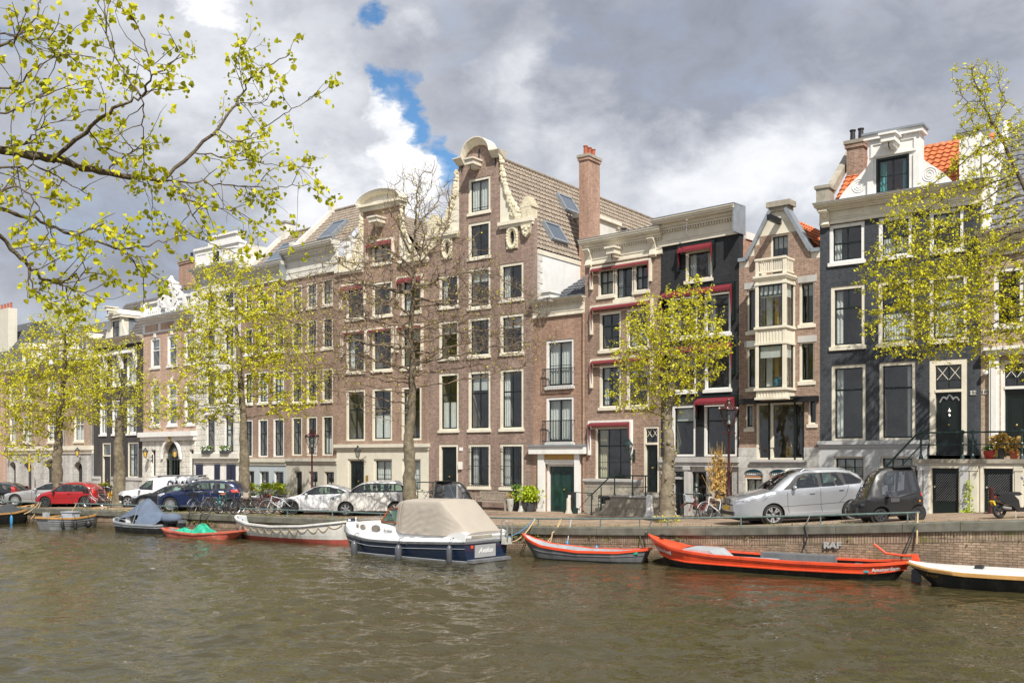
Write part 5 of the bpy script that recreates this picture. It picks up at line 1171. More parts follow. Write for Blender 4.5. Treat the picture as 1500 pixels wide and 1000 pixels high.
m.box(du0,du1,.13,.26,zsp-.08,zsp+.06,'greenwood');m.box(du0,du1,.15,.25,g,g+.4,'greenwood');dd=h.part('arched_door',m)
m=MB();V=[(mid+(rad+e)*math.cos(k*math.pi/12),y,zsp+(rad*1.1+e)*math.sin(k*math.pi/12))for k in range(13)for(e,y)in((.02,-.1),(.06,-.2),(.26,-.2),(.3,-.1))]
m.add(V,[(i*4+j,(i+1)*4+j,(i+1)*4+j+1,i*4+j+1)for i in range(12)for j in range(3)],'white');m.box(mid-.12,mid+.12,-.3,-.1,zsp+rad*1.1+.02,zsp+rad*1.1+.6,'ochre');h.part('arch_moulding',m);h.box_room(du0,du1,g,zsp+rad,.3,1)
ze=zc1;P=((0,.3,ze),(W,.3,ze),(.3,4.2,ze+3.6),(W,4.2,ze+3.6));h.tiles(*P,'tile_slate')
m=MB();m.beam((.1,.3,ze+.3),(.1,4.2,ze+3.9),.25,.2,'lead');h.part('verge',m)
uc0=us_at(h,262,3);uc1=us_at(h,279,3);chimney(h,uc0,uc1,3,3.7,ze,zz(383,F/(h.P0[1]-uc0*h.s+3*h.c)),'brick_orange',2,along='u',bands=False)
h.side(0,.31,7,g,ze+.6,'brick_rose');h.finish(ze,7)
wall_lantern(h,h.u(223.5),Z(663),.55,'lantern','amber wall lantern left of the white arched doorway');wall_lantern(h,h.u(267),Z(663),.55,'lantern','amber wall lantern right of the white arched doorway')
# ---------------- H2
h=H2;W=h.W;g=h.zb;X=170;Z=lambda y:h.z(X,y);cols=[(146,156),(164,177),(185.5,199.5)]
h.row(cols,X,518,566,nv=2,hs=(.6,),fw=.1,frame='white',sash='white',curt='f');h.row(cols,X,586,637,nv=2,hs=(.6,),fw=.1,frame='white',sash='white',curt='lr')
h.awning(h.u(138),h.u(156),Z(514),1.4,.2,'offwhite','white');h.awning(h.u(158),h.u(178),Z(514),1.4,.2,'offwhite','white');h.awning(h.u(181),h.u(200),Z(514),1.4,.2,'offwhite','white')
h.win(h.u(187),h.u(202.5),Z(698),Z(648),nv=2,hs=(.66,),fw=.1,frame='cream',sash='blackwood',sill=False,curt='l');h.win(h.u(167),h.u(180),Z(698),Z(648),nv=1,hs=(.66,),fw=.1,frame='cream',sash='blackwood',sill=False)
h.door(h.u(150),h.u(162),g,Z(648),'blackwood','cream',.1,transom=Z(668),panels=3)
zl0,zl1=Z(702),Z(698);zc0,zc1=Z(506),zp(h,X,496,.5)
h.wall('facade',[(0,zl1-.02),(h.u(148),zl1-.02),(h.u(148),g),(h.u(164),g),(h.u(164),zl1-.02),(W,zl1-.02),(W,zc0+.1),(0,zc0+.1)],'brick_char')
m=MB()
for a,b in((0,h.u(148)),(h.u(164),W)):m.box(a,b,-.08,-.002,g,zl0,'ashlar');m.box(a,b,-.14,-.002,zl0,zl1,'greystone')
h.part('plinth',m);h.cornice(0,W,zc0,zc1,.55,'cream',dentil=False,fr=.5)
ze=zc1;h.tiles((0,.3,ze),(W,.3,ze),(.0,2.6,ze+3.3),(W,2.6,ze+3.3),'tile_dark')
a,b=h.u(161),h.u(179);zt_=Z(466);h.win(a+.3,b-.3,ze+.1,zt_-.1,nv=2,hs=(.6,),fw=.1,frame='cream',v=-.05,nh=False,sill=False,room=False)
m=MB();
for x0,x1 in((a,a+.29),(b-.29,b)):m.box(x0,x1,-.06,.5,ze+.02,zt_,'cream')
m.box(a+.29,b-.29,.2,2.4,ze+.02,zt_,'room');m.box(b-.2,b,.5,2.4,ze,zt_-.1,'lead');m.prism([(a-.2,zt_),(b+.2,zt_),(b+.2,zt_+.16),((a+b)/2+.5,zt_+.55),((a+b)/2,zt_+.72),((a+b)/2-.5,zt_+.55),(a-.2,zt_+.16)],-.25,2.4,'cream');m.box(a-.22,b+.22,-.28,2.4,zt_+.17,zt_+.2,'lead')
for sd,e in((-1,a),(1,b)):m.prism([(e,ze+.02),(e+sd*.7,ze+.02),(e+sd*.5,ze+.5),(e+sd*.15,ze+1.0),(e,ze+1.7)][::sd],-.05,.1,'cream')
h.part('dormer',m);hoist(h,(a+b)/2,zt_+.62,.35,.8)
h.side(0,.31,7,g,ze+.3,'brick_rose');h.side(W,.31,7,g,ze,'brick_rose');h.finish(ze,7)
m=MB();m.tube([(h.u(172),-.05,Z(560)),(h.u(158),-2.6,Z(506))],.04,'white',6);h.part('flagpole',m)
# ---------------- H1
h=H1;W=h.W;g=h.zb;X=100;Z=lambda y:h.z(X,y);cols=[(14,23),(33,46),(69.5,83),(108,123)]
h.row(cols,X,553,586,nv=2,hs=(.5,),fw=.1,curt='h',sash='cream');h.row(cols,X,605,648,nv=2,hs=(.6,),fw=.1,curt='h',sash='cream')
zl0,zl1=Z(664),Z(653);zc0,zc1=Z(541),zp(h,X,532,.4)
h.wall('facade',rect(0,W,zl1-.02,zc0+.1),'brick_rose')
for a,b,top in((15,24,676),(36,47,676),(66,88,672),(109.5,121.5,676)):
 ua,ub=h.u(a),h.u(b);mid=(ua+ub)/2;zt_=Z(top);zs_=zt_-.5;rad=(ub-ua)/2
 q=[(ua,g+.01),(ub,g+.01),(ub,zs_)]+[(mid+rad*math.cos(k*math.pi/8),zs_+.5*math.sin(k*math.pi/8))for k in range(1,8)]+[(ua,zs_)];h.hole(q)
 m=MB();V,T=tri2d(q,[]);m.add([(x,.34,y)for x,y in V],T,'greenwood');m.box(mid-.03,mid+.03,.3,.34,g,zt_,'blackwood')
 for x in(ua+.15,mid+.15):m.box(x,mid-.15 if x<mid else ub-.15,.3,.33,g+.3,g+1.0,'blackwood');m.box(x,mid-.15 if x<mid else ub-.15,.3,.33,g+1.2,zs_,'blackwood')
 h.part('arched_door',m)
h.wall('ground_floor',rect(0,W,g,zl0+.01),'ashlar',v=-.06,reveal=.4);h.band(0,W,zl0,zl1,.25,'cream')
h.cornice(0,W,zc0,zc1,.45,'beige',dentil=False,fr=.4)
ze=zc1;h.tiles((0,.3,ze),(W,.3,ze),(0,2.4,ze+2.9),(W,2.4,ze+2.9),'tile_dark',name='roof');h.tiles((0,2.4,ze+2.9),(W,2.4,ze+2.9),(0,5.5,ze+4.4),(W,5.5,ze+4.4),'tile_slate')
m=MB();m.box(0,W,2.25,2.45,ze+2.8,ze+2.98,'lead');h.part('roof_kerb',m)
for a,b in((33,47),(72,88),(111,128)):
 ua,ub=h.u(a),h.u(b);z0,z1=ze+.15,ze+1.75;h.win(ua+.15,ub-.15,z0,z1,nv=2,hs=(-.5,),fw=.12,frame='white',sash='white',v=-.02,nh=False,sill=False,room=False)
 m=MB();m.box(ua,ua+.14,-.03,.3,z0,z1,'cream');m.box(ub-.14,ub,-.03,.3,z0,z1,'cream');m.box(ua+.14,ub-.14,.25,2.0,z0,z1,'room');m.box(ub-.12,ub,.3,2,z0,z1,'white');m.box(ua,ua+.12,.3,2,z0,z1,'white')
 mid=(ua+ub)/2;hw=(ub-ua)/2+.15;m.prism([(mid+hw,z1),(mid+hw,z1+.1)]+[(mid+hw*math.cos(k*math.pi/8),z1+.1+.45*math.sin(k*math.pi/8))for k in range(1,8)]+[(mid-hw,z1+.1),(mid-hw,z1)],-.15,2.0,'cream');h.part('dormer',m)
h.side(W,.31,7,g,ze,'brick_rose');h.side(0,.31,7,g,ze+1,'plaster');h.finish(ze,7)
for k,(px,lb)in enumerate(((91,'between the two arched doors'),(122.5,'right of the narrow arched door'),(18,'at the left end of the grey stone ground floor'))):wall_lantern(h,h.u(px),Z(662),.5,'lantern','amber wall lantern '+lb)
m=MB();m.tube([(W-.05,-.1,g),(W-.05,-.1,zc0)],.06,'lead',6);m.tube([(h.u(95),-.08,zl1),(h.u(95),-.08,zc0)],.05,'lead',6);h.part('downpipe',m)
# ---------------- H0
h=HL;W=h.W;g=h.zb;X=0;Z=lambda y:h.z(X,y)
h.row([(-60,-50),(-38,-27),(-14,-3)],X,560,592,nv=2,fw=.1);h.row([(-60,-50),(-38,-27),(-14,-3)],X,610,655,nv=2,fw=.1,frame='cream')
h.door(h.u(-12),h.u(-2),g,Z(670),'blackwood','cream',.1)
zc0=Z(545);zc1=Z(534);h.wall('facade',rect(0,W,g,zc0+.1),'brick_salmon');h.cornice(0,W,zc0,zc1,.4,'cream')
ze=zc1;h.tiles((0,.3,ze),(W,.3,ze),(W*.3,4,ze+4.5),(W*.8,4,ze+4.5),'tile_grey',name='roof');h.tiles((W,.3,ze),(W,8,ze),(W*.8,4,ze+4.5),(W*.8,5,ze+4.5),'tile_grey')
uq=us_at(h,-6,1.5);uq2=us_at(h,12,1.5);m=MB();m.box(uq,uq2,1.5,2.3,ze-1,zz(455,F/(h.P0[1]-uq*h.s+1.5*h.c)),'creamground');c=h.part('chimney',m)
for k in range(4):
 m=MB();x=uq+(uq2-uq)*(k+.5)/4;m.lathe((x,1.9,zz(455,F/(h.P0[1]-uq*h.s+1.5*h.c))),[(.12,0),(.1,.5),(.12,.55),(0,.55)],'terracotta',8);h.part('chimney_pot',m,c)
h.side(W,.31,8,g,ze,'brick_rose');h.finish(ze,8)
# ---- cars
def interp(x,pts):
 return float(np.interp(x,[p[0]for p in pts],[p[1]for p in pts]))
WHEELS={}
def wheel_meshes(R_,W_,rimf,spokes,rimmat,double):
 key=(R_,W_,rimf,spokes,rimmat,double)
 if key in WHEELS:return WHEELS[key]
 r=R_*rimf;t=MB()
 t.lathe((0,0,0),[(r,-W_/2),(r+.02,-W_/2-.008),(R_-.03,-W_/2-.004),(R_,-W_/2+.03),(R_,W_/2-.03),(R_-.03,W_/2),(r,W_/2)],'rubber',28,'y',False)
 m=MB();m.lathe((0,0,0),[(r*.98,-W_/2+.005),(r,-W_/2-.004),(r*.93,-W_/2-.002),(r*.88,-W_/2+.03),(r*.86,W_/2-.02)],rimmat,28,'y',False);m.lathe((0,0,0),[(.001,0),(r*.9,0)],'blackplastic',20,'y',False)
 yo=-W_/2+.012
 for k in range(spokes):
  a=2*math.pi*(k+.25)/spokes
  for da in((-.2,.2)if double else(0,)):
   e=Vector((math.cos(a+da),0,math.sin(a+da)));c=Vector((math.cos(a),0,math.sin(a)))*r*.18;q=e*r*.92;d=q-c;n=Vector((-d.z,0,d.x)).normalized()
   w0,w1=(r*.07,r*.10)if double else(r*.14,r*.20)
   vs=[c+n*w0,c-n*w0,q-n*w1,q+n*w1];m.add([Vector((v.x,yo,v.z))for v in vs]+[Vector((v.x,yo+.03,v.z))for v in vs],[(0,1,2,3),(0,4,5,1),(1,5,6,2),(2,6,7,3),(3,7,4,0)],rimmat)
 m.lathe((0,yo,0),[(0,-.01),(r*.16,-.01),(r*.2,.02)],rimmat,12,'y')
 a=t.build('wheel',smooth=True,ang=35);b=m.build('rim');res=(a.data,b.data);bpy.data.objects.remove(a);bpy.data.objects.remove(b);WHEELS[key]=res;return res
def car(label,px0,px1,yb,ztop,prof,glasshouse,wins,body,Wd=1.75,wx=(.18,.80),wr=.31,cat='car',name='parked_car',ws=(),rw=(),heads=(),tails=(),lines=(),handles=(),mirror=None,lower=None,rimf=.68,spokes=5,rimmat='rim',double=True,face=1,yaw=0,s=None,patches=(),belt=.62,trim='blackplastic',gl='carglass',sill=.15,extra=None,rail=False,strip=True,group='cars parked along the quay',sc=None,rr0=.09):
 if s is None:
  s=35
  for _ in range(30):s=(yb-YH)/(H0-gz(*pt((px0+px1)/2,s)))
 Lc=(px1-px0)/s;Hc=(yb-ztop)/s*1.0
 fx,fy=pt(px0 if face>0 else px1,s);wd2=Wd/2
 fy+=wd2
 rz=(0 if face>0 else math.pi)+yaw
 ex=(math.cos(rz),math.sin(rz))
 za=gz(fx+ex[0]*Lc*wx[0],fy+ex[1]*Lc*wx[0]);zb_=gz(fx+ex[0]*Lc*wx[1],fy+ex[1]*Lc*wx[1]);pitch=math.atan2(zb_-za,Lc*(wx[1]-wx[0]))
 root=thing(name,label,cat,(fx,fy,za-Lc*wx[0]*math.tan(pitch)),0,group);root.rotation_euler=Matrix.Rotation(rz,3,'Z').to_4x4().to_euler();root.rotation_euler=(Matrix.Rotation(rz,4,'Z')@Matrix.Rotation(-pitch,4,'Y')).to_euler()
 if glasshouse and not ws:ws=((glasshouse[0][0],glasshouse[2][0]),)
 P=[(x*Lc,z*Hc)for x,z in prof];zb0=sill*Hc;zbelt=belt*Hc
 def half(x,z):
  y=wd2
  if x<.8:y-=.26*((.8-x)/.8)**2.2
  if Lc-x<.55:y-=.13*((.55-(Lc-x))/.55)**2
  if z>zbelt:y-=(z-zbelt)*.30
  else:y-=.05*((zbelt-z)/zbelt)**2-.012*math.exp(-((z-zbelt*.93)/.03)**2)
  d=9
  for(x0,z0),(x1,z1)in zip(P[:-1],P[1:]):
   vx,vz=x1-x0,z1-z0;q=max(0,min(1,((x-x0)*vx+(z-z0)*vz)/(vx*vx+vz*vz+1e-9)));d=min(d,math.hypot(x-x0-q*vx,z-z0-q*vz))
  r=rr0
  if d<r:y-=r-math.sqrt(max(0,r*r-(r-d)**2))
  return y
 out=[(P[0][0],zb0)]+P+[(P[-1][0],zb0)]
 if P[0][1]<=zb0+.01:out=P+[(P[-1][0],zb0)]
 for c in(wx[1],wx[0]):
  R_=wr+.055
  k0=math.asin(max(-1,min(1,(zb0-wr)/R_)))
  for i in range(15):
   a=k0+(math.pi-2*k0)*i/14;out.append((c*Lc+R_*math.cos(a),wr+R_*math.sin(a)))
 GH=[[(x*Lc,z*Hc)for x,z in glasshouse]]if glasshouse else[]
 WN=[[(x*Lc,z*Hc)for x,z in w]for w in wins];LW=[[(x*Lc,z*Hc)for x,z in w[0]]for w in patches]
 extra_pts=[]
 gx=int(Lc/.14);gz_=int(Hc/.1)
 for i in range(1,gx):
  for j in range(1,gz_):
   p=(Lc*i/gx+.003*(j%2),Hc*j/gz_)
   if inside(p,out):extra_pts.append(p)
 V,T=tri2d(out,[],extra_pts,GH+WN+LW)
 bm_,gm_=MB(),MB()
 cache=[half(x,z)for x,z in V]
 for sgn in(-1,1):
  A,B,C_,D_=[],[],[],{}
  for f in T:
   c=(sum(V[i][0]for i in f)/3,sum(V[i][1]for i in f)/3)
   if any(inside(c,w)for w in WN):C_.append(f)
   elif any(inside(c,w)for w in GH):B.append(f)
   else:
    for k,w in enumerate(LW):
     if inside(c,w):D_.setdefault(patches[k][1],[]).append(f);break
    else:A.append(f)
  fl=(lambda f:f)if sgn<0 else(lambda f:f[::-1])
  pts=[(x,sgn*y,z)for(x,z),y in zip(V,cache)]
  bm_.add(pts,[fl(f)for f in A],body)
  if B:bm_.add(pts,[fl(f)for f in B],trim)
  for k,ff in D_.items():bm_.add(pts,[fl(f)for f in ff],k)
  for w in WN:
   ff=[f for f in C_ if inside((sum(V[i][0]for i in f)/3,sum(V[i][1]for i in f)/3),w)];wm_=MB();wm_.add([(x,sgn*(y-.006),z)for(x,z),y in zip(V,cache)],[fl(f)for f in ff],gl);wm_.build('window',root,smooth=True)
 PP=out[:len(P)+(2 if out[0]!=P[0]else 1)]
 PP=[(P[0][0],zb0)]+P+[(P[-1][0],zb0)]
 dn=[]
 for(a,b)in zip(PP[:-1],PP[1:]):
  n=max(1,int(math.hypot(b[0]-a[0],b[1]-a[1])/.15));dn+=[(a[0]+(b[0]-a[0])*i/n,a[1]+(b[1]-a[1])*i/n)for i in range(n)]
 dn.append(PP[-1]);rows=[];K=9
 for i,(x,z)in enumerate(dn):
  a,b=dn[max(0,i-1)],dn[min(len(dn)-1,i+1)];tx,tz=b[0]-a[0],b[1]-a[1];l=math.hypot(tx,tz)+1e-9;nx,nz=-tz/l,tx/l;h_=half(x,z)
  rows.append([(x+nx*.045*(1-q*q),-q*h_ if False else q*h_,z+nz*.045*(1-q*q))for q in[-1+2*k/(K-1)for k in range(K)]])
 def smat(x,z):
  for a,b in ws:
   if a<x/Lc<b and z>zbelt*.97:return gl
  for a,b in rw:
   if a<x/Lc<b and z>zbelt*1.02:return gl
  return lower if(lower and z<lower[1]*Hc)and False else body
 flat=[p for r in rows for p in r]
 for i in range(len(dn)-1):
  c=((dn[i][0]+dn[i+1][0])/2,(dn[i][1]+dn[i+1][1])/2);mt=smat(*c)
  for k in range(K-1):
   q=(i*K+k,i*K+k+1,(i+1)*K+k+1,(i+1)*K+k)
   edge=k in(0,K-2)
   (gm_ if mt==gl and not edge else bm_).add([flat[j]for j in q],[(0,3,2,1)],mt if(mt!=gl or not edge)else(trim if False else body))
 me=bm_.build('body',root,smooth=True,ang=40)
 for nm_,lo_,hi_ in(('windscreen',-1,.5*Lc),('rear_window',.5*Lc,99)):
  g_=MB();ff=[f for f in gm_.f if lo_<gm_.v[f[0]][0]<=hi_]
  if ff:g_.add(gm_.v,ff,gl);g_.build(nm_,root,smooth=True)
 im=MB();y=wd2-.2;im.box(.06*Lc,.95*Lc,-y+.06,y-.06,.16,zbelt*.72,'seat');im.box(.05*Lc,.95*Lc,-wd2+.12,wd2-.12,zbelt*.72,zbelt*.80,'seat')if zbelt>.7 else None
 im.build('underbody',root)
 if glasshouse:
  sm=MB();sx=[x for x in(.42,.64)if Lc>2.5]or[.58]
  for x in sx:
   for yy in((-.36,.36)if Wd>1.3 else(0,)):sm.box(x*Lc,x*Lc+.14,yy-.22,yy+.22,zbelt*.8,zbelt+.16,'seat');sm.box(x*Lc+.03,x*Lc+.12,yy-.12,yy+.12,zbelt+.18,zbelt+.36,'seat')
  sm.box(.28*Lc,.33*Lc,-wd2+.25,wd2-.25,zbelt*.8,zbelt+.02,'seat');sm.build('seat',root)
 td,rd=wheel_meshes(wr,.2 if wr>.25 else .13,rimf,spokes,rimmat,double)
 for c in wx:
  for sgn in(-1,1):
   o=bpy.data.objects.new('wheel',td);COL.objects.link(o);o.parent=root;o.location=(c*Lc,sgn*(half(c*Lc,wr)-.12),wr);o.rotation_euler=(0,c*3,0 if sgn<0 else math.pi)
   q=bpy.data.objects.new('rim',rd);COL.objects.link(q);q.parent=o
   wl=MB()
 for c in wx:wm=MB();wm.lathe((c*Lc,0,wr),[(wr+.07,-wd2+.14),(wr+.07,wd2-.14)],'blackplastic',18,'y');wm.build('wheel_arch',root)
 def patch(poly,mat,nm,off=.012,both=True):
  m=MB();q=[(x*Lc,z*Hc)for x,z in poly];xs=[p[0]for p in q];zs=[p[1]for p in q]
  ex_=[(min(xs)+(max(xs)-min(xs))*i/6,min(zs)+(max(zs)-min(zs))*j/4)for i in range(1,6)for j in range(1,4)];ex_=[p for p in ex_ if inside(p,q)]
  V2,T2=tri2d(q,[],ex_)
  for sgn in((-1,1)if both else(-1,)):
   m.add([(x,sgn*(half(x,z)+off),z)for x,z in V2],[t if sgn<0 else t[::-1]for t in T2],mat);n=len(q)
   m.add([(x,sgn*(half(x,z)+off),z)for x,z in q]+[(x,sgn*(half(x,z)-.02),z)for x,z in q],[(i,n+i,n+(i+1)%n,(i+1)%n)for i in range(n)],mat)
  return m.build(nm,root,smooth=False)
 for p in heads:patch(p,'headlight','headlight')
 for p in tails:patch(p,'taillight','taillight')
 if lines:
  lm=MB()
  for l in lines:
   pp=[]
   for(a,b)in zip(l[:-1],l[1:]):
    for i in range(5):t=i/4;x,z=(a[0]+(b[0]-a[0])*t)*Lc,(a[1]+(b[1]-a[1])*t)*Hc;pp.append((x,z))
   for sgn in(-1,1):lm.tube([(x,sgn*(half(x,z)-.002),z)for x,z in pp],.008,'blackplastic',4)
  lm.build('door_seam',root)
 for(x,z)in handles:
  hm=MB()
  for sgn in(-1,1):X_,Z_=x*Lc,z*Hc;hm.obox((X_,sgn*(half(X_,Z_)+.02),Z_),(.085,0,0),(0,.015,0),(0,0,.014),body if body!='p_dirtywhite' else 'p_white')
  hm.build('door_handle',root)
 if mirror:
  X_,Z_=mirror[0]*Lc,mirror[1]*Hc
  for sgn in(-1,1):
   mm=MB();mm.ball((X_,sgn*(half(X_,Z_)+.12),Z_+.05),.07,.11,.07,mirror[2]if len(mirror)>2 else body,10,6);mm.obox((X_+.02,sgn*(half(X_,Z_)+.02),Z_),(.03,0,0),(0,.06,0),(0,0,.025),'blackplastic');o=mm.build('mirror',root,smooth=True)
 for(nm,fn)in(extra or()):
  m=MB();fn(m,Lc,Hc,wd2,half);m.build(nm,root)
 return root,Lc,Hc,half
hatch=[(0.0,.26),(-.0,.36),(.012,.46),(.05,.53),(.14,.585),(.24,.645),(.275,.665),(.36,.83),(.43,.935),(.50,.985),(.62,1.0),(.76,.985),(.86,.93),(.925,.80),(.965,.68),(.985,.58),(1.0,.42),(.995,.26)]
def seamset(xs,zt=.62):return[[(x,zt),(x,.30),(x+.01,.2)]for x in xs]
# the far left car, mostly outside the frame
car('black hatchback at the left edge of the photo with a bright red tail light',-95,27.5,739,706.5,hatch,[(.27,.64),(.42,.91),(.52,.955),(.8,.93),(.89,.74),(.88,.66)],[[(.31,.66),(.43,.88),(.52,.93),(.58,.93),(.58,.66)],[(.6,.66),(.6,.93),(.78,.91),(.85,.75),(.84,.66)]],'p_black',tails=([(.90,.50),(.90,.82),(.945,.82),(.985,.55),(.97,.48)],),handles=((.55,.55),(.76,.56)),mirror=(.33,.62),lines=seamset((.36,.59,.84)))
sedan=[(0.0,.25),(-.002,.38),(.01,.47),(.06,.545),(.16,.60),(.27,.65),(.30,.67),(.38,.82),(.46,.94),(.54,.99),(.62,1.0),(.70,.975),(.80,.87),(.88,.76),(.93,.73),(.985,.70),(1.0,.55),(.995,.27)]
car('silver sedan parked behind the red hatchback',1,138,741,706,sedan,[(.33,.67),(.47,.92),(.56,.965),(.64,.965),(.75,.86),(.83,.75),(.82,.70)],[[(.36,.68),(.475,.90),(.55,.94),(.57,.94),(.57,.69)],[(.585,.69),(.585,.94),(.65,.94),(.74,.84),(.79,.75),(.79,.70)]],'p_sedan',Wd=1.85,wx=(.15,.76),wr=.34,heads=([(.005,.44),(.02,.50),(.09,.55),(.10,.51),(.05,.44)],),handles=((.53,.62),(.73,.65)),mirror=(.38,.66,'p_sedan'),lines=seamset((.33,.575,.80),.68)+[[(.2,.35),(.28,.30),(.76,.36)]],spokes=9,double=True)
car('red hatchback in front of the silver sedan',47,140,742.5,707,hatch,[(.28,.64),(.43,.91),(.52,.955),(.78,.93),(.87,.80),(.86,.64)],[[(.31,.65),(.44,.88),(.53,.925),(.61,.925),(.61,.65)],[(.635,.65),(.635,.92),(.76,.905),(.83,.78),(.80,.65)]],'p_red',Wd=1.66,wx=(.20,.82),wr=.29,heads=([(.02,.42),(.035,.50),(.11,.57),(.12,.52),(.07,.43)],),tails=([(.905,.52),(.90,.66),(.925,.82),(.955,.74),(.975,.6),(.97,.5)],),handles=((.58,.56),),mirror=(.345,.61,'blackplastic'),lines=seamset((.34,.625))+[[(.32,.38),(.8,.38)]],rimmat='rimdark',spokes=7,double=False)
van=[(0.0,.22),(-.002,.36),(.012,.44),(.04,.50),(.12,.55),(.22,.59),(.25,.61),(.32,.78),(.37,.90),(.42,.96),(.50,.985),(.7,1.0),(.9,1.0),(.975,.98),(.99,.90),(1.0,.55),(1.0,.25)]
def vanextra(m,Lc,Hc,wd2,half):
 for y in(-wd2+.3,wd2-.3):m.box(.46*Lc,.96*Lc,y-.02,y+.02,Hc+.055,Hc+.09,'steel')
 for x in(.48,.7,.94):m.box(x*Lc-.02,x*Lc+.02,-wd2+.28,wd2-.28,Hc-.03,Hc+.06,'blackplastic')
vroot,vL,vH,vhalf=car('white delivery van with dark blue lettering parked behind the black and blue cars',167,297,742.5,698.5,van,[(.255,.60),(.36,.88),(.435,.91),(.435,.57)],[[(.275,.61),(.37,.865),(.42,.885),(.42,.59)]],'p_white',Wd=1.8,wx=(.15,.80),wr=.31,heads=([(.02,.40),(.03,.47),(.09,.54),(.11,.5),(.07,.42)],),mirror=(.29,.56,'p_white'),patches=(([(0,.22),(0,.38),(.10,.40),(.10,.22)],'blackplastic'),),lines=seamset((.27,.44),.85),handles=((.41,.5),),cat='van',name='delivery_van',extra=(('roof_rack',vanextra),))
tm=MB();hx,hz=.735*vL,.75*vH;text_mb(tm,'DAAN',.50,'bluewood',lambda co:(hx+co.x*.95,-(vhalf(hx,hz+co.y)+.012+co.z),hz+co.y),.006,bold=.018);tm.box(.87*vL,.93*vL,-(vhalf(hx,.9*vH)+.01),-(vhalf(hx,.9*vH))+.05,.895*vH,.925*vH,'bluewood');tm.box(.915*vL,.93*vL,-(vhalf(hx,.82*vH)+.012),-(vhalf(hx,.82*vH))+.05,.74*vH,.9*vH,'bluewood');tm.build('lettering',vroot)
car('black hatchback between the white van and the blue estate car',188,300,746,710,sedan[:13]+[(.86,.80),(.94,.70),(.985,.60),(1.0,.45),(.995,.27)],[(.31,.66),(.47,.92),(.56,.965),(.7,.94),(.83,.80),(.82,.69)],[[(.34,.67),(.475,.90),(.57,.935),(.57,.68)],[(.585,.69),(.585,.935),(.69,.91),(.77,.8),(.76,.69)]],'p_black',Wd=1.8,wx=(.19,.80),wr=.33,heads=([(.01,.46),(.025,.53),(.10,.58),(.13,.55),(.08,.47)],),mirror=(.40,.65),lines=seamset((.36,.575),.68),handles=((.55,.62),),spokes=9)
suv=[(0.0,.24),(-.002,.42),(.012,.52),(.05,.585),(.13,.63),(.24,.675),(.275,.695),(.34,.82),(.40,.93),(.46,.98),(.56,1.0),(.74,.995),(.88,.965),(.93,.90),(.965,.76),(.985,.66),(1.0,.50),(.995,.26)]
def plate(m,Lc,Hc,wd2,half):m.box(-.065,-.045,-.26,.26,.30*Hc,.37*Hc,'plateyellow')
def rails(m,Lc,Hc,wd2,half):
 for y in(-wd2+.28,wd2-.28):m.tube([(.50*Lc,y,.96*Hc),(.53*Lc,y,1.01*Hc),(.80*Lc,y,1.0*Hc),(.84*Lc,y,.96*Hc)],.015,'bikegrey',5)
car('dark blue estate car with red tail light, bicycles leaning in front of it',226.5,352,749,704,suv,[(.27,.69),(.40,.91),(.47,.945),(.72,.95),(.85,.91),(.90,.78),(.86,.71)],[[(.30,.70),(.41,.89),(.48,.92),(.51,.925),(.51,.71)],[(.53,.71),(.53,.925),(.70,.925),(.70,.72)],[(.72,.72),(.72,.92),(.82,.895),(.86,.79),(.83,.73)]],'p_blue',Wd=1.82,wx=(.175,.79),wr=.36,heads=([(.01,.50),(.02,.58),(.10,.62),(.12,.58),(.06,.50)],),tails=([(.90,.62),(.885,.70),(.96,.72),(.985,.64),(.975,.60)],),handles=((.475,.62),(.69,.64)),mirror=(.365,.68),lines=seamset((.31,.52,.745),.7)+[[(.3,.56),(.9,.6)]],spokes=8,extra=(('roof_rail',rails),('side_step',lambda m,Lc,Hc,wd2,half:m.box(.3*Lc,.66*Lc,-wd2-.02,-wd2+.1,.17*Hc,.21*Hc,'chrome'))))
tes=[(0.0,.22),(-.002,.34),(.01,.43),(.05,.50),(.14,.57),(.24,.635),(.275,.66),(.36,.81),(.44,.93),(.52,.985),(.60,1.0),(.70,.965),(.82,.84),(.90,.76),(.985,.72),(1.0,.55),(.995,.26)]
car('white electric sedan with a black roof parked left of the dirty white car',403,528,753.5,710.5,tes,[(.29,.67),(.45,.925),(.54,.97),(.62,.965),(.75,.87),(.83,.77),(.82,.72)],[[(.33,.68),(.46,.905),(.54,.94),(.56,.94),(.56,.70)],[(.58,.70),(.58,.94),(.63,.93),(.74,.84),(.79,.76),(.78,.72)]],'p_white',Wd=1.85,wx=(.175,.78),wr=.335,heads=([(.02,.40),(.04,.455),(.11,.53),(.11,.50),(.06,.41)],),handles=((.53,.60),(.74,.63)),mirror=(.37,.66),lines=seamset((.30,.57,.8),.68)+[[(.24,.24),(.7,.22)]],rimmat='rimdark',spokes=5,double=False,rimf=.72)
mpv=[(0.0,.24),(-.002,.38),(.01,.46),(.04,.53),(.12,.60),(.20,.665),(.24,.70),(.32,.83),(.39,.93),(.46,.98),(.56,1.0),(.78,.995),(.89,.96),(.945,.86),(.975,.70),(.99,.60),(1.0,.45),(.995,.26)]
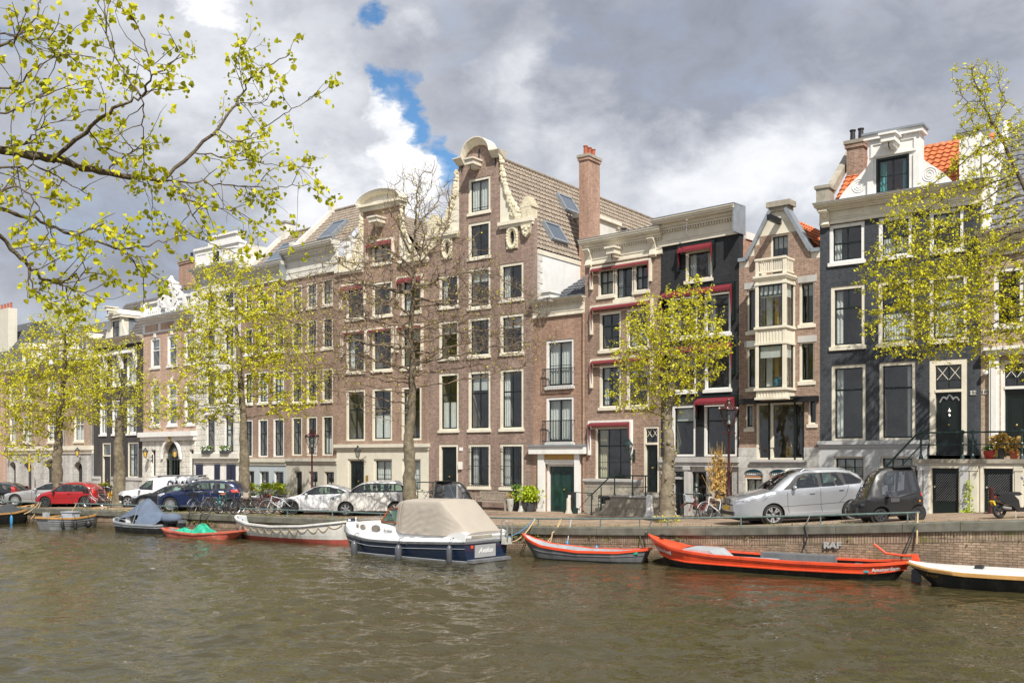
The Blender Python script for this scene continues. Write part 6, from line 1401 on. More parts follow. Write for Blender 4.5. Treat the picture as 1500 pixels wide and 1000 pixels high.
car('dirty white compact car with one grey door panel, parked behind the bare tree',480,604,755.5,705,mpv,[(.215,.69),(.38,.90),(.47,.945),(.78,.945),(.90,.88),(.92,.76),(.9,.70)],[[(.29,.70),(.38,.875),(.46,.915),(.53,.92),(.53,.70)],[(.57,.70),(.57,.92),(.73,.92),(.73,.70)],[(.75,.7),(.75,.92),(.86,.89),(.88,.78),(.87,.71)]],'p_dirtywhite',Wd=1.76,wx=(.21,.80),wr=.315,heads=([(.012,.48),(.025,.54),(.10,.60),(.14,.57),(.08,.49)],),handles=((.50,.60),(.70,.61)),mirror=(.27,.70,'p_white'),lines=seamset((.255,.555),.7),patches=(([(.735,.22),(.735,.69),(.80,.69),(.855,.60),(.855,.22)],'p_greypanel'),),spokes=6,double=False,belt=.66)
def grille(m,Lc,Hc,wd2,half):
 for y in(-.16,.16):
  for k in range(7):m.box(-.06,-.03,y-.12+k*.036,y-.12+k*.036+.016,.42*Hc,.50*Hc,'chrome')
  m.box(-.055,.0,y-.125,y+.125,.41*Hc,.51*Hc,'blackplastic')
 m.box(-.052,.0,-.62,.62,.205*Hc,.27*Hc,'blackplastic');m.box(-.052,.0,-.5,.5,.385*Hc,.41*Hc,'blackplastic')
suv2=[(0.0,.22),(-.002,.40),(.01,.47),(.04,.515),(.12,.555),(.22,.60),(.28,.635),(.34,.76),(.42,.89),(.49,.96),(.57,.99),(.68,1.0),(.78,.985),(.87,.94),(.925,.87),(.96,.77),(.985,.67),(1.0,.52),(.995,.26)]
car('silver estate car with dappled shade, yellow number plate and roof rails',1076,1284,767,688,suv2,[(.345,.645),(.46,.90),(.52,.94),(.76,.935),(.86,.90),(.945,.76),(.93,.70)],[[(.405,.655),(.475,.86),(.53,.915),(.605,.92),(.612,.665)],[(.635,.668),(.63,.92),(.70,.918),(.735,.67)],[(.748,.672),(.715,.916),(.755,.91),(.80,.68)],[(.82,.69),(.80,.90),(.855,.875),(.925,.76),(.90,.71)]],'p_silver',Wd=1.85,wx=(.268,.86),wr=.345,yaw=.13,s=43.6,belt=.63,ws=((.28,.49),),heads=([(.004,.45),(.02,.50),(.12,.545),(.145,.51),(.09,.45)],),handles=((.56,.56),(.78,.60)),mirror=(.42,.65),lines=seamset((.375,.622),.66)+[[(.33,.33),(.8,.36)],[(.835,.68),(.815,.5),(.76,.36)],[(.28,.63),(.19,.45)]],spokes=5,rimf=.76,extra=(('grille',grille),('number_plate',plate),('roof_rail',rails),('sill_trim',lambda m,Lc,Hc,wd2,half:m.box(.37*Lc,.77*Lc,-wd2-.015,-wd2+.1,.15*Hc,.205*Hc,'p_silver')),('wiper',lambda m,Lc,Hc,wd2,half:m.beam((.27*Lc,-.6,.64*Hc),(.33*Lc,-.05,.76*Hc),.02,.02,'blackplastic'))))
micro=[(.0,.14),(-.01,.24),(.0,.36),(.05,.41),(.12,.43),(.15,.46),(.24,.68),(.34,.88),(.42,.96),(.5,.985),(.75,1.0),(.90,.985),(.945,.93),(.965,.72),(.985,.52),(1.0,.42),(.99,.16)]
mw=dict(Wd=1.05,wx=(.34,.905),wr=.235,belt=.46,trim='p_matblack',gl='plastic',ws=((.15,.40),),rimf=.66,rimmat='rimdark',spokes=7,double=False,sill=.12,rr0=.03)
def mextra(m,Lc,Hc,wd2,half):
 m.box(.6*Lc,.95*Lc,-wd2+.2,wd2-.2,Hc+.01,Hc+.05,'blackplastic');m.box(-.02,.08,-wd2+.2,wd2-.2,.16*Hc,.3*Hc,'blackplastic')
 m.obox((.13*Lc,-half(.13*Lc,.5*Hc)-.06,.72*Hc),(.06,0,0),(0,.05,0),(0,0,.04),'blackplastic')
def mplate(m,Lc,Hc,wd2,half):x,z=.54*Lc,.41*Hc;m.box(x-.14,x+.14,-half(x,z)-.02,-half(x,z)+.02,z-.06,z+.06,'chrome')
mg=[(.20,.50),(.36,.90),(.46,.955),(.82,.95),(.86,.50)]
r1=car('small black two-seat microcar with clear plastic doors parked right of the silver car',1256.5,1360,764,685,micro,[(.34,.47),(.36,.70),(.45,.91),(.52,.945),(.91,.945),(.93,.52),(.58,.46)],[[(.36,.49),(.385,.70),(.47,.895),(.53,.925),(.78,.925),(.79,.53),(.58,.48)],[(.825,.54),(.82,.92),(.895,.92),(.915,.56)]],'p_matblack',mirror=(.42,.46),tails=([(.955,.47),(.955,.52),(.98,.52),(.985,.47)],),lines=[[(.36,.7),(.34,.45),(.44,.40),(.46,.16),(.74,.16),(.8,.45)]],extra=(('roof_panel',mextra),('number_plate',mplate)),yaw=.12,**mw)
hm=MB();rr_,Lq,Hq,hf=r1;hm.lathe((.93*Lq,-hf(.93*Lq,.37*Hq)-.01,.37*Hq),[(0.0,-.01),(.03,-.01),(.03,.02)],'amber',8,'y');hm.build('indicator',rr_)
car('small black microcar facing right, partly hidden behind the beige boat canopy',633,702,757,706,micro,[(.34,.47),(.36,.70),(.45,.91),(.52,.945),(.91,.945),(.93,.52),(.58,.46)],[[(.36,.49),(.385,.70),(.47,.895),(.53,.925),(.76,.925),(.77,.53),(.58,.48)]],'p_matblack',face=-1,mirror=(.38,.46),yaw=.1,tails=([(.965,.47),(.965,.52),(.985,.52),(.985,.47)],),extra=(('roof_panel',mextra),),**mw)
# ---- scooter
def ground_at(px,yb):
 s=35
 for _ in range(40):s=(yb-YH)/(H0-gz(*pt(px,s)))
 x,y=pt(px,s);return s,x,y,gz(x,y)
s,x,y,z=ground_at(1480,758.5);sco=thing('scooter','black motor scooter with yellow plate parked at the right edge of the photo','scooter',(x,y,z),.15)
for cx in(-.36,.82):
 m=MB();tyre(m,(cx,0,.23),.175,.055);w=m.build('wheel',sco,smooth=True);m=MB();m.lathe((cx,0,.23),[(0,-.03),(.05,-.03),(.05,.03),(0,.03)],'rimdark',10,'y')
 for k in range(5):a=k*1.257;m.beam((cx,0,.23),(cx+.14*math.cos(a),0,.23+.14*math.sin(a)),.03,.03,'rimdark')
 m.build('rim',w)
m=MB();m.prism([(-.45,.55),(-.50,.66),(-.38,.74),(.0,.72),(.18,.55),(.22,.34),(.52,.30),(.60,.40),(.66,.80),(.62,.95),(.70,.95),(.78,.62),(.86,.50),(.92,.42),(.80,.30),(.55,.20),(.15,.20),(.0,.36),(-.2,.42)],-.15,.15,'p_matblack');m.build('body',sco)
m=MB();m.prism([(-.48,.72),(-.40,.80),(-.1,.80),(.0,.77),(.22,.79),(.30,.72),(.20,.68),(-.38,.70)],-.14,.14,'blackplastic');m.build('seat',sco)
m=MB();m.tube([(.68,-.34,.98),(.66,-.15,1.02),(.66,.15,1.02),(.68,.34,.98)],.02,'blackplastic',6);m.tube([(.67,-.26,1.0),(.60,-.28,1.17)],.01,'steel',5);m.tube([(.67,.26,1.0),(.60,.28,1.17)],.01,'steel',5);m.build('handlebar',sco)
for sg in(-1,1):m=MB();m.ball((.60,sg*.30,1.20),.025,.07,.055,'mirrorglass',8,6);m.build('mirror',sco)
m=MB();m.ball((-.46,0,.64),.05,.1,.05,'taillight',8,5);m.build('taillight',sco);m=MB();m.obox((-.58,0,.46),(.02,0,.01),(0,.09,0),(-.03,0,.06),'plateyellow');m.build('number_plate',sco)
m=MB();m.tube([(-.50,-.02,.52),(-.62,-.02,.36),(-.55,-.02,.28)],.03,'blackplastic',6);m.tube([(-.1,-.16,.30),(-.38,-.17,.34)],.045,'steel',8);m.tube([(.1,-.1,.25),(.05,-.18,.0)],.012,'steel',5);m.build('exhaust',sco)
# ---- bicycles
def bike(frame='bikeblack',basket=None,rear=False,childseat=False,saddle='blackplastic',step=True,tyre_m='rubber',crate=False,fork=None):
 fork=fork or frame
 root=thing('bicycle','bicycle','bicycle');WR=.34;WB=1.08
 for cx in(0,WB):
  m=MB();tyre(m,(cx,0,WR),WR-.018,.02,tyre_m,26,5);w=m.build('wheel',root,smooth=True)
  m=MB();tyre(m,(cx,0,WR),WR-.045,.009,'steel',26,4);m.build('rim',w)
  m=MB()
  for k in range(14):a=2*math.pi*k/14;m.beam((cx,.03*(-1)**k,WR),(cx+(WR-.05)*math.cos(a),0,WR+(WR-.05)*math.sin(a)),.005,.005,'steel')
  m.lathe((cx,0,WR),[(0,-.05),(.022,-.05),(.022,.05),(0,.05)],'steel',8,'y');m.build('spokes',w)
  m=MB()
  for i in range(10):
   a0=(.15+i*.27)if cx else(.6+i*.22);a1=a0+(.27 if cx else .22);r=WR+.03
   m.beam((cx+r*math.cos(a0),0,WR+r*math.sin(a0)),(cx+r*math.cos(a1),0,WR+r*math.sin(a1)),.05,.008,frame)
  m.build('mudguard',root)
 bb=(.62,0,.30);hd0,hd1=(.15,0,.62),(.19,0,.88);st=(.72,0,.78)
 m=MB();T=lambda a,b,r=.016,c=frame:m.tube([a,b],r,c,6)
 T(hd0,hd1,.02);T(hd0,bb,.02);T(bb,st,.017)
 if step:m.tube([hd1,(.35,0,.60),(.64,0,.44)],.017,frame,6)
 else:T(hd1,(.70,0,.72))
 for y in(-.05,.05):T(bb,(WB,y,WR),.010);T((.70,0,.70),(WB,y,WR),.009)
 T((.72,0,.7),(.755,0,.92),.012,'steel');m.build('frame',root)
 m=MB();
 for y in(-.05,.05):m.tube([(0,y,WR),(.10,y,.58),(.15,0,.64)],.011,fork,5)
 m.tube([hd1,(.205,0,1.02)],.013,'steel',6);m.tube([(.42,-.29,1.06),(.30,-.27,1.08),(.18,-.1,1.04),(.20,0,1.03),(.18,.1,1.04),(.30,.27,1.08),(.42,.29,1.06)],.012,'steel',6)
 for y in(-1,1):m.tube([(.44,y*.295,1.055),(.32,y*.275,1.078)],.018,'blackplastic',6)
 m.build('handlebar',root)
 m=MB();m.prism([(.62,.95),(.66,.98),(.84,.99),(.90,1.01),(.88,.93),(.76,.92)],-.08,.08,saddle);m.build('saddle',root)
 m=MB();m.lathe((.62,-.06,.30),[(0,0),(.09,0),(.09,.01)],'steel',12,'y');m.beam((.62,-.09,.30),(.74,-.09,.18),.02,.02,'steel');m.beam((.62,.09,.30),(.50,.09,.42),.02,.02,'steel');m.box(.69,.79,-.18,-.09,.165,.19,'blackplastic');m.box(.45,.55,.09,.18,.41,.435,'blackplastic');m.obox((.85,-.06,.32),(.24,0,.01),(0,.012,0),(0,0,.06),'blackplastic');m.build('crank',root)
 m=MB()
 for y in(-.06,.06):m.box(.80,1.28,y-.008,y+.008,.74,.755,'steel');m.tube([(1.2,y,.74),(WB,y,WR)],.007,'steel',4)
 for k in range(4):m.box(.84+k*.13,.86+k*.13,-.06,.06,.74,.755,'steel')
 m.build('carrier',root)
 m=MB();m.ball((1.3,0,.66),.02,.04,.03,'taillight',6,4);m.build('rear_light',root)
 if basket:
  m=MB();x0,x1,y0,y1,z0,z1=(-.12,.14,-.2,.2,.80,1.02)if not rear else(.86,1.24,-.2,.2,.76,1.0)
  if crate:
   m.box(x0,x1,y0,y1,z0,z0+.02,basket)
   for k in range(4):z_=z0+.03+k*.055;m.box(x0,x1,y0,y0+.012,z_,z_+.04,basket);m.box(x0,x1,y1-.012,y1,z_,z_+.04,basket);m.box(x0,x0+.012,y0,y1,z_,z_+.04,basket);m.box(x1-.012,x1,y0,y1,z_,z_+.04,basket)
   for x in(x0,x1-.02):
    for y in(y0,y1-.02):m.box(x,x+.02,y,y+.02,z0,z1,basket)
  else:
   for k in range(9):t=k/8;xx=x0+(x1-x0)*t;yy=y0+(y1-y0)*t;m.box(xx-.004,xx+.004,y0,y0+.01,z0,z1,basket);m.box(xx-.004,xx+.004,y1-.01,y1,z0,z1,basket);m.box(x0,x0+.01,yy-.004,yy+.004,z0,z1,basket);m.box(x1-.01,x1,yy-.004,yy+.004,z0,z1,basket)
   for k in range(4):z_=z0+(z1-z0)*k/3;m.box(x0-.004,x1+.004,y0-.004,y0+.008,z_-.005,z_+.005,basket);m.box(x0-.004,x1+.004,y1-.008,y1+.004,z_-.005,z_+.005,basket);m.box(x0-.004,x0+.008,y0,y1,z_-.005,z_+.005,basket);m.box(x1-.008,x1+.004,y0,y1,z_-.005,z_+.005,basket)
   m.box(x0,x1,y0,y1,z0,z0+.01,basket)
  m.build('basket' if not crate else 'crate',root)
 if childseat:
  m=MB();m.prism([(-.22,.98),(-.20,.74),(.06,.70),(.16,.78),(.15,.84),(.0,.80),(-.12,.84),(-.17,1.0)],-.16,.16,'b_ltgrey');m.prism([(-.2,.74),(.1,.7),(.1,.86),(-.1,.92)],-.18,-.15,'b_ltgrey');m.prism([(-.2,.74),(.1,.7),(.1,.86),(-.1,.92)],.15,.18,'b_ltgrey');m.build('child_seat',root)
 return root
P_=dict(black=bike(),grey=bike('bikegrey',basket='blackplastic',tyre_m='rubber'),white=bike('p_white',step=False),red=bike('p_red',childseat=True),crate=bike('bikeblack',basket='basketwood',crate=True),teal=bike('p_teal',step=False),brown=bike('bikeblack',saddle='leather',rear=True,basket='blackplastic'),yellow=bike('p_yellow',fork='p_yellow',tyre_m='rubber'),pink=bike('p_red',step=False))
used=set()
def put_bike(kind,px,yb,rz,label,lean=.08,g='bicycles parked on the quay'):
 s,x,y,z=ground_at(px,yb);o=P_[kind]if kind not in used else copy_tree(P_[kind]);used.add(kind);o.location=(x,y,z)
 o.rotation_euler=(Matrix.Rotation(rz,4,'Z')@Matrix.Rotation(lean,4,'X')).to_euler();o['label']=label;o['group']=g;return o
put_bike('brown',116.5,742,.35,'bicycle with a handlebar basket beside the tail of the red hatchback, leftmost bicycle')
put_bike('grey',129,743,-.25,'grey bicycle with pale wheels just right of the leftmost bicycle',.1)
put_bike('pink',141,739,.5,'red-framed bicycle between the grey bicycle and the yellow one')
put_bike('black',150,740,-.7,'black bicycle behind the yellow bicycle')
put_bike('yellow',163,741.5,2.2,'bicycle with a bright yellow frame in front of the white van')
put_bike('grey',281,752,1.15,'slender grey bicycle seen almost end-on in front of the blue estate car')
put_bike('brown',302,753,.25,'bicycle with a brown saddle and pale front wheel in front of the blue estate car',.1)
put_bike('black',321,752,.75,'black bicycle right of the brown-saddled bicycle');put_bike('teal',336,752,2.4,'teal-framed bicycle leaning beside the tail of the blue estate car',-.1);put_bike('black',344,753.5,.9,'black bicycle between the teal bicycle and the steel hoop')
put_bike('crate',361,753,.1,'bicycle with a long rear carrier behind the steel bike hoop');put_bike('black',381,752,.25,'black bicycle at the foot of the flower bushes');put_bike('white',392,754,.12,'white-framed bicycle with a large pale wheel nearest the white electric sedan',.06);put_bike('pink',398,750.5,2.6,'red bicycle in the dense cluster left of the white electric sedan');put_bike('black',386,747,.6,'black bicycle at the back of the cluster left of the white electric sedan')
put_bike('red',1009,760,.12,'red bicycle with a grey child seat beside the knobbly tree trunk',.1);put_bike('white',1034,761,.35,'white bicycle right behind the red child-seat bicycle',-.08);put_bike('crate',1040,756.5,.0,'bicycle carrying a pale wooden crate beside the red lamp post');put_bike('black',1086,752,.0,'black bicycle behind the bonnet of the silver estate car')
put_bike('white',615,752,.9,'white bicycle behind the bare tree with a yellow plate on it');put_bike('black',624,753,.5,'black bicycle squeezed between the bare tree and the microcar')
# steel hoop racks
for px,lb in((352,'steel hoop bike stand between the teal bicycle and the flower bushes'),):
 s,x,y,z=ground_at(px,752);r=thing('bike_stand',lb,'bike stand',(x,y,z),.1);m=MB();m.tube([(0,0,0),(0,0,.72),(.05,0,.8),(.75,0,.8),(.8,0,.72),(.8,0,0)],.025,'steel',8);m.build('hoop',r)
# ---- boats
def boat(name,label,w0,w1,b0,b1,beam,sheer,shape,bands,inner='b_ltgrey',gun='b_wood',gw=.06,floor=.05,rake0=.5,rake1=.3,flare=.35,cat='boat',deck0=0,deckm='b_wood',transom=0,flip=False,open_=True,rope=False,K=8,N=36):
 s0,s1=(w0[1]-YH)/H0,(w1[1]-YH)/H0;A,B=Vector(pt(w0[0],s0)),Vector(pt(w1[0],s1));d=(B-A).normalized()
 ang=math.atan2(d.y,d.x);ang=ang*.5+(-PHW)*.5;d=Vector((math.cos(ang),math.sin(ang)));n=Vector((-d.y,d.x));M_=(A+B)/2;O=M_+n*beam*.42
 def hit(px):a=(px-CX)/F;t=(a*O.y-O.x)/(d.x-a*d.y);return O+d*t
 P0,P1=hit(b0),hit(b1);Lh=(P1-P0).length;dr=(P1-P0).normalized();rz=math.atan2(dr.y,dr.x)
 root=thing(name,label,cat,(P0.x,P0.y,0),rz,'boats moored along the quay wall')
 bh=lambda t:beam/2*interp(t,shape);sz=lambda t:interp(t,sheer)
 def pos(t,h,inset=0):
  z=sz(t)*(1-h)-.3*h;y=max(0,bh(t)*(1-flare*h**1.6)-inset)
  x=t*Lh+rake0*(h**1.2)*max(0,1-t*5)**1.0-rake1*h*max(0,1-(1-t)*5)
  if inset:x+=inset*(1 if t<.05 else 0)-inset*(1 if t>.95 else 0)
  return x,y,z
 m=MB();ts=[i/N for i in range(N+1)];ts=[t*t*(3-2*t)*.35+t*.65 for t in ts]
 def rows_(t):
  zb=bands[0](t);hb=(sz(t)-zb)/(sz(t)+.3);return[pos(t,hb*k/K1 if k<=K1 else hb+(1-hb)*(k-K1)/(K-K1))for k in range(K+1)]
 K1=K//2;V=[rows_(t)for t in ts]
 for sg in(-1,1):
  for i in range(N):
   for k in range(K):
    q=[V[i][k],V[i][k+1],V[i+1][k+1],V[i+1][k]];mt=bands[1]if k<K1 else bands[2];m.add([(p[0],sg*p[1],p[2])for p in q],[(0,1,2,3)if sg<0 else(3,2,1,0)],mt)
 for e in(0,N):
  if bh(ts[e])>.04:
   for k in range(K):a,b=V[e][k],V[e][k+1];m.add([(a[0],-a[1],a[2]),(a[0],a[1],a[2]),(b[0],b[1],b[2]),(b[0],-b[1],b[2])],[(0,1,2,3)if e else(3,2,1,0)],bands[1]if k<K1 else bands[2])
 hull=m.build('hull',root,smooth=True,ang=40)
 if open_:
  m=MB();IN=[[],[]]
  rows=[]
  for t in ts:
   zt=sz(t)-.01;zf=min(floor,zt-.05);row=[]
   for k in range(4):
    z=zt+(zf-zt)*k/3;h=(sz(t)-z)/(sz(t)+.3);p=pos(t,h,.05);row.append((p[0],p[1],z))
   rows.append(row)
  for sg in(-1,1):
   for i in range(N):
    for k in range(3):q=[rows[i][k],rows[i][k+1],rows[i+1][k+1],rows[i+1][k]];m.add([(p[0],sg*p[1],p[2])for p in q],[(3,2,1,0)if sg<0 else(0,1,2,3)],inner)
  for i in range(N):a,b=rows[i][3],rows[i+1][3];m.add([(a[0],-a[1],a[2]),(b[0],-b[1],b[2]),(b[0],b[1],b[2]),(a[0],a[1],a[2])],[(0,1,2,3)],'b_floor')
  m.build('inner_hull',root,smooth=True,ang=40)
 m=MB();ring=[]
 for sg in(-1,1):
  vs=[]
  for t in ts:
   x,y,z=pos(t,0);y2=max(0,y-gw)
   vs+=[(x,sg*(y+.03),z-.06),(x,sg*(y+.035),z+.02),(x,sg*y2,z+.02),(x,sg*y2,z-.04)]
  m.add(vs,[tuple(i*4+j if q==0 else 0 for q in(0,))and((i*4+j,(i+1)*4+j,(i+1)*4+(j+1)%4,i*4+(j+1)%4)if sg<0 else(i*4+(j+1)%4,(i+1)*4+(j+1)%4,(i+1)*4+j,i*4+j))for i in range(N)for j in range(4)],gun)
 for e in(0,N):
  x,y,z=pos(ts[e],0)
  if y>.03:m.box(x-.05,x+.03,-y,y,z-.06,z+.02,gun)
 m.build('gunwale',root)
 if deck0:
  m=MB();td=[deck0*i/10 for i in range(11)];vs=[]
  for t in td:x,y,z=pos(t,0);y=max(0,y-.03);vs+=[(x,-y,z+.015),(x,0,z+.05),(x,y,z+.015)]
  m.add(vs,[(i*3+j,(i+1)*3+j,(i+1)*3+j+1,i*3+j+1)for i in range(10)for j in range(2)],deckm);x,y,z=pos(deck0,0);y-=.04;m.add([(x,-y,z+.02),(x,y,z+.02),(x,y*.9,.1),(x,-y*.9,.1)],[(0,1,2,3)],deckm);m.build('foredeck',root)
 root_info=dict(L=Lh,pos=pos,sz=sz,bh=bh,root=root,rz=rz,P0=P0)
 return root_info
def thwart(B,t,w=.22,z=.12,mat='b_ltgrey'):
 x,y,zz_=B['pos'](t,0);m=MB();m.box(x-w/2,x+w/2,-y+.06,y-.06,zz_-z-.03,zz_-z,mat);m.build('thwart',B['root'])
def bl(B,x,y,z):r=B['rz'];return(B['P0'].x+x*math.cos(r)-y*math.sin(r),B['P0'].y+x*math.sin(r)+y*math.cos(r),z)
def fender_thing(B,t,side,label,r=.11,l=.5,mat='fender',drop=.1,round_=False):
 x,y,z=B['pos'](t,0);w=bl(B,x,side*(y+r+.04),z-drop);o=thing('fender',label,'fender',w,B['rz'],'boat fenders');m=MB()
 if round_:m.ball((0,0,-.28),.17,.17,.19,mat,12,8)
 else:m.lathe((0,0,-l-.08),[(0,-.06),(.04,-.05),(r*.8,.02),(r,.1),(r,l-.08),(r*.75,l),(.035,l+.06),(0,l+.07)],mat,12)
 m.build('bumper',o,smooth=True);m=MB();m.tube([(0,0,-.02),(0,-side*.05,drop+.12),(0,-side*.25,drop+.16)],.012,'iron',5);m.build('lanyard',o);return o
def rope_thing(pts,label,mat='rope',r=.018,sag=.15,n=10,name='mooring_rope'):
 out=[]
 for a,b in zip(pts[:-1],pts[1:]):
  a,b=Vector(a),Vector(b)
  for i in range(n):t=i/n;p=a.lerp(b,t);p.z-=sag*4*t*(1-t);out.append(p)
 out.append(Vector(pts[-1]));m=MB();m.tube(out,r,mat,5);o=m.build(name);props(o,label,'rope','mooring ropes');return o
def quaypt(px,dz=.3,n=.15):t=wt(px);x,y=xy(t,n);return(x,y,gt(t)+dz)
SH=[(0,.0),(.04,.30),(.12,.62),(.25,.88),(.45,1),(.7,.97),(.9,.8),(1,.62)]
DE=[(0,.0),(.03,.30),(.10,.60),(.22,.86),(.45,1),(.7,.95),(.88,.68),(.96,.36),(1,.0)]
# red barge
B7=boat('barge','long bright red barge with black bottom and grey hatch beneath the steel letters',(976,830.5),(1320,853.5),950,1337,1.75,[(0,.98),(.06,.80),(.14,.62),(.3,.50),(.6,.44),(.85,.46),(1,.58)],[(0,0),(.03,.25),(.1,.62),(.2,.92),(.35,1),(.8,1),(.92,.8),(.98,.4),(1,.08)],(lambda t:interp(t,[(0,.36),(.08,.26),(.2,.20),(.6,.17),(.9,.2),(1,.3)]),'b_red','b_black'),inner='b_black',gun='b_red',gw=.16,deck0=.17,deckm='b_red',rake0=1.1,rake1=.7,flare=.4)
def strake(B,f0,mat,nm='rubbing_strake',r=.022,t0=0,t1=1,side=(-1,1)):
 m=MB()
 for sg in side:
  pts=[]
  for i in range(33):
   t=t0+(t1-t0)*i/32;z=f0(t);h=(B['sz'](t)-z)/(B['sz'](t)+.3);x,y,z2=B['pos'](t,h);pts.append((x,sg*(y+.01),z))
  m.tube(pts,r,mat,5)
 m.build(nm,B['root'])
strake(B7,lambda t:interp(t,[(0,.40),(.08,.28),(.2,.22),(.6,.19),(.9,.22),(1,.33)]),'b_red',r=.03);strake(B7,lambda t:B7['sz'](t)-.10,'b_red','upper_strake',.011)
rt=B7['root'];Lb=B7['L'];m=MB()
x0,x1=.175*Lb,.33*Lb;y=.66;z=.58
m.prism([(x0,.45),(x0+.05,z+.06),(x1-.35,z+.04),(x1,.34)],-y,y,'b_ltgrey');m.build('fore_cover',rt)
m=MB();m.box(.45*Lb,.72*Lb,.25,.78,.28,.56,'b_grey');m.box(.36*Lb,.55*Lb,-.7,-.45,.40,.47,'b_ltgrey');m.build('hatch',rt)
thwart(B7,.8,.2,.1,'b_grey')
m=MB();xs=Lb;m.prism([(xs-.05,-.4),(xs+.28,-.4),(xs+.22,.3),(xs+.12,.64),(xs-.02,.64)],-.03,.03,'b_grey');m.prism([(xs-.02,.42),(xs+.26,.36),(xs+.14,.78),(xs-.02,.78)],-.05,.05,'b_red');m.build('rudder',rt)
m=MB();m.tube([(xs+.1,0,.74),(xs-.3,0,.72),(xs-.75,0,.76),(xs-1.0,0,.95),(xs-1.1,0,1.02)],.035,'b_red',6);m.build('tiller',rt)
m=MB();m.lathe((.06*Lb,0,.86),[(.05,0),(.05,.12),(.09,.13),(.09,.16),(0,.17)],'b_black',8);m.tube([(.06*Lb-.02,-.15,.93),(.06*Lb,.15,.93)],.03,'b_black',6);m.build('bollard',rt)
def side_text(B,txt,t0,zc,size,mat,shear=0,nm='lettering',bold=0,side=-1,off=.012):
 m=MB();xc=t0*B['L']
 def xf(co):
  x=xc+co.x;t=x/B['L'];z=zc(t)+co.y;
  for _ in range(3):
   h=max(0,(B['sz'](t)-z)/(B['sz'](t)+.3));px_,py_,_z=B['pos'](max(0,min(1,t)),h);t+=(x-px_)/B['L']
  return(x,side*(py_+off+co.z),z)
 text_mb(m,txt,size,mat,xf,.004,font_shear=shear,bold=bold);return m.build(nm,B['root'])
side_text(B7,'Amsterdam',.925,lambda t:B7['sz'](t)-.18,.15,'b_clean',bold=.004,off=.03);side_text(B7,'Nieuwland',.085,lambda t:interp(t,[(0,.74),(.06,.56),(.14,.44),(.2,.38)]),.17,'b_clean',bold=.004,off=.03)
m=MB();x=.865*Lb;h=(B7['sz'](.865)-.27)/(B7['sz'](.865)+.3);yy=B7['pos'](.865,h)[1];m.box(x-.07,x+.07,-yy-.03,-yy+.05,.24,.29,'p_teal');m.build('sticker',rt)
# rowboat
B6=boat('rowing_boat','open grey boat with red gunwale between the cabin cruiser and the red barge',(786,819.5),(932,825),765,951,1.35,[(0,.84),(.08,.66),(.2,.48),(.5,.36),(.8,.38),(1,.50)],[(0,0),(.03,.22),(.12,.6),(.3,.95),(.5,1),(.75,.9),(.9,.66),(1,.42)],(lambda t:.04,'b_grey','b_black'),inner='b_ltgrey',gun='b_red',gw=.05,rake0=.75,rake1=.35,flare=.42)
for t in(.3,.55,.8):thwart(B6,t)
m=MB();x=.925*B6['L'];yy=B6['pos'](.925,.15)[1];m.box(x-.08,x+.08,-yy-.02,-yy+.06,.32,.39,'tarp');m.build('sticker',B6['root']);strake(B6,lambda t:B6['sz'](t)*.55,'b_grey','plank_seam',.01)
# lifeboat
B4=boat('lifeboat','open white double-ended boat with rope loops and a faded red waterline',(366,790.5),(519,801),347.5,522,2.25,[(0,.98),(.08,.86),(.25,.72),(.45,.68),(.7,.76),(.9,.92),(1,1.02)],DE,(lambda t:.19,'b_white','b_boot'),inner='b_ltgrey',gun='b_white',gw=.10,rake0=.55,rake1=.5,flare=.5)
strake(B4,lambda t:B4['sz'](t)-.07,'b_grey','rubber_edge',.035)
m=MB()
for k in range(13):
 t0,t1=.07+k*.068,.07+(k+1)*.068;pts=[]
 for i in range(9):q=i/8;t=t0+(t1-t0)*q;z=B4['sz'](t)-.14-.17*4*q*(1-q)*(1.2 if k%3 else .8);h=(B4['sz'](t)-z)/(B4['sz'](t)+.3);x,y,_=B4['pos'](t,h);pts.append((x,-y-.025,z))
 m.tube(pts,.012,'rope',4)
m.build('rope_loops',B4['root']);thwart(B4,.7,.25,.15);m=MB();m.box(.3*B4['L'],.62*B4['L'],-.55,.55,.1,.14,'b_floor');m.build('floor_board',B4['root'])
m=MB();x=.985*B4['L'];m.box(x-.22,x-.1,-.33,-.27,.82,.88,'b_red');m.build('sticker',B4['root'])
# flat red boat with tarpaulin
B3=boat('flat_boat','shallow worn red boat carrying a crumpled green tarpaulin',(262,787.5),(340,791.5),243,358,1.35,[(0,.36),(.12,.30),(.5,.22),(.85,.34),(1,.44)],[(0,.35),(.1,.75),(.35,1),(.7,.95),(.9,.6),(1,.1)],(lambda t:.0,'b_redold','b_redold'),inner='b_grey',gun='b_redold',gw=.08,rake0=.5,rake1=1.0,floor=.02)
def blobcloth(name,label,cat,B,x,y,z,rx,ry,rz_,mat,seed,group=None):
 r=random.Random(seed);m=MB();n,k=22,9;vs=[]
 ph=[r.uniform(0,6)for _ in range(8)]
 for j in range(k+1):
  for i in range(n):a=2*math.pi*i/n;f=(1-j/k);w=1+.16*math.sin(3*a+ph[0])+.09*math.sin(7*a+ph[1]+j)+.05*math.sin(11*a+ph[2]);vs.append((rx*w*math.cos(a)*math.sqrt(1-(1-f)**1.5)if f<1 else rx*w*math.cos(a),ry*w*math.sin(a)*f**.5,rz_*(1-f)**.7*(1+.25*math.sin(2*a+ph[3]+j*.5))))
 m.add(vs,[(j*n+i,j*n+(i+1)%n,(j+1)*n+(i+1)%n,(j+1)*n+i)for j in range(k)for i in range(n)]+[tuple(k*n+i for i in range(n))],mat)
 o=m.build(name,smooth=False);o.location=bl(B,x,y,z);o.rotation_euler=(0,0,B['rz']);return props(o,label,cat,group)
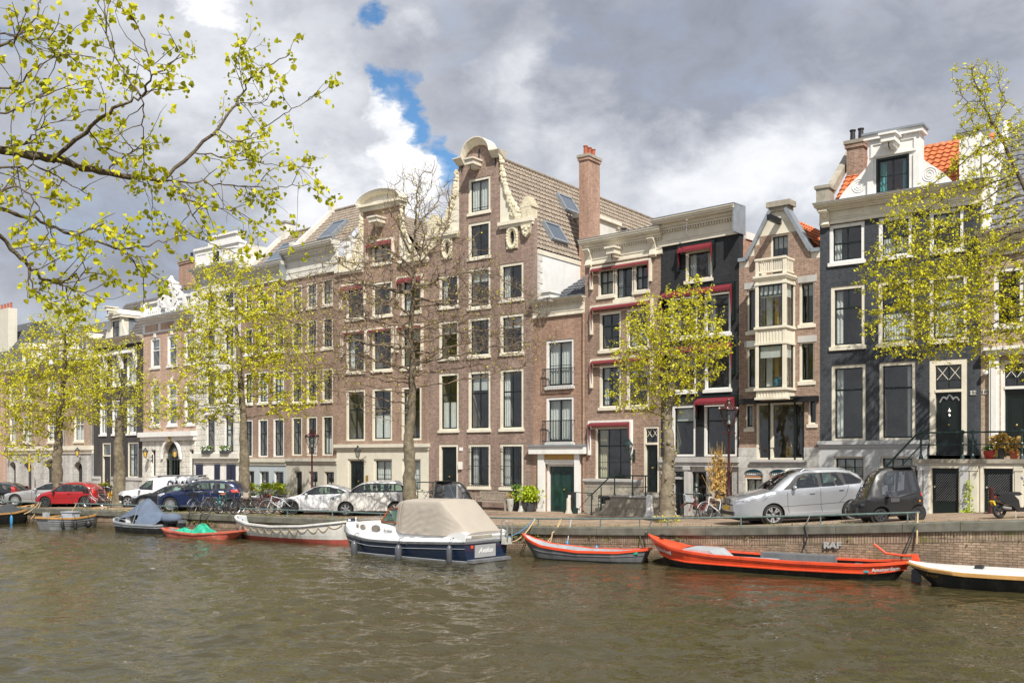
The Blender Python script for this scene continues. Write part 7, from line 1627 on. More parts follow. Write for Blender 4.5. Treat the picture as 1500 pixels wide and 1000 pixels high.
blobcloth('tarpaulin','crumpled green tarpaulin heaped in the worn red boat','tarpaulin',B3,.50*B3['L'],-.05,.1,.75,.42,.45,'tarp',4);blobcloth('tarpaulin','low fold of green tarpaulin at the left of the heap in the worn red boat','tarpaulin',B3,.27*B3['L'],-.1,.1,.5,.35,.28,'tarp',9)
m=MB();x=.22*B3['L'];m.box(x-.1,x+.1,-.08,.12,.3,.62,'blackplastic');m.box(x-.16,x+.12,-.12,.16,.62,.74,'b_grey');m.box(x-.03,x+.03,0,.05,.0,.3,'steel');m.build('engine',B3['root'])
# covered dark boat
B2=boat('covered_boat','low dark boat under a peaked blue-grey cover with a wrapped outboard motor',(181,779),(240,784),171,247,1.8,[(0,.62),(.2,.50),(.6,.44),(1,.44)],[(0,0),(.05,.35),(.2,.8),(.45,1),(1,.86)],(lambda t:.28,'b_ltgrey','b_black'),inner='b_grey',gun='b_ltgrey',rake0=.5,rake1=.05,flare=.3)
Lb=B2['L'];m=MB();st=[(.05,.1,.58,.60),(.25,.62,.48,.95),(.45,.8,.44,1.35),(.60,.86,.44,1.62),(.66,.86,.44,1.60),(.80,.84,.42,1.1),(1.0,.75,.45,.86)];vs=[];K_=9
for(t,w,z0,z1)in st:
 for k in range(K_):q=-1+2*k/(K_-1);vs.append((t*Lb,w*q,z0+(z1-z0)*(1-abs(q)**1.5)+(.02*math.sin(k*2+t*20))))
fs=[(i*K_+k,(i+1)*K_+k,(i+1)*K_+k+1,i*K_+k+1)for i in range(len(st)-1)for k in range(K_-1)if not(1<=i<=3 and k in(0,))]
m.add(vs,fs,'canvasblue');
m.build('boat_cover',B2['root'],smooth=True);m=MB();m.tube([(.60*Lb,-.8,.45),(.60*Lb,-.5,1.2)],.02,'steel',5);m.box(.36*Lb,.44*Lb,-.5,-.2,.45,.75,'b_clean');m.build('cockpit_fitting',B2['root'])
m=MB();m.ball((1.06*Lb,0,.72),.55,.5,.26,'canvasblue',14,8);m.box(1.06*Lb-.1,1.06*Lb+.15,-.15,.15,-.2,.6,'blackplastic');m.build('outboard_motor',B2['root'],smooth=True)
# aluminium-grey open boat
B1=boat('open_boat','open grey boat with pale wooden rail and round black fender, left of the covered boat',(148,776),(66,773),154.5,60.5,2.0,[(0,.98),(.15,.82),(.4,.64),(.7,.55),(1,.62)],[(0,.0),(.04,.30),(.15,.68),(.4,1),(.75,1),(.93,.8),(1,.45)],(lambda t:.0,'b_alu','b_alu'),inner='b_ltgrey',gun='b_wood',gw=.08,rake0=.15,rake1=.3,flare=.3)
for f0 in(.32,.5,.66):strake(B1,lambda t:B1['sz'](t)*(1-f0),'b_grey','plank_seam',.012)
thwart(B1,.65,.3);m=MB();m.box(.50*B1['L'],.62*B1['L'],-.4,.4,.3,.80,'b_ltgrey');m.box(.49*B1['L'],.63*B1['L'],-.45,.45,.80,.84,'b_ltgrey');m.box(.9*B1['L'],.96*B1['L'],-.12,.12,.5,.86,'b_ltgrey');m.build('console',B1['root'])
fender_thing(B1,.52,1,'round black fender hanging at the middle of the grey open boat',round_=True,mat='b_black');fender_thing(B1,.72,1,'dark sausage fender left of the round one on the grey open boat',.09,.35,'b_black');fender_thing(B1,.88,1,'small dark fender near the stern of the grey open boat',.08,.3,'b_black');fender_thing(B1,.03,-1,'grey ball fender at the bow of the grey open boat',round_=True,mat='b_grey')
# far-left black boat
B0=boat('covered_boat','black boat with wooden rail and dark cover at the left edge of the photo',(44,770.5),(-40,766),49.5,-60,2.0,[(0,.95),(.15,.80),(.4,.62),(1,.56)],SH,(lambda t:.0,'b_black','b_black'),inner='b_black',gun='b_wood',gw=.09,rake0=.3)
m=MB();vs=[];st=[(.22,.35,.75,.80),(.34,.75,.66,1.10),(.5,.9,.6,.95),(.62,.95,.6,1.2),(.9,.8,.55,.9)]
for(t,w,z0,z1)in st:
 for k in range(K_):q=-1+2*k/(K_-1);vs.append((t*B0['L'],w*q,z0+(z1-z0)*(1-abs(q)**1.6)))
m.add(vs,[(i*K_+k,(i+1)*K_+k,(i+1)*K_+k+1,i*K_+k+1)for i in range(len(st)-1)for k in range(K_-1)],'canvasdark');m.build('boat_cover',B0['root'],smooth=True)
fender_thing(B0,.48,1,'blue bottle fender on the black boat at the left edge',.08,.45,'bottleblue')
# black boat with thick rope rail, right edge
B8=boat('motor_launch','black launch with a thick twisted rope rail at the right edge of the photo',(1358,859.5),(1500,868.5),1331.5,1640,1.9,[(0,.60),(.1,.52),(.3,.46),(1,.46)],SH,(lambda t:.0,'b_black','b_black'),inner='b_white',gun='b_clean',gw=.35,rake0=1.0,flare=.35,deck0=.22,deckm='b_clean')
m=MB()
for sg in(-1,1):
 pts=[]
 for i in range(60):t=i/59*.98;x,y,z=B8['pos'](t,0);pts.append(Vector((x,sg*(y+.035),z-.045)))
 m.tube(pts,.045,'ropetan',8)
 for i in range(240):
  t=i/240*.96;x,y,z=B8['pos'](t,0);x2,y2,z2=B8['pos'](t+.004,0);c=Vector((x,sg*(y+.045),z-.045));m.beam(c+Vector((-.035,sg*.03,.045)),c+Vector((.035,sg*.035,-.045)),.028,.035,'ropetan' if i%2 else 'b_wood')
m.build('rope_rail',B8['root']);m=MB();m.box(.2*B8['L'],.9*B8['L'],-.55,.55,.44,.53,'b_clean');m.box(.34*B8['L'],.38*B8['L'],-.3,.1,.53,.61,'blackplastic');m.build('deck_cushion',B8['root'])
side_text(B8,'Amour',.135,lambda t:.30,.13,'brass',.3)
# cabin cruiser
B5=boat('cabin_cruiser','navy and white cabin cruiser with a big beige canvas canopy and four grey fenders',(523,808),(684,828.5),511,712,2.55,[(0,1.0),(.05,.90),(.15,.70),(.35,.58),(.6,.60),(1,.72)],[(0,0),(.02,.22),(.07,.52),(.15,.78),(.3,.96),(.5,1),(.85,.97),(1,.88)],(lambda t:.06,'b_navy','b_clean'),inner='b_white',gun='b_grey',gw=.10,rake0=.75,rake1=-.05,flare=.22,open_=False)
rt=B5['root'];Lb=B5['L'];pos,sz=B5['pos'],B5['sz']
m=MB();ts=[i/24 for i in range(25)];vs=[]
for t in ts:x,y,z=pos(t,0);y=max(0.0,y-.05);vs+=[(x,-y,z),(x,-y*.96,z+.14),(x,0,z+.17),(x,y*.96,z+.14),(x,y,z)]
m.add(vs,[(i*5+j,(i+1)*5+j,(i+1)*5+j+1,i*5+j+1)for i in range(24)for j in range(4)],'b_clean');m.add([vs[120+k]for k in range(5)],[(0,1,2,3,4)],'b_clean');m.build('deck',rt,smooth=True,ang=40)
strake(B5,lambda t:sz(t)-.22,'b_ltgrey','pinstripe',.010);strake(B5,lambda t:.06,'b_ltgrey','boot_line',.012)
def loft(m,st,mat,K_=9,p=2.2,capends=True,wrinkle=0,seed=1):
 r=random.Random(seed);vs=[]
 for(x,w,z0,z1)in st:
  for k in range(K_):
   a=math.pi*k/(K_-1);c=math.cos(a);q=(1 if c>0 else-1)*abs(c)**(2/p);h=abs(math.sin(a))**(2/p);vs.append((x+wrinkle*r.uniform(-1,1)*.5,-w*q,z0+(z1-z0)*h+wrinkle*r.uniform(-1,1)))
 n=len(st);m.add(vs,[(i*K_+k,(i+1)*K_+k,(i+1)*K_+k+1,i*K_+k+1)for i in range(n-1)for k in range(K_-1)]+([tuple(range(K_)),tuple((n-1)*K_+k for k in range(K_))[::-1]]if capends else[]),mat)
m=MB();loft(m,[(.10*Lb,.35,.72,.98),(.115*Lb,.42,.72,1.13),(.2*Lb,.72,.68,1.19),(.35*Lb,.92,.66,1.24),(.55*Lb,1.0,.68,1.26),(.57*Lb,1.04,.66,1.02),(.97*Lb,1.06,.66,.98)],'b_clean',11,5.5);m.build('cabin',rt,smooth=True,ang=35)
for t,z,w in((.165,.985,.10),(.235,.98,.11),(.36,.975,.145)):
 wy=interp(t*Lb,[(.115*Lb,.42),(.2*Lb,.72),(.35*Lb,.92),(.62*Lb,1.0)])
 for sg in(-1,1):
  m=MB();dirx=1;yc=wy*.99;vs=[];a_=math.atan2(interp(t*Lb+.1,[(.115*Lb,.42),(.2*Lb,.72),(.35*Lb,.92),(.62*Lb,1.0)])-wy,.1)
  for rr,off,mt in((1.35,.0,'chrome'),(1.0,.015,'room')):
   pts=[(t*Lb+w*1.35*rr*math.cos(k*math.pi/8)*math.cos(a_),sg*(yc+.004+off+w*1.35*rr*math.cos(k*math.pi/8)*math.sin(a_)),z+w*.7*rr*math.sin(k*math.pi/8))for k in range(16)];m.add(pts,[tuple(range(16))if sg>0 else tuple(range(16))[::-1]],mt);m.add(pts+[(p[0],p[1]-sg*.03,p[2])for p in pts],[(i,(i+1)%16,16+(i+1)%16,16+i)for i in range(16)],mt)
  m.build('porthole',rt)
# windscreen and canvas
xw=.40*Lb
m=MB();bz,tz=1.24,1.72
A=[(xw-.12,-.80,bz),(xw+.16,-.66,tz),(xw+.16,.66,tz),(xw-.12,.80,bz)]
for a,b in((A[0],A[1]),(A[1],A[2]),(A[2],A[3]),(A[3],A[0]),((xw-.02,0,bz),(xw+.16,0,tz)),(A[0],(xw+.85,-.98,bz)),(A[1],(xw+.8,-.86,tz+.05)),(A[3],(xw+.85,.98,bz)),(A[2],(xw+.8,.86,tz+.05))):m.beam(a,b,.06,.06,'mahogany')
w=m.build('windscreen',rt);m=MB();m.add(A,[(0,1,2,3)],'pane_green');m.add([A[0],(xw+.85,-.98,bz),(xw+.8,-.86,tz),A[1]],[(0,1,2,3)],'pane_green');m.add([A[3],(xw+.85,.98,bz),(xw+.8,.86,tz),A[2]],[(3,2,1,0)],'pane_green');m.build('pane',w)
def canopy():
 m=MB();K_=61;vs=[];r=random.Random(3)
 st=[]
 for i in range(57):
  x=.42+(1.0-.42)*i/56
  top=interp(x,[(.42,1.74),(.47,1.86),(.515,2.04),(.56,2.10),(.80,2.13),(.82,2.11),(.985,1.12),(1,1.05)]);bot=interp(x,[(.42,1.66),(.445,1.62),(.48,1.45),(.51,1.1),(.54,.92),(.6,.88),(.98,.90),(1,.95)]);hw=interp(x,[(.42,.70),(.5,.95),(.56,1.07),(.85,1.10),(1,1.0)])
  st.append((x,top,bot,hw))
 for i,(x,top,bot,hw)in enumerate(st):
  for k in range(K_):
   q=-1+2*k/(K_-1);a=abs(q)
   if a<.55:y=hw*.80*(q/.55);z=top-.05*(a/.55)**3
   else:f=(a-.55)/.45;sag=.05*math.sin(math.pi*f);y=math.copysign(hw*(.80+.20*f**.7)-sag*.5,q);z=(top-.05)+(bot-top+.05)*f
   wr_=.02*math.sin(9*x*6+5*z*4)*(a>.6)*(.52<x<.9)+.034*math.sin((z*24+x*16+2*math.sin(x*30)))*(a>.65)*(x>.56)*(1-min(1,abs(x-.66)*4))
   vs.append((x*Lb,y+math.copysign(wr_,q),z))
 n=len(st);m.add(vs,[(i*K_+k,(i+1)*K_+k,(i+1)*K_+k+1,i*K_+k+1)for i in range(n-1)for k in range(K_-1)],'canvas')
 m.add([vs[(n-1)*K_+k]for k in range(K_)],[tuple(range(K_))],'canvas')
 m.build('canopy',rt,smooth=True)
canopy()
m=MB();
for sg in(-1,1):m.tube([(.555*Lb,sg*1.085,.92),(.555*Lb,sg*1.07,1.4),(.555*Lb,sg*.98,1.85),(.555*Lb,sg*.86,2.04)],.012,'canvas',5)
m.build('canopy_seam',rt)
m=MB();m.prism([(.86*Lb,.70),(1.0*Lb,.74),(1.0*Lb,1.0),(.98*Lb,1.06),(.92*Lb,1.0),(.86*Lb,.86)],-1.08,1.08,'b_clean');m.box(1.0*Lb,1.0*Lb+.012,-.75,.3,.84,.93,'oldstone');m.build('stern_locker',rt)
m=MB();m.box(1.0*Lb-.0,1.0*Lb+.30,-1.0,1.0,.02,.12,'b_grey');m.build('swim_platform',rt)
m=MB();m.box(Lb+.03,Lb+.05,-.62,.45,.17,.60,'signgrey');text_mb(m,'Avalon',.26,'b_clean',lambda co:(Lb+.055+co.z,-.08+co.x,.40+co.y),.004,font_shear=.45);m.box(Lb+.03,Lb+.045,-.82,-.70,.5,.6,'b_red');m.build('name_board',rt)
m=MB();text_mb(m,'Avalon',.17,'iron',lambda co:(.455*Lb+co.x,-.985-co.z,.93+co.y),.003,font_shear=.45);m.build('lettering',rt)
m=MB();m.tube([(Lb+.1,.7,.7),(Lb+.1,.7,1.35),(Lb+.2,.75,1.42),(Lb+.3,.8,1.35),(Lb+.3,.8,.7)],.022,'steel',6);m.tube([(Lb+.1,1.0,.7),(Lb+.1,1.0,1.3),(Lb+.3,1.05,1.3),(Lb+.3,1.05,.7)],.022,'steel',6);m.box(Lb+.05,Lb+.25,.75,1.1,.55,.78,'potwhite');m.build('stern_rail',rt)
m=MB();m.ball((.02*Lb,0,1.13),.13,.22,.1,'b_navy',10,6);m.tube([(.09*Lb,-.2,.95),(.09*Lb,-.2,1.3)],.02,'b_clean',6);m.tube([(.12*Lb,-.2,1.22),(.38*Lb,-.4,1.38),(.38*Lb,-.4,1.2)],.014,'steel',5);m.tube([(.12*Lb,.2,1.22),(.38*Lb,.4,1.38),(.38*Lb,.4,1.2)],.014,'steel',5);m.build('bow_fitting',rt)
fender_thing(B5,.255,-1,'long grey fender nearest the bow of the navy cabin cruiser',.125,.52);fender_thing(B5,.60,-1,'long grey fender amidships on the navy cabin cruiser',.125,.52,drop=.06);fender_thing(B5,.93,-1,'narrow grey fender near the stern of the navy cabin cruiser',.10,.55,drop=.06)
# ---- quay rail, ropes
def rail(pa,pb,label,step=2.35,g='pipe rails on the quay'):
 ta,tb=wt(pa),wt(pb);x,y=xy(ta,.15);r=thing('quay_rail',label,'railing',(x,y,gt(ta)),-PHW,g);n=max(2,int(abs(tb-ta)/.8));m=MB()
 m.tube([(tt-ta,0,gt(tt)+.30-gt(ta))for tt in np.linspace(ta,tb,n)],.032,'railgreen',8);m.build('rail',r);k=int((tb-ta)/step)
 for i in range(k+1):
  tt=ta+.35+(tb-ta-.7)*i/max(1,k);m=MB();m.tube([(tt-ta,0,gt(tt)-gt(ta)-.02),(tt-ta,0,gt(tt)-gt(ta)+.28)],.026,'railgreen',7);m.lathe((tt-ta,0,gt(tt)-gt(ta)),[(.05,0),(.05,.02),(.03,.03)],'railgreen',8);m.build('post',r)
rail(-40,57,'low green pipe rail at the left edge above the black boat');rail(105,256,'low green pipe rail above the grey open boat');rail(348,640,'low green pipe rail above the white lifeboat');rail(690,1346,'long low green pipe rail above the rowing boat and red barge')
def bowpt(B,t=0,dz=0,y=0):x,_,z=B['pos'](t,0);return bl(B,x,y,z+dz)
rope_thing([quaypt(1340,.3),quaypt(1341,-.1,-.1),(*bl(B7,B7['L']-.3,0,0)[:2],.66)],'dark mooring rope from the rail down to the stern of the red barge','iron',.022)
rope_thing([quaypt(1343,.3),quaypt(1344.5,-.3,-.12),quaypt(1344,-.62,-.14)],'pale frayed rope end hanging from the right end of the long rail','rope',.03,.03)
rope_thing([quaypt(1184,.3),quaypt(1181,.0,-.14),quaypt(1185,-.35,-.16),quaypt(1180,-.7,-.16),(*bl(B7,.63*B7['L'],.75,0)[:2],.45)],'black chain hanging from the rail to the middle of the red barge','iron',.025,.02)
rope_thing([quaypt(953,.3),quaypt(948,-.2,-.14),bowpt(B7,.06,.05)],'dark mooring rope from the rail to the bow of the red barge','iron',.022,.05)
rope_thing([quaypt(934,.3),quaypt(942,-.5,-.2),bowpt(B6,.97,.02)],'dark mooring line at the stern of the grey rowing boat','iron',.018,.1)
rope_thing([quaypt(780,.3),(*bl(B5,B5['L']+.2,.9,0)[:2],.8)],'blue and tan mooring rope from the rail to the stern of the cabin cruiser','ropeblue',.02,.12);rope_thing([quaypt(781,.3),(*bl(B5,B5['L']+.2,.9,0)[:2],.62)],'tan mooring rope beside the blue one at the stern of the cabin cruiser','rope',.022,.25)
rope_thing([quaypt(820,.3),quaypt(812,-.2,-.14),quaypt(809,-.55,-.2)],'pale coil of rope hanging from the rail above the grey rowing boat','rope',.03,.1);rope_thing([quaypt(818,.3),quaypt(806,-.5,-.16),bowpt(B6,.25,.02,.5)],'pale mooring rope from the rail to the inside of the grey rowing boat','rope',.022,.1);rope_thing([quaypt(834,.3),quaypt(834,-.55,-.14)],'grey strap hanging on the quay wall above the grey rowing boat','b_ltgrey',.022,.0)
rope_thing([quaypt(54,.3),quaypt(46,-.3,-.4),bowpt(B0,.02,.04)],'pale mooring rope at the bow of the black covered boat','rope',.028,.1);rope_thing([quaypt(56,.3),quaypt(50,-.6,-.2)],'pale slack rope hanging beside the bow of the black covered boat','rope',.028,.1)
rope_thing([quaypt(108,.3),quaypt(113,-.05,-.3),bowpt(B1,.35,.0,-.8)],'pale mooring rope from the rail to the grey open boat','rope',.018,.05);rope_thing([bowpt(B1,.03,.05),quaypt(185,.05,-.1),quaypt(218,.1,0)],'pale mooring rope along the wall right of the grey open boat','rope',.018,.1)
rope_thing([quaypt(352,.0),bowpt(B3,.97,.05)],'dark chain at the right end of the worn red boat','iron',.022,.05)
for px,dz,lb in((834,-.6,'small blue bottle float hanging on the wall above the grey rowing boat'),(877,-.75,'small blue bottle float behind the middle of the grey rowing boat')):
 x,y,z=quaypt(px,dz,-.16);o=thing('bottle_float',lb,'float',(x,y,z),0,'blue floats');m=MB();m.lathe((0,0,-.12),[(0,0),(.06,0),(.06,.16),(.02,.22),(.02,.26),(0,.26)],'bottleblue',10);m.build('bottle',o)
# ---- trees
def colonize(roots,att,step=.3,kill=.45,infl=3.0,iters=140,up=.0,jit=.12,rng=None):
 cc={};nodes=[np.array(r,float)for r in roots];par=[-1]+list(range(len(roots)-1));att=np.array(att,float);P=np.array(nodes)
 near=np.full(len(att),-1);nd=np.full(len(att),1e9)
 d=np.linalg.norm(att[:,None]-P[None],axis=2);near=d.argmin(1);nd=d.min(1)
 for it in range(iters):
  if not len(att):break
  act=nd<infl
  if not act.any():infl*=1.5;continue
  acc={}
  for i in np.nonzero(act)[0]:acc.setdefault(int(near[i]),[]).append(i)
  new=[]
  for k,ids in acc.items():
   if cc.get(k,0)>=3:continue
   cc[k]=cc.get(k,0)+1
   v=att[ids]-P[k];v/=(np.linalg.norm(v,axis=1)[:,None]+1e-9);g=v.sum(0);n=np.linalg.norm(g)
   if n<1e-3:continue
   g=g/n+np.array([0,0,up])+rng.normal(0,jit,3);g/=np.linalg.norm(g);new.append((P[k]+g*step,k))
  if not new:break
  base=len(P);P=np.vstack([P,[q[0]for q in new]]);par+=[q[1]for q in new]
  d=np.linalg.norm(att[:,None]-P[None,base:],axis=2);m=d.min(1);a=d.argmin(1);better=m<nd;nd=np.where(better,m,nd);near=np.where(better,a+base,near)
  keep=nd>kill;att,nd,near=att[keep],nd[keep],near[keep]
 return P,par
def leaf(vs,fs,c,size,r,rngd):
 d=Vector((rngd.gauss(0,1),rngd.gauss(0,1),rngd.gauss(0,.6)-.35)).normalized();n=d.cross(Vector((rngd.gauss(0,1),rngd.gauss(0,1),rngd.gauss(0,1)))).normalized();c=Vector(c);b=len(vs);u=d.cross(n)*size*.12
 vs+=[c,c+d*size*.55+n*size*.42+u,c+d*size,c+d*size*.55-n*size*.42+u];fs+=[(b,b+1,b+2),(b,b+2,b+3)]
def tree(label,base,trunk,blobs,s,natt=700,leaves=5,lsize=.1,bark='bark',leafm='leaf_yellow',r0=.3,depth=1.0,step=.32,kill=.5,seed=1,twigs=2,twig_l=.5,rtip=.010,burr=False,leaf_frac=1.0,name='tree',expo=2.3,infl=3.0,tipr=1.0,taper=.78,tk=.35,tbark=None,thin=.74,up=0,jit=.12):
 rg=np.random.default_rng(seed);rr=random.Random(seed);bx,by,bz=base;att=[];tot=sum(b[4]*b[2]*b[3]for b in blobs)
 for cx,cy,rx,ry,w in blobs:
  n=int(natt*w*rx*ry/tot);k=0
  while k<n:
   p=rg.uniform(-1,1,3)
   if(p**2).sum()>1 or((p**2).sum()<.12 and rr.random()<.6):continue
   att.append(((cx-CX+p[0]*rx)/s,by+p[1]*min(rx,ry)*depth/s,zz(cy+p[2]*ry,s)));k+=1
 roots=[]
 tp=[((px-CX)/s,by,zz(py,s))for px,py in trunk];tp[0]=(bx,by,bz-.1)
 for a,b in zip(tp[:-1],tp[1:]):
  a,b=np.array(a),np.array(b);n=max(1,int(np.linalg.norm(b-a)/step));roots+=[a+(b-a)*i/n for i in range(n)]
 roots.append(np.array(tp[-1]));roots=[q+(rg.normal(0,.02,3)if i else 0)for i,q in enumerate(roots)]
 P,par=colonize(roots,att,step=step,kill=kill,rng=rg,infl=infl,up=up,jit=jit);N=len(P)
 ch=[[]for _ in range(N)]
 for i,p in enumerate(par):
  if p>=0:ch[p].append(i)
 rad=[0]*N
 for i in range(N-1,-1,-1):rad[i]=max(rtip*tipr,sum(rad[c]**expo for c in ch[i])**(1/expo)if ch[i]else rtip)
 f=r0/rad[0];sc_=lambda r:r*(1+(f-1)*min(1,max(0,(r-rtip*2)/(rad[0]-rtip*2))))
 rad=[sc_(r)for r in rad];nt_=len(roots)
 for i in range(nt_):q=i/nt_;rad[i]=min(rad[i],r0*(1-.12*q-taper*max(0,q-tk)/(1-tk)))
 for i in range(1,N):rad[i]=min(rad[i],rad[par[i]]*(.97 if i<nt_ else(thin if par[i]<nt_ else .94)))
 for i in range(min(4,nt_)):rad[i]*=1+.35*(1-i/4)**2
 PJ=[Vector(q)+Vector((rr.gauss(0,.035),rr.gauss(0,.035),rr.gauss(0,.035)))*(i>=nt_)for i,q in enumerate(P)]
 root=thing(name,label,'tree',base);off=base
 tm,lm=MB(),MB();tv=[Vector(P[i])for i in range(nt_)]
 def chain(start,prev):
  path=[prev,start]if prev is not None else[start];cur=start;br=[]
  while ch[cur]:
   nx=max(ch[cur],key=lambda c:rad[c]);br+=[(c,cur)for c in ch[cur]if c!=nx];path.append(nx);cur=nx
  return path,br
 stack=[(0,None)]
 while stack:
  st_,pv=stack.pop();path,br=chain(st_,pv);stack+=br
  pts=[PJ[i]for i in path];rs=[rad[i]for i in path]
  if pv is not None:rs[0]=min(rs[0],rs[1]*1.25)
  big=rs[min(1,len(rs)-1)];ns=12 if big>.15 else(7 if big>.05 else(5 if big>.02 else 3))
  tgt=tm if pv is None else lm
  if pv is None and len(path)>6:pts=[p+Vector((rr.gauss(0,.018),rr.gauss(0,.018),0))if 1<i<14 else p for i,p in enumerate(pts)];rs=[q*rr.uniform(.93,1.08)for q in rs]
  tgt.tube(pts,rs,bark if big>.06 or not tbark else tbark,ns)
 if burr:
  for i in range(90):
   k=rr.randrange(0,nt_);c=Vector(P[k]).lerp(Vector(P[min(k+1,nt_-1)]),rr.random());a=rr.random()*6.28;q=rr.uniform(.03,.10);tm.ball(c+Vector((math.cos(a),math.sin(a),0))*(rad[k]*.93),q,q,q*rr.uniform(.7,1.3),bark,7,5)
 cv,cf=[],[];tips=[i for i in range(nt_,N)if rad[i]<.028]
 for i in tips:
  p=PJ[i];d0=(p-PJ[par[i]]).normalized()
  for _ in range(twigs if rr.random()<.8 else 1):
   d=(d0+Vector((rr.gauss(0,.7),rr.gauss(0,.7),rr.gauss(.15,.6)))).normalized();l=twig_l*rr.uniform(.4,1.1);q=p+d*l*.5+Vector((rr.gauss(0,.03),rr.gauss(0,.03),rr.gauss(0,.03)));e=p+d*l+Vector((0,0,rr.gauss(0,.08)))
   lm.tube([p,q,e],[rtip*.9,rtip*.7,rtip*.4],tbark or bark,3,cap=False)
   if rr.random()>leaf_frac:continue
   for k in range(leaves):t=rr.uniform(.25,1.08);c=p.lerp(q,t*2)if t<.5 else q.lerp(e,(t-.5)*2);leaf(cv,cf,c+Vector((rr.gauss(0,.03),rr.gauss(0,.03),rr.gauss(0,.03))),lsize*rr.uniform(.6,1.3),None,rr)
 if burr:
  for i in range(260):k=int(rr.choice((rr.uniform(0,2),rr.uniform(nt_*.35,nt_-1))))%nt_;a=rr.random()*6.28;leaf(cv,cf,Vector(P[k])+Vector((math.cos(a),math.sin(a),0))*(rad[k]+rr.uniform(.0,.12))+Vector((0,0,rr.uniform(-.15,.15))),lsize,None,rr)
 tm.build('trunk',root,off=off,smooth=True);lm.build('branches',root,off=off,smooth=True)
 cm=MB();cm.add(cv,cf,leafm);cm.build('crown',root,off=off);return root
def foot(px,s):x,y=pt(px,s);return(x,y,gz(x,y))
tree('bare-branched tall tree with only tiny buds, in front of the tall gabled houses',foot(601,36.5),[(601,750),(600,690),(598,640),(603,600),(604,540),(602,480),(606,400)],[(600,440,165,125,1.0),(614,325,62,90,1.2),(715,480,110,85,.9),(490,480,100,105,.9),(530,560,110,45,.6),(740,530,65,25,.6)],36.5,natt=3700,leaves=2,lsize=.065,bark='bark',r0=.34,seed=11,twigs=2,twig_l=.6,rtip=.0115,leaf_frac=.22,step=.2,kill=.34,depth=.8,tbark='twigs',taper=.62,expo=2.05,thin=.95,up=.10,jit=.07,infl=4)
tree('knobbly pollarded tree with yellow-green leaves between the black house and the red awnings',foot(978,38.5),[(979,764),(978,700),(980,650),(978,600),(984,560),(988,510)],[(985,505,88,78,1.0),(960,560,70,45,.9),(1010,450,40,42,1.1),(930,580,40,30,.8),(1040,500,30,50,.8),(940,520,40,60,.9)],38.5,natt=1900,leaves=9,lsize=.08,bark='bark_light',r0=.32,seed=5,twigs=2,twig_l=.42,burr=True,depth=.9,step=.2,kill=.32)
tree('leafy yellow-green tree in front of the white stone house',foot(359,28.5),[(360,735),(358,680),(357,620),(352,560),(348,500),(345,450)],[(345,500,80,95,1.0),(300,570,55,55,.8),(425,555,55,60,.7),(330,415,50,48,1.0),(400,470,55,70,.9),(290,500,40,70,.7),(270,600,35,35,.5)],28.5,natt=2300,leaves=10,lsize=.10,r0=.33,seed=21,twigs=2,twig_l=.55,depth=.9,step=.24,kill=.40,infl=2.6)
tree('small leafy tree in front of the black and the salmon brick house',foot(175,26.5),[(176,735),(175,690),(174,650),(176,610),(180,570)],[(175,580,65,50,1.0),(160,545,45,35,.8),(210,590,45,45,.8),(125,580,30,45,.6),(185,520,30,30,.7)],26.5,natt=1300,leaves=7,lsize=.088,r0=.38,seed=8,twigs=2,twig_l=.5,depth=.9,step=.24,kill=.40)
tree('leftmost leafy tree, in front of the rose brick house with arched doors',foot(84,25.5),[(83,735),(84,680),(86,640),(90,590),(95,530),(95,490)],[(80,560,75,80,1.0),(95,500,55,55,1.0),(30,580,50,70,.9),(20,640,30,40,.6),(130,540,35,60,.6),(110,460,30,30,.8)],25.5,natt=2100,leaves=11,lsize=.10,r0=.36,seed=31,twigs=2,twig_l=.6,depth=.9,step=.25,kill=.42)
tree('large leafy tree leaning in from the right edge of the photo',foot(1590,46),[(1590,760),(1592,620),(1580,520),(1555,420),(1520,320),(1490,250),(1450,170)],[(1400,420,115,95,1.0),(1450,230,55,110,1.0),(1330,400,65,70,.9),(1400,480,100,45,.9),(1480,420,60,120,.9),(1350,330,60,60,.7),(1305,400,40,65,.9),(1350,470,90,60,.9),(1430,130,35,45,.9),(1480,520,60,30,.7)],46,natt=3800,leaves=10,lsize=.075,bark='bark_dark',r0=.32,seed=17,twigs=2,twig_l=.4,depth=.7,step=.2,kill=.31,expo=2.1)
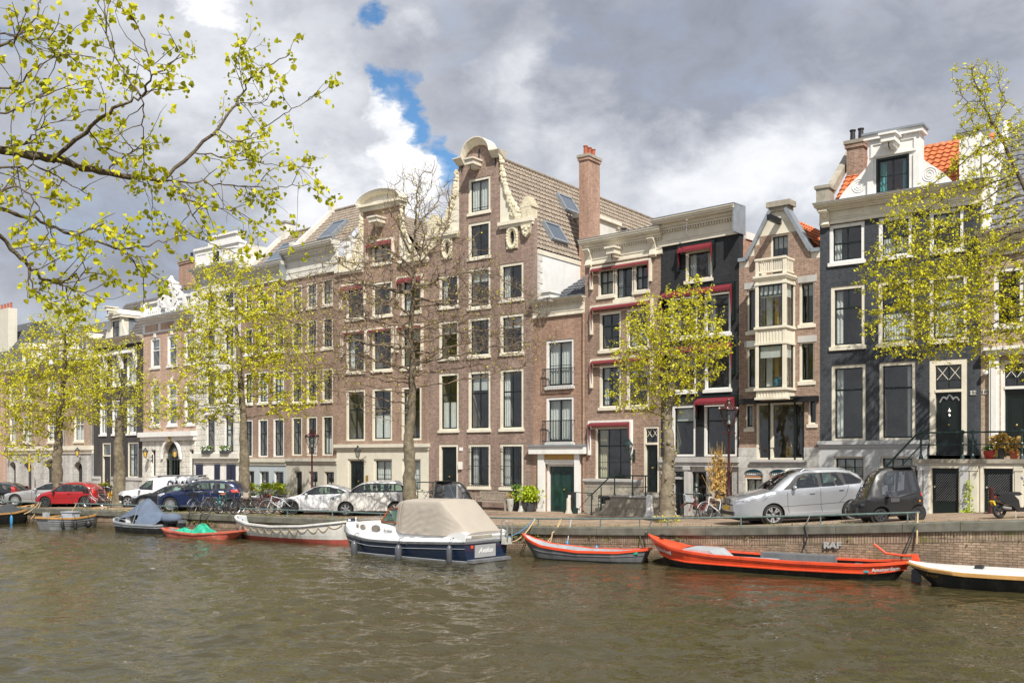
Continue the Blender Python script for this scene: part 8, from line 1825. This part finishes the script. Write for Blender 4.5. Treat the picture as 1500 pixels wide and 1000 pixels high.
# ---- the near tree whose boughs hang into the upper left of the photo
def near_tree():
 rr=random.Random(12);base=(-5.2,1.2,1.9);root=thing('tree','near tree whose budding boughs hang into the upper left of the photo','tree',base);W3=lambda px,py,y:Vector(((px-CX)*y/F,y,H0+(YH-py)*y/F))
 tm=MB();tm.tube([(-5.2,1.2,1.8),(-5.15,1.25,3.0),(-5.1,1.4,4.2),(-5.0,1.6,5.6),(-4.9,1.8,8)],[.34,.27,.24,.19,.1],'bark_dark',12)
 bm_=MB();lv,lf=[],[]
 B=[[(-160,190,4.3,.05),(0,219,5.0,.040),(81,234,5.2,.036),(158,252,5.4,.030),(234,266,5.6,.022)],[(234,266,5.6,.020),(310,198,5.8,.015),(345,152,5.9,.011),(372,112,6.0,.008),(423,81,6.1,.004)],[(81,234,5.2,.022),(125,192,5.1,.018),(168,160,5.0,.014),(207,140,5.0,.012),(222,112,4.9,.008),(270,78,4.9,.004)],[(207,140,5.0,.009),(180,100,5.1,.007),(157,58,5.2,.006),(153,0,5.3,.004),(150,-40,5.3,.003)],[(234,266,5.6,.011),(290,268,5.8,.008),(350,272,5.9,.006),(400,276,6.0,.005),(450,270,6.1,.003)],[(310,198,5.8,.009),(350,205,5.7,.007),(390,185,5.7,.005),(430,160,5.6,.004),(464,137,5.6,.003)],[(285,225,5.7,.007),(340,232,5.9,.006),(400,242,6.0,.004),(460,246,6.1,.003)],[(247,256,5.6,.008),(275,300,5.5,.006),(295,335,5.4,.005),(315,360,5.4,.004),(370,374,5.4,.003)],[(250,272,5.6,.007),(290,300,5.7,.006),(330,306,5.7,.004),(375,325,5.8,.003)],[(-120,290,4.4,.03),(0,306,4.8,.018),(60,324,5.0,.015),(112,346,5.1,.012),(180,364,5.2,.009),(232,356,5.3,.005),(270,345,5.3,.003)],[(-100,300,4.3,.03),(0,347,4.7,.018),(40,388,4.8,.015),(76,414,4.9,.010),(110,405,5.0,.007),(135,392,5.0,.004)],[(40,388,4.8,.008),(55,430,4.8,.006),(90,455,4.8,.003)],[(-120,100,4.5,.03),(0,68,4.9,.012),(30,50,4.9,.009),(55,20,5.0,.006),(62,-20,5.0,.004)],[(-80,60,4.6,.02),(0,52,4.9,.008),(40,58,4.9,.006),(95,60,5.0,.004)],[(0,219,5.0,.012),(40,207,4.9,.009),(58,188,4.9,.006),(110,172,4.9,.003)],[(-60,250,4.8,.02),(0,247,4.9,.010),(50,245,5.0,.008),(90,262,5.1,.006),(130,285,5.1,.003)],[(-60,330,4.7,.02),(20,275,4.8,.008),(60,310,4.8,.006),(70,355,4.8,.004),(78,390,4.8,.003)],[(222,112,4.9,.006),(212,60,4.9,.005),(190,20,4.9,.003)],[(207,140,5.0,.006),(212,190,5.1,.005),(207,255,5.2,.003)],[(355,140,5.9,.006),(358,110,5.9,.004),(350,80,5.9,.003)],[(130,189,5.1,.007),(150,215,5.2,.005),(200,228,5.2,.003)],[(345,152,5.9,.006),(380,150,6.0,.004),(405,128,6.0,.003)],[(158,252,5.4,.008),(185,225,5.3,.006),(215,215,5.3,.003)],[(-40,130,4.8,.012),(20,125,4.9,.008),(60,95,4.9,.006),(100,80,4.9,.004),(140,85,4.9,.003)],[(-30,175,4.8,.012),(30,160,4.9,.007),(75,135,4.9,.005),(120,120,4.9,.003)],[(112,346,5.1,.006),(150,330,5.1,.005),(165,345,5.1,.003)],[(180,364,5.2,.006),(205,395,5.3,.005),(240,412,5.3,.003)],[(76,414,4.9,.007),(110,425,4.9,.005),(150,437,4.9,.003)]]
 def cluster(p,d,n,sz=.030):
  for _ in range(n):
   c=p+Vector((rr.gauss(0,.018),rr.gauss(0,.018),rr.gauss(0,.018)));dd=(d*.4+Vector((rr.gauss(0,1),rr.gauss(0,1),rr.gauss(0,1)-.7))).normalized();n_=dd.cross(Vector((rr.gauss(0,1),rr.gauss(0,1),rr.gauss(0,1)))).normalized();u=dd.cross(n_);s_=sz*rr.uniform(.55,1.35);b=len(lv)
   cup=rr.uniform(.1,.35)
   for a,w,h in((0,0,0),(.25,.38,cup),(.6,.46,cup),(1.0,.0,-.1),(.6,-.46,cup),(.25,-.38,cup),(.5,0,-.05)):lv.append(c+(dd*a+n_*w+u*h)*s_)
   lf.extend([(b,b+1,b+6),(b+1,b+2,b+6),(b+2,b+3,b+6),(b+3,b+4,b+6),(b+4,b+5,b+6),(b+5,b,b+6)])
 def twig(p,d,l,r,lev):
  pts=[p];q=p.copy();dd=d.copy();n=max(3,int(l/.05))
  for i in range(n):
   dd=(dd+Vector((rr.gauss(0,.22),rr.gauss(0,.16),rr.gauss(0,.20)))).normalized();q=q+dd*(l/n);pts.append(q.copy())
   if lev>0 and rr.random()<.42:twig(q.copy(),(dd+Vector((rr.gauss(0,.8),rr.gauss(0,.6),rr.gauss(0,.8)))).normalized(),l*rr.uniform(.3,.6),r*.6,lev-1)
   elif rr.random()<.28:cluster(q,dd,rr.randint(1,3))
  bm_.tube(pts,[r*(1-.7*i/len(pts))for i in range(len(pts))],'bark_dark',4,cap=False);cluster(pts[-1],dd,rr.randint(2,5))
 for bgh in B:
  ctrl=[(W3(a,b,y),r)for a,b,y,r in bgh];pts,rs=[],[]
  for i in range(len(ctrl)-1):
   p0,p1,p2,p3=ctrl[max(0,i-1)][0],ctrl[i][0],ctrl[i+1][0],ctrl[min(len(ctrl)-1,i+2)][0]
   for k in range(6):
    t=k/6;q=.5*((2*p1)+(p2-p0)*t+(2*p0-5*p1+4*p2-p3)*t*t+(3*p1-p0-3*p2+p3)*t**3);pts.append(q+Vector((rr.gauss(0,.006),rr.gauss(0,.006),rr.gauss(0,.006))));rs.append(ctrl[i][1]+(ctrl[i+1][1]-ctrl[i][1])*t)
  pts.append(ctrl[-1][0]);rs.append(ctrl[-1][1]);bm_.tube(pts,[max(.0022,.55*r*rr.uniform(.9,1.15))for r in rs],'bark_dark',8)
  cluster(pts[-1],(pts[-1]-pts[-2]).normalized(),6)
  for i in range(1,len(pts)):
   d=(pts[i]-pts[i-1]);u=pts[i].x/pts[i].y*F+CX
   if u<-60:continue
   if rr.random()<(.46 if rs[i]<.012 else .28):dn=d.normalized();side=Vector((rr.gauss(0,1),rr.gauss(0,.8),rr.gauss(0,1))).normalized();twig(pts[i],(dn*.8+side).normalized(),rr.uniform(.08,.25),min(rs[i]*.6,.0032),1)
   if rs[i]<.008 and rr.random()<.22:cluster(pts[i],d.normalized(),2)
 for a,b in(((-5.1,1.4,4.0),W3(-160,190,4.3)),((-5.1,1.4,3.6),W3(-120,290,4.4)),((-5.15,1.3,3.4),W3(-100,300,4.3)),((-5.1,1.5,4.6),W3(-120,100,4.5)),((-5.1,1.5,4.9),W3(-80,60,4.6))):
  a=Vector(a);m_=(a+b)/2+Vector((0,0,.25));bm_.tube([a,a.lerp(m_,.6),m_,m_.lerp(b,.5),b],[.12,.09,.07,.05,.04],'bark_dark',8)
 tm.build('trunk',root,off=base,smooth=True);bm_.build('branches',root,off=base,smooth=True);c=MB();c.add(lv,lf,'leaf_near');c.build('crown',root,off=base,smooth=False)
near_tree()
# ---- street furniture
def lamp_post(px,s,ytop,label):
 x,y=pt(px,s);z=gz(x,y);Hh=zz(ytop,s)-z;r=thing('street_lamp',label,'street lamp',(x,y,z),.2,'street lamps');m=MB();hz_=Hh-1.02
 m.lathe((0,0,0),[(.17,0),(.17,.08),(.13,.14),(.13,.55),(.15,.6),(.09,.72),(.075,.9),(.085,.94),(.06,.98),(.055,hz_*.5),(.07,hz_*.5+.03),(.05,hz_*.5+.08),(.045,hz_-.3),(.07,hz_-.27),(.07,hz_-.22),(.045,hz_-.18),(.05,hz_)],'lampred',12);m.tube([(-.3,0,hz_-.33),(.3,0,hz_-.33)],.018,'lampred',6);m.build('post',r,smooth=True,ang=50)
 m=MB();a0,a1=.20,.36
 for k in range(6):a=k*math.pi/3;m.beam((a0*math.cos(a),a0*math.sin(a),hz_+.02),(a1*math.cos(a),a1*math.sin(a),hz_+.56),.022,.022,'lampred')
 for k in range(4):a=k*math.pi/2;m.tube([(0,0,hz_-.28),(.12*math.cos(a),.12*math.sin(a),hz_-.16),(a0*math.cos(a),a0*math.sin(a),hz_+.02)],.012,'lampred',5)
 m.lathe((0,0,hz_),[(.22,0),(.22,.03),(.18,.03)],'lampred',6);m.lathe((0,0,hz_+.55),[(.37,0),(.40,.03),(.38,.06),(.22,.16),(.16,.20),(.15,.26),(.11,.28),(.09,.34),(.12,.36),(.05,.41),(.03,.45),(0,.47)],'lampred',12)
 for k in range(18):a=k*math.pi/9;m.ball((.385*math.cos(a),.385*math.sin(a),hz_+.63),.03,.03,.045,'lampred' if k%3 else 'potwhite',5,4)
 m.build('lantern_frame',r);m=MB();vs=[(a0*math.cos(k*math.pi/3),a0*math.sin(k*math.pi/3),hz_+.03)for k in range(6)]+[(a1*math.cos(k*math.pi/3),a1*math.sin(k*math.pi/3),hz_+.55)for k in range(6)]
 m.add(vs,[(k,(k+1)%6,6+(k+1)%6,6+k)for k in range(6)],'lampglass');m.build('lamp_glass',r);m=MB();m.lathe((0,0,hz_+.02),[(.06,0),(.06,.1),(.04,.12),(.05,.2),(.05,.34),(.0,.38)],'curtain',10);m.build('bulb',r)
lamp_post(457,27.5,627,'dark red street lamp in front of the beige ground floor, left of the cars');lamp_post(1067.5,38,583,'dark red street lamp beside the bay window house, above the bicycles')
# bench, pots, bollards
def at_facade(h,px,out):
 u_=us_at(h,px,-out);x,y,_=h.world(u_,-out);return x,y,gz(x,y)
x,y,z=at_facade(H8,722,.75);b=thing('bench','weathered grey wooden bench against the brick wall of the tall gabled house','bench',(x,y,z),-H8.th)
for sx in(-.95,.95):m=MB();m.box(sx-.04,sx+.04,-.28,-.20,0,.62,'bench');m.box(sx-.04,sx+.04,.20,.28,0,.92,'bench');m.box(sx-.045,sx+.045,-.33,.26,.62,.67,'bench');m.box(sx-.03,sx+.03,-.2,.2,.33,.41,'bench');m.build('end_frame',b)
m=MB()
for k in range(6):m.box(-.95,.95,-.27+k*.085,-.20+k*.085,.42,.445,'bench')
m.build('seat',b);m=MB();m.box(-.95,.95,.22,.27,.86,.93,'bench');m.box(-.95,.95,.22,.27,.50,.55,'bench')
for k in range(19):x0=-.88+k*.095;m.box(x0,x0+.05,.23,.26,.55,.86,'bench')
m.build('backrest',b)
def shrub(x,y,z,rx,rz_,n,mat,seed,ls=.09,up=.5):
 r=random.Random(seed);vs,fs=[],[]
 for _ in range(n):
  a,b_,c=r.gauss(0,.45),r.gauss(0,.45),r.random()
  w=(1-(c-.45)**2*1.6);leaf(vs,fs,(x+a*rx*w,y+b_*rx*w,z+c*rz_),ls*r.uniform(.6,1.4),None,r)
 m=MB();m.add(vs,fs,mat);return m
def potted(h,px,out,label,pot,pr,ph,plants,shape=None,name='potted_plant',zabs=None,xyw=None,group=None):
 x,y,z=xyw or at_facade(h,px,out);r=thing(name,label,'potted plant',(x,y,z),-.5,group);m=MB();pf=shape or[(pr*.72,0),(pr*.95,ph*.5),(pr,ph-.04),(pr*1.07,ph-.04),(pr*1.07,ph),(pr*.9,ph),(pr*.88,ph-.05),(0,ph-.06)]
 m.lathe((0,0,0),pf,pot,18);m.build('pot',r,smooth=True,ang=40)
 for(mat,rx,rh,n,ls,sd)in plants:shrub(0,0,ph-.03,rx,rh,n,mat,sd,ls).build('foliage',r)
 return r
potted(H8,747.5,.9,'tall white pot with small flowers beside the wooden bench','potwhite',.20,.62,[('leaf_dry',.25,.28,120,.07,3)],[(.10,0),(.13,.1),(.19,.5),(.21,.6),(.21,.62),(.17,.62),(0,.58)])
potted(H8,758,.5,'green leafy bush right behind the white pot','potgrey',.24,.4,[('leaf_green',.5,.9,420,.12,4)])
potted(H8,774.5,.8,'bright lime green bush in a wide dark grey tub','potgrey',.36,.52,[('leaf_lime',.62,.75,800,.13,5)])
def bollard(h,px,out,label,kind='stone',hh=.8,r0=.12,mat='greystone',base=None):
 x,y,z=base or at_facade(h,px,out);r=thing('bollard',label,'bollard',(x,y,z),0,'bollards');m=MB()
 if kind=='iron':m.lathe((0,0,0),[(r0*1.1,0),(r0,.1),(r0*.75,.2),(r0*.7,hh-.12),(r0*.9,hh-.08),(r0*.8,hh-.02),(0,hh)],mat,12)
 else:m.lathe((0,0,0),[(r0*1.35,0),(r0*1.3,.12),(r0,.2),(r0*.95,hh-.1),(r0*.7,hh-.02),(0,hh)],mat,12)
 m.build('shaft',r,smooth=True,ang=40);m=MB();m.box(-r0*1.5,r0*1.5,-r0*1.5,r0*1.5,-.03,.05,mat);m.build('foot',r)
bollard(H8,764,1.0,'grey stone bollard between the leafy bush and the lime green bush',hh=1.15,r0=.12,mat='greystone');bollard(H9,833,.7,'pale stone bollard in front of the green glass doors',hh=.75,r0=.11,mat='beige');bollard(H10,951.5,1.5,'thick rounded white stone bollard beside the entrance stair',hh=.95,r0=.16,mat='plaster');bollard(H11,985,.8,'pale grey stone bollard behind the knobbly tree',hh=.8,r0=.13,mat='palegrey')
s,x,y,z=ground_at(898,753);bollard(None,0,0,'slim red-brown iron bollard at the foot of the entrance stair','iron',.85,.085,'lampred',(x,y,z));s,x,y,z=ground_at(1452,752.5);bollard(None,0,0,'reddish iron bollard behind the scooter by the cellar door','iron',.9,.11,'lampred',(x,y,z))
x,y,z=at_facade(H9,852,.6);r=thing('stair_rail','short dark green handrail beside the white door frame','handrail',(x,y,z),-H9.th);m=MB();m.tube([(-.35,0,0),(-.35,0,1.0),(.6,0,.98),(.62,0,.7)],.025,'greeniron',6);m.tube([(-.3,0,.1),(.55,0,.95)],.014,'greeniron',5);m.build('rail',r);m=MB();m.box(-.43,-.27,-.08,.08,0,.28,'greeniron');m.build('foot',r)
x,y,z=at_facade(H9,837,.35);r=thing('waste_bin','slim black litter bin with a small notice at the green glass doors','bin',(x,y,z),-H9.th);m=MB();m.box(-.17,.17,-.15,.15,0,1.0,'blackplastic');m.build('body',r);m=MB();m.box(-.08,.08,-.16,-.152,.72,.86,'curtain');m.build('notice',r)
x,y,z=at_facade(H7,612,.95);r=thing('stair_rail','dark green railing in front of the last window of the cream ground floor','railing',(x,y,z),-H7.th);m=MB();m.tube([(-.2,0,1.35),(2.1,0,1.35),(2.5,0,.5)],.03,'greeniron',6);m.tube([(-.2,0,.85),(2.1,0,.85)],.022,'greeniron',5)
for q in(0,1.05,2.1):m.tube([(q,0,0),(q,0,1.35)],.025,'greeniron',6)
m.tube([(.1,0,.05),(1.1,0,1.3)],.014,'greeniron',4);m.build('rail',r)
x,y,z=at_facade(H11,1000,.9);r=thing('area_railing','low dark railing in front of the cellar door of the black house','railing',(x,y,z),-H11.th);m=MB();m.tube([(-1.2,0,.95),(1.0,0,.95)],.022,'greeniron',6)
for q in(-1.2,-.1,1.0):m.tube([(q,0,0),(q,0,.95)],.02,'greeniron',6)
m.build('rail',r)
# stoop pots and weeds
h_,u0_,vS_,zt_s,g2_,ux_,sS_=STO
def on_stoop(px,dv=.35):x,y,_=h_.world(u0_+ux_(px),vS_+dv);return(x,y,zt_s)
potted(None,0,0,'glossy red round pot with small green plants on the stoop','clay_red',.20,.30,[('leaf_green',.28,.2,130,.07,6)],[(.10,0),(.17,.08),(.21,.2),(.2,.3),(.17,.3),(0,.27)],xyw=on_stoop(1447))
potted(None,0,0,'dark slanted pot with a dry spiky plant on the stoop','potgrey',.12,.36,[('leaf_dry',.28,.55,70,.3,7),('leaf_yellow',.2,.3,90,.08,8)],xyw=on_stoop(1463.5));potted(None,0,0,'terracotta pot with a bare dry succulent on the stoop','terracotta',.16,.26,[('leaf_dry',.2,.55,60,.18,9)],xyw=on_stoop(1483))
x,y,_=h_.world(u0_+ux_(1420),vS_-.15);m=shrub(0,0,0,.14,1.25,170,'leaf_lime',12,.07);m2=shrub(0,0,0,.4,.18,160,'leaf_lime',14,.09);m.add(m2.v,m2.f,'leaf_lime');o=m.build('climbing_weed');o.location=(x,y,g2_);props(o,'thin green weed climbing the pillar between the two cellar doors','weed')
x,y,_=h_.world(u0_+ux_(1436),vS_-.12);m=shrub(0,0,0,.35,.16,120,'leaf_lime',15,.08);o=m.build('weed');o.location=(x,y,g2_-.02);props(o,'low tuft of weeds at the wall left of the scooter','weed')
# golden bamboo and flower bushes
x,y,z=at_facade(H11,1052,.6);r=thing('bamboo','tall straw-yellow bamboo plant in a tub behind the lamp post','plant',(x,y,z),0);m=MB();m.box(-.4,.4,-.2,.2,0,.45,'potgrey');m.build('planter',r);m=MB();rr_=random.Random(6)
for k in range(46):a,l=rr_.gauss(0,.13),rr_.uniform(1.3,2.8);x0=rr_.uniform(-.3,.3);m.tube([(x0,rr_.uniform(-.1,.1),.4),(x0+a*.4,0,.4+l*.5),(x0+a*1.6,rr_.gauss(0,.1),.4+l)],[.012,.009,.004],'ropetan',4)
m.build('canes',r);shrub(0,0,.6,.42,2.1,420,'leaf_dry',4,.12).build('foliage',r)
for px,lb,sd,k in((364,'flowering bush in a tub right of the leafy tree trunk',3,3),(390,'flowering bush in a tub behind the bicycles, left of the beige house',5,4),(408,'yellow-green bush in a tub at the boundary of the blue and beige ground floors',6,5)):r=potted(H5 if px<410 else H6,px,1.2,lb,'potgrey',.4,.5,[('leaf_lime',.6,.7,420,.13,sd),('flower',.55,.7,60,.09,sd+7)])
# flower box by the left tree, trade sign, traffic post
s,x,y,z=ground_at(153,733);r=thing('planter','grey planter of yellow flowers between the red car and the small leafy tree','planter',(x,y,z),0);m=MB();m.box(-.45,.45,-.2,.2,.55,.95,'potgrey');m.box(-.4,.4,-.1,.1,0,.55,'iron');m.build('box',r);shrub(0,0,.93,.5,.2,160,'leaf_lime',6,.1).build('foliage',r);shrub(0,0,.98,.5,.2,60,'flower',8,.09).build('flowers',r)
x,y,z=at_facade(H1,42,1.2);r=thing('street_sign','slim post with a narrow yellow sign beside the leftmost tree','sign',(x,y,z),-H1.th);m=MB();m.tube([(0,0,0),(0,0,3.3)],.045,'steel',8);m.build('post',r);m=MB();m.box(.05,.22,-.02,.02,1.7,3.1,'plateyellow');m.build('panel',r)
# grass and moss along the quay edge
gv,gf=[],[];rg_=random.Random(77)
for px0,px1,dn in((0,60,25),(95,470,110),(470,760,60),(760,900,40),(900,1060,22),(1060,1340,30),(1340,1500,14)):
 t0,t1=wt(px0),wt(px1)
 for _ in range(int((t1-t0)*dn)):
  t=rg_.uniform(t0,t1);n=.1+abs(rg_.gauss(.5,.45))
  if math.sin(t*1.3)+math.sin(t*3.1+1)<rg_.uniform(-1.4,.9):continue
  x,y=xy(t,n);z=gt(t);a=rg_.uniform(0,6.28);l=rg_.uniform(.03,.10);w_=.015;b=len(gv);gv+=[(x-w_*math.cos(a),y-w_*math.sin(a),z-.01),(x+w_*math.cos(a),y+w_*math.sin(a),z-.01),(x+rg_.gauss(0,.03),y+rg_.gauss(0,.03),z+l)];gf.append((b,b+1,b+2))
m=MB();m.add(gv,gf,'leaf_grass');o=m.build('grass');props(o,'thin green grass and weeds growing along the quay edge','grass',kind='stuff')
# wall moss clumps hanging under the coping
gv,gf=[],[]
for px0,px1,dn in((60,420,60),(700,960,55),(960,1100,20),(1100,1500,9)):
 t0,t1=wt(px0),wt(px1)
 for _ in range(int((t1-t0)*dn)):
  t=rg_.uniform(t0,t1)
  if math.sin(t*2.1)+math.sin(t*.7+2)<rg_.uniform(-.6,1.6):continue
  x,y=xy(t,-.03-rg_.random()*.06);z=gt(t)-.30-abs(rg_.gauss(0,.1));leaf(gv,gf,(x,y,z),rg_.uniform(.04,.10),None,rg_)
m=MB();m.add(gv,gf,'moss');o=m.build('moss');props(o,'green and brown moss hanging under the coping of the quay wall','moss',kind='stuff')
# ---- camera, sun and sky
cd=bpy.data.cameras.new('camera');cam=bpy.data.objects.new('camera',cd);COL.objects.link(cam)
cam.location=(0,0,H0);cam.rotation_euler=(R(90),0,0);cd.sensor_width=36;cd.lens=F*36/1500;cd.shift_y=(YH-500)/1500;cd.clip_end=3000;cd.clip_start=.05
SC.camera=cam
sd=Vector((.14,-.64,.75)).normalized()
ld=bpy.data.lights.new('sun','SUN');ld.energy=3.9;ld.angle=R(.5);ld.color=(1,.95,.87);lo=bpy.data.objects.new('sun',ld);COL.objects.link(lo)
lo.rotation_euler=sd.to_track_quat('Z','Y').to_euler()
w=bpy.data.worlds.new('World');SC.world=w;w.use_nodes=True;nt=w.node_tree;nt.nodes.clear()
o=_n(nt,'ShaderNodeOutputWorld');bg=_n(nt,'ShaderNodeBackground');bg.inputs['Strength'].default_value=.1
sky=_n(nt,'ShaderNodeTexSky',sky_type='NISHITA');sky.sun_disc=False;sky.sun_elevation=math.asin(sd.z);sky.sun_rotation=math.atan2(sd.x,sd.y)
tc=_n(nt,'ShaderNodeTexCoord');sx=_n(nt,'ShaderNodeSeparateXYZ');L(nt,tc.outputs['Generated'],sx.inputs[0])
def mth(op,a,b=None,c=None,clamp=False):
 n=_n(nt,'ShaderNodeMath',operation=op);n.use_clamp=clamp
 for i,v in enumerate((a,b,c)):
  if v is None:continue
  if isinstance(v,(int,float)):n.inputs[i].default_value=v
  else:L(nt,v,n.inputs[i])
 return n.outputs[0]
# bearing (ax) and steepness (el) of a direction; clouds are built in this space
ax=mth('ARCTAN2',sx.outputs[0],sx.outputs[1]);hyp=mth('SQRT',mth('ADD',mth('MULTIPLY',sx.outputs[0],sx.outputs[0]),mth('MULTIPLY',sx.outputs[1],sx.outputs[1])));el=mth('ARCTAN2',sx.outputs[2],hyp)
def noise(scale,det,rough,dist=0,off=(0,0,0),st=(1,1,1.6)):
 mp=_n(nt,'ShaderNodeMapping');mp.inputs['Scale'].default_value=st;mp.inputs['Location'].default_value=off;L(nt,tc.outputs['Generated'],mp.inputs['Vector'])
 no=_n(nt,'ShaderNodeTexNoise');no.inputs['Scale'].default_value=scale;no.inputs['Detail'].default_value=det;no.inputs['Roughness'].default_value=rough;no.inputs['Distortion'].default_value=dist;L(nt,mp.outputs[0],no.inputs['Vector']);return no.outputs['Fac']
wob=noise(7,8,.6,.2);wob2=noise(7,8,.6,.2,(3.3,1.7,5.1));fine=noise(16,8,.62,.3,(1,4,2));big=noise(2.3,6,.55,.3,(.4,.2,.9))
axw=mth('ADD',ax,mth('MULTIPLY',mth('SUBTRACT',wob,.5),.21));elw=mth('ADD',el,mth('MULTIPLY',mth('SUBTRACT',wob2,.5),.18))
def blob(px,py,rx,ry,p=1.0,hard=1.0):
 a0=math.atan2(px-CX,F);e0=math.atan2(YH-py,math.hypot(px-CX,F));ra,re=rx/F,ry/F
 dx=mth('DIVIDE',mth('SUBTRACT',axw,a0),ra);dy=mth('DIVIDE',mth('SUBTRACT',elw,e0),re)
 d=mth('ADD',mth('MULTIPLY',dx,dx),mth('MULTIPLY',dy,dy));v=mth('SUBTRACT',1,mth('SQRT',d));return mth('MULTIPLY',mth('MULTIPLY',v,hard,clamp=True),p)
def add(l):
 r=l[0]
 for x in l[1:]:r=mth('MAXIMUM',r,x)
 return r
blue=add([blob(604,172,38,34,.9,1.7),blob(648,228,30,56,1,2.0),blob(566,30,46,26,.8,1.8),blob(20,60,60,30,.25,2)])
bright=add([blob(582,245,82,75,1.15,2.6),blob(500,300,160,90,.75,1.5),blob(788,140,70,115,.62,1.2),blob(330,100,250,170,.38,1.3),blob(320,15,60,30,.9,2),blob(1090,265,230,95,.7,1.4),blob(860,210,90,90,.45,1.5),blob(430,130,170,130,.45,1.3),blob(640,60,50,50,.4,1.5),blob(1250,170,160,60,.3,1.3)])
dark=add([blob(1000,80,460,190,1.0,1.7),blob(150,330,300,170,.65,1.3),blob(1330,90,320,200,.9,1.4),blob(80,60,200,130,.1,1.3)])
lum=mth('ADD',mth('ADD',.50,mth('MULTIPLY',mth('SUBTRACT',big,.5),.35)),mth('MULTIPLY',mth('SUBTRACT',fine,.5),.44))
lum=mth('SUBTRACT',lum,mth('MULTIPLY',dark,.26));lum=mth('ADD',lum,mth('MULTIPLY',bright,.38))
cr=_n(nt,'ShaderNodeValToRGB');e=cr.color_ramp.elements;e[0].position=.1;e[0].color=(.20,.22,.27,1);e[1].position=1;e[1].color=(.95,.95,.95,1)
for p,c in((.3,(.30,.32,.38,1)),(.5,(.46,.48,.53,1)),(.72,(.72,.735,.77,1))):k=e.new(p);k.color=c
L(nt,lum,cr.inputs[0])
sc=_n(nt,'ShaderNodeVectorMath',operation='SCALE');sc.inputs['Scale'].default_value=7.8;L(nt,cr.outputs[0],sc.inputs[0])
holes=mth('MULTIPLY',mth('SUBTRACT',mth('ADD',blue,mth('MULTIPLY',mth('SUBTRACT',fine,.5),.8)),mth('MULTIPLY',bright,.45)),1.3,clamp=True)
mx=_n(nt,'ShaderNodeMix',data_type='RGBA');L(nt,holes,mx.inputs['Factor']);L(nt,sc.outputs[0],mx.inputs['A'])
s2=_n(nt,'ShaderNodeVectorMath',operation='MULTIPLY');s2.inputs[1].default_value=(.55,.8,.95);L(nt,sky.outputs[0],s2.inputs[0]);L(nt,s2.outputs[0],mx.inputs['B'])
L(nt,mx.outputs['Result'],bg.inputs['Color']);L(nt,bg.outputs[0],o.inputs[0])
SC.view_settings.view_transform='Standard';SC.view_settings.look='None';SC.view_settings.exposure=0.70;SC.view_settings.gamma=1;SC.view_settings.use_curve_mapping=False
SC.render.engine='CYCLES';SC.cycles.max_bounces=8;SC.cycles.transparent_max_bounces=24;SC.cycles.diffuse_bounces=3;SC.cycles.glossy_bounces=4
SC.cycles.sample_clamp_indirect=6
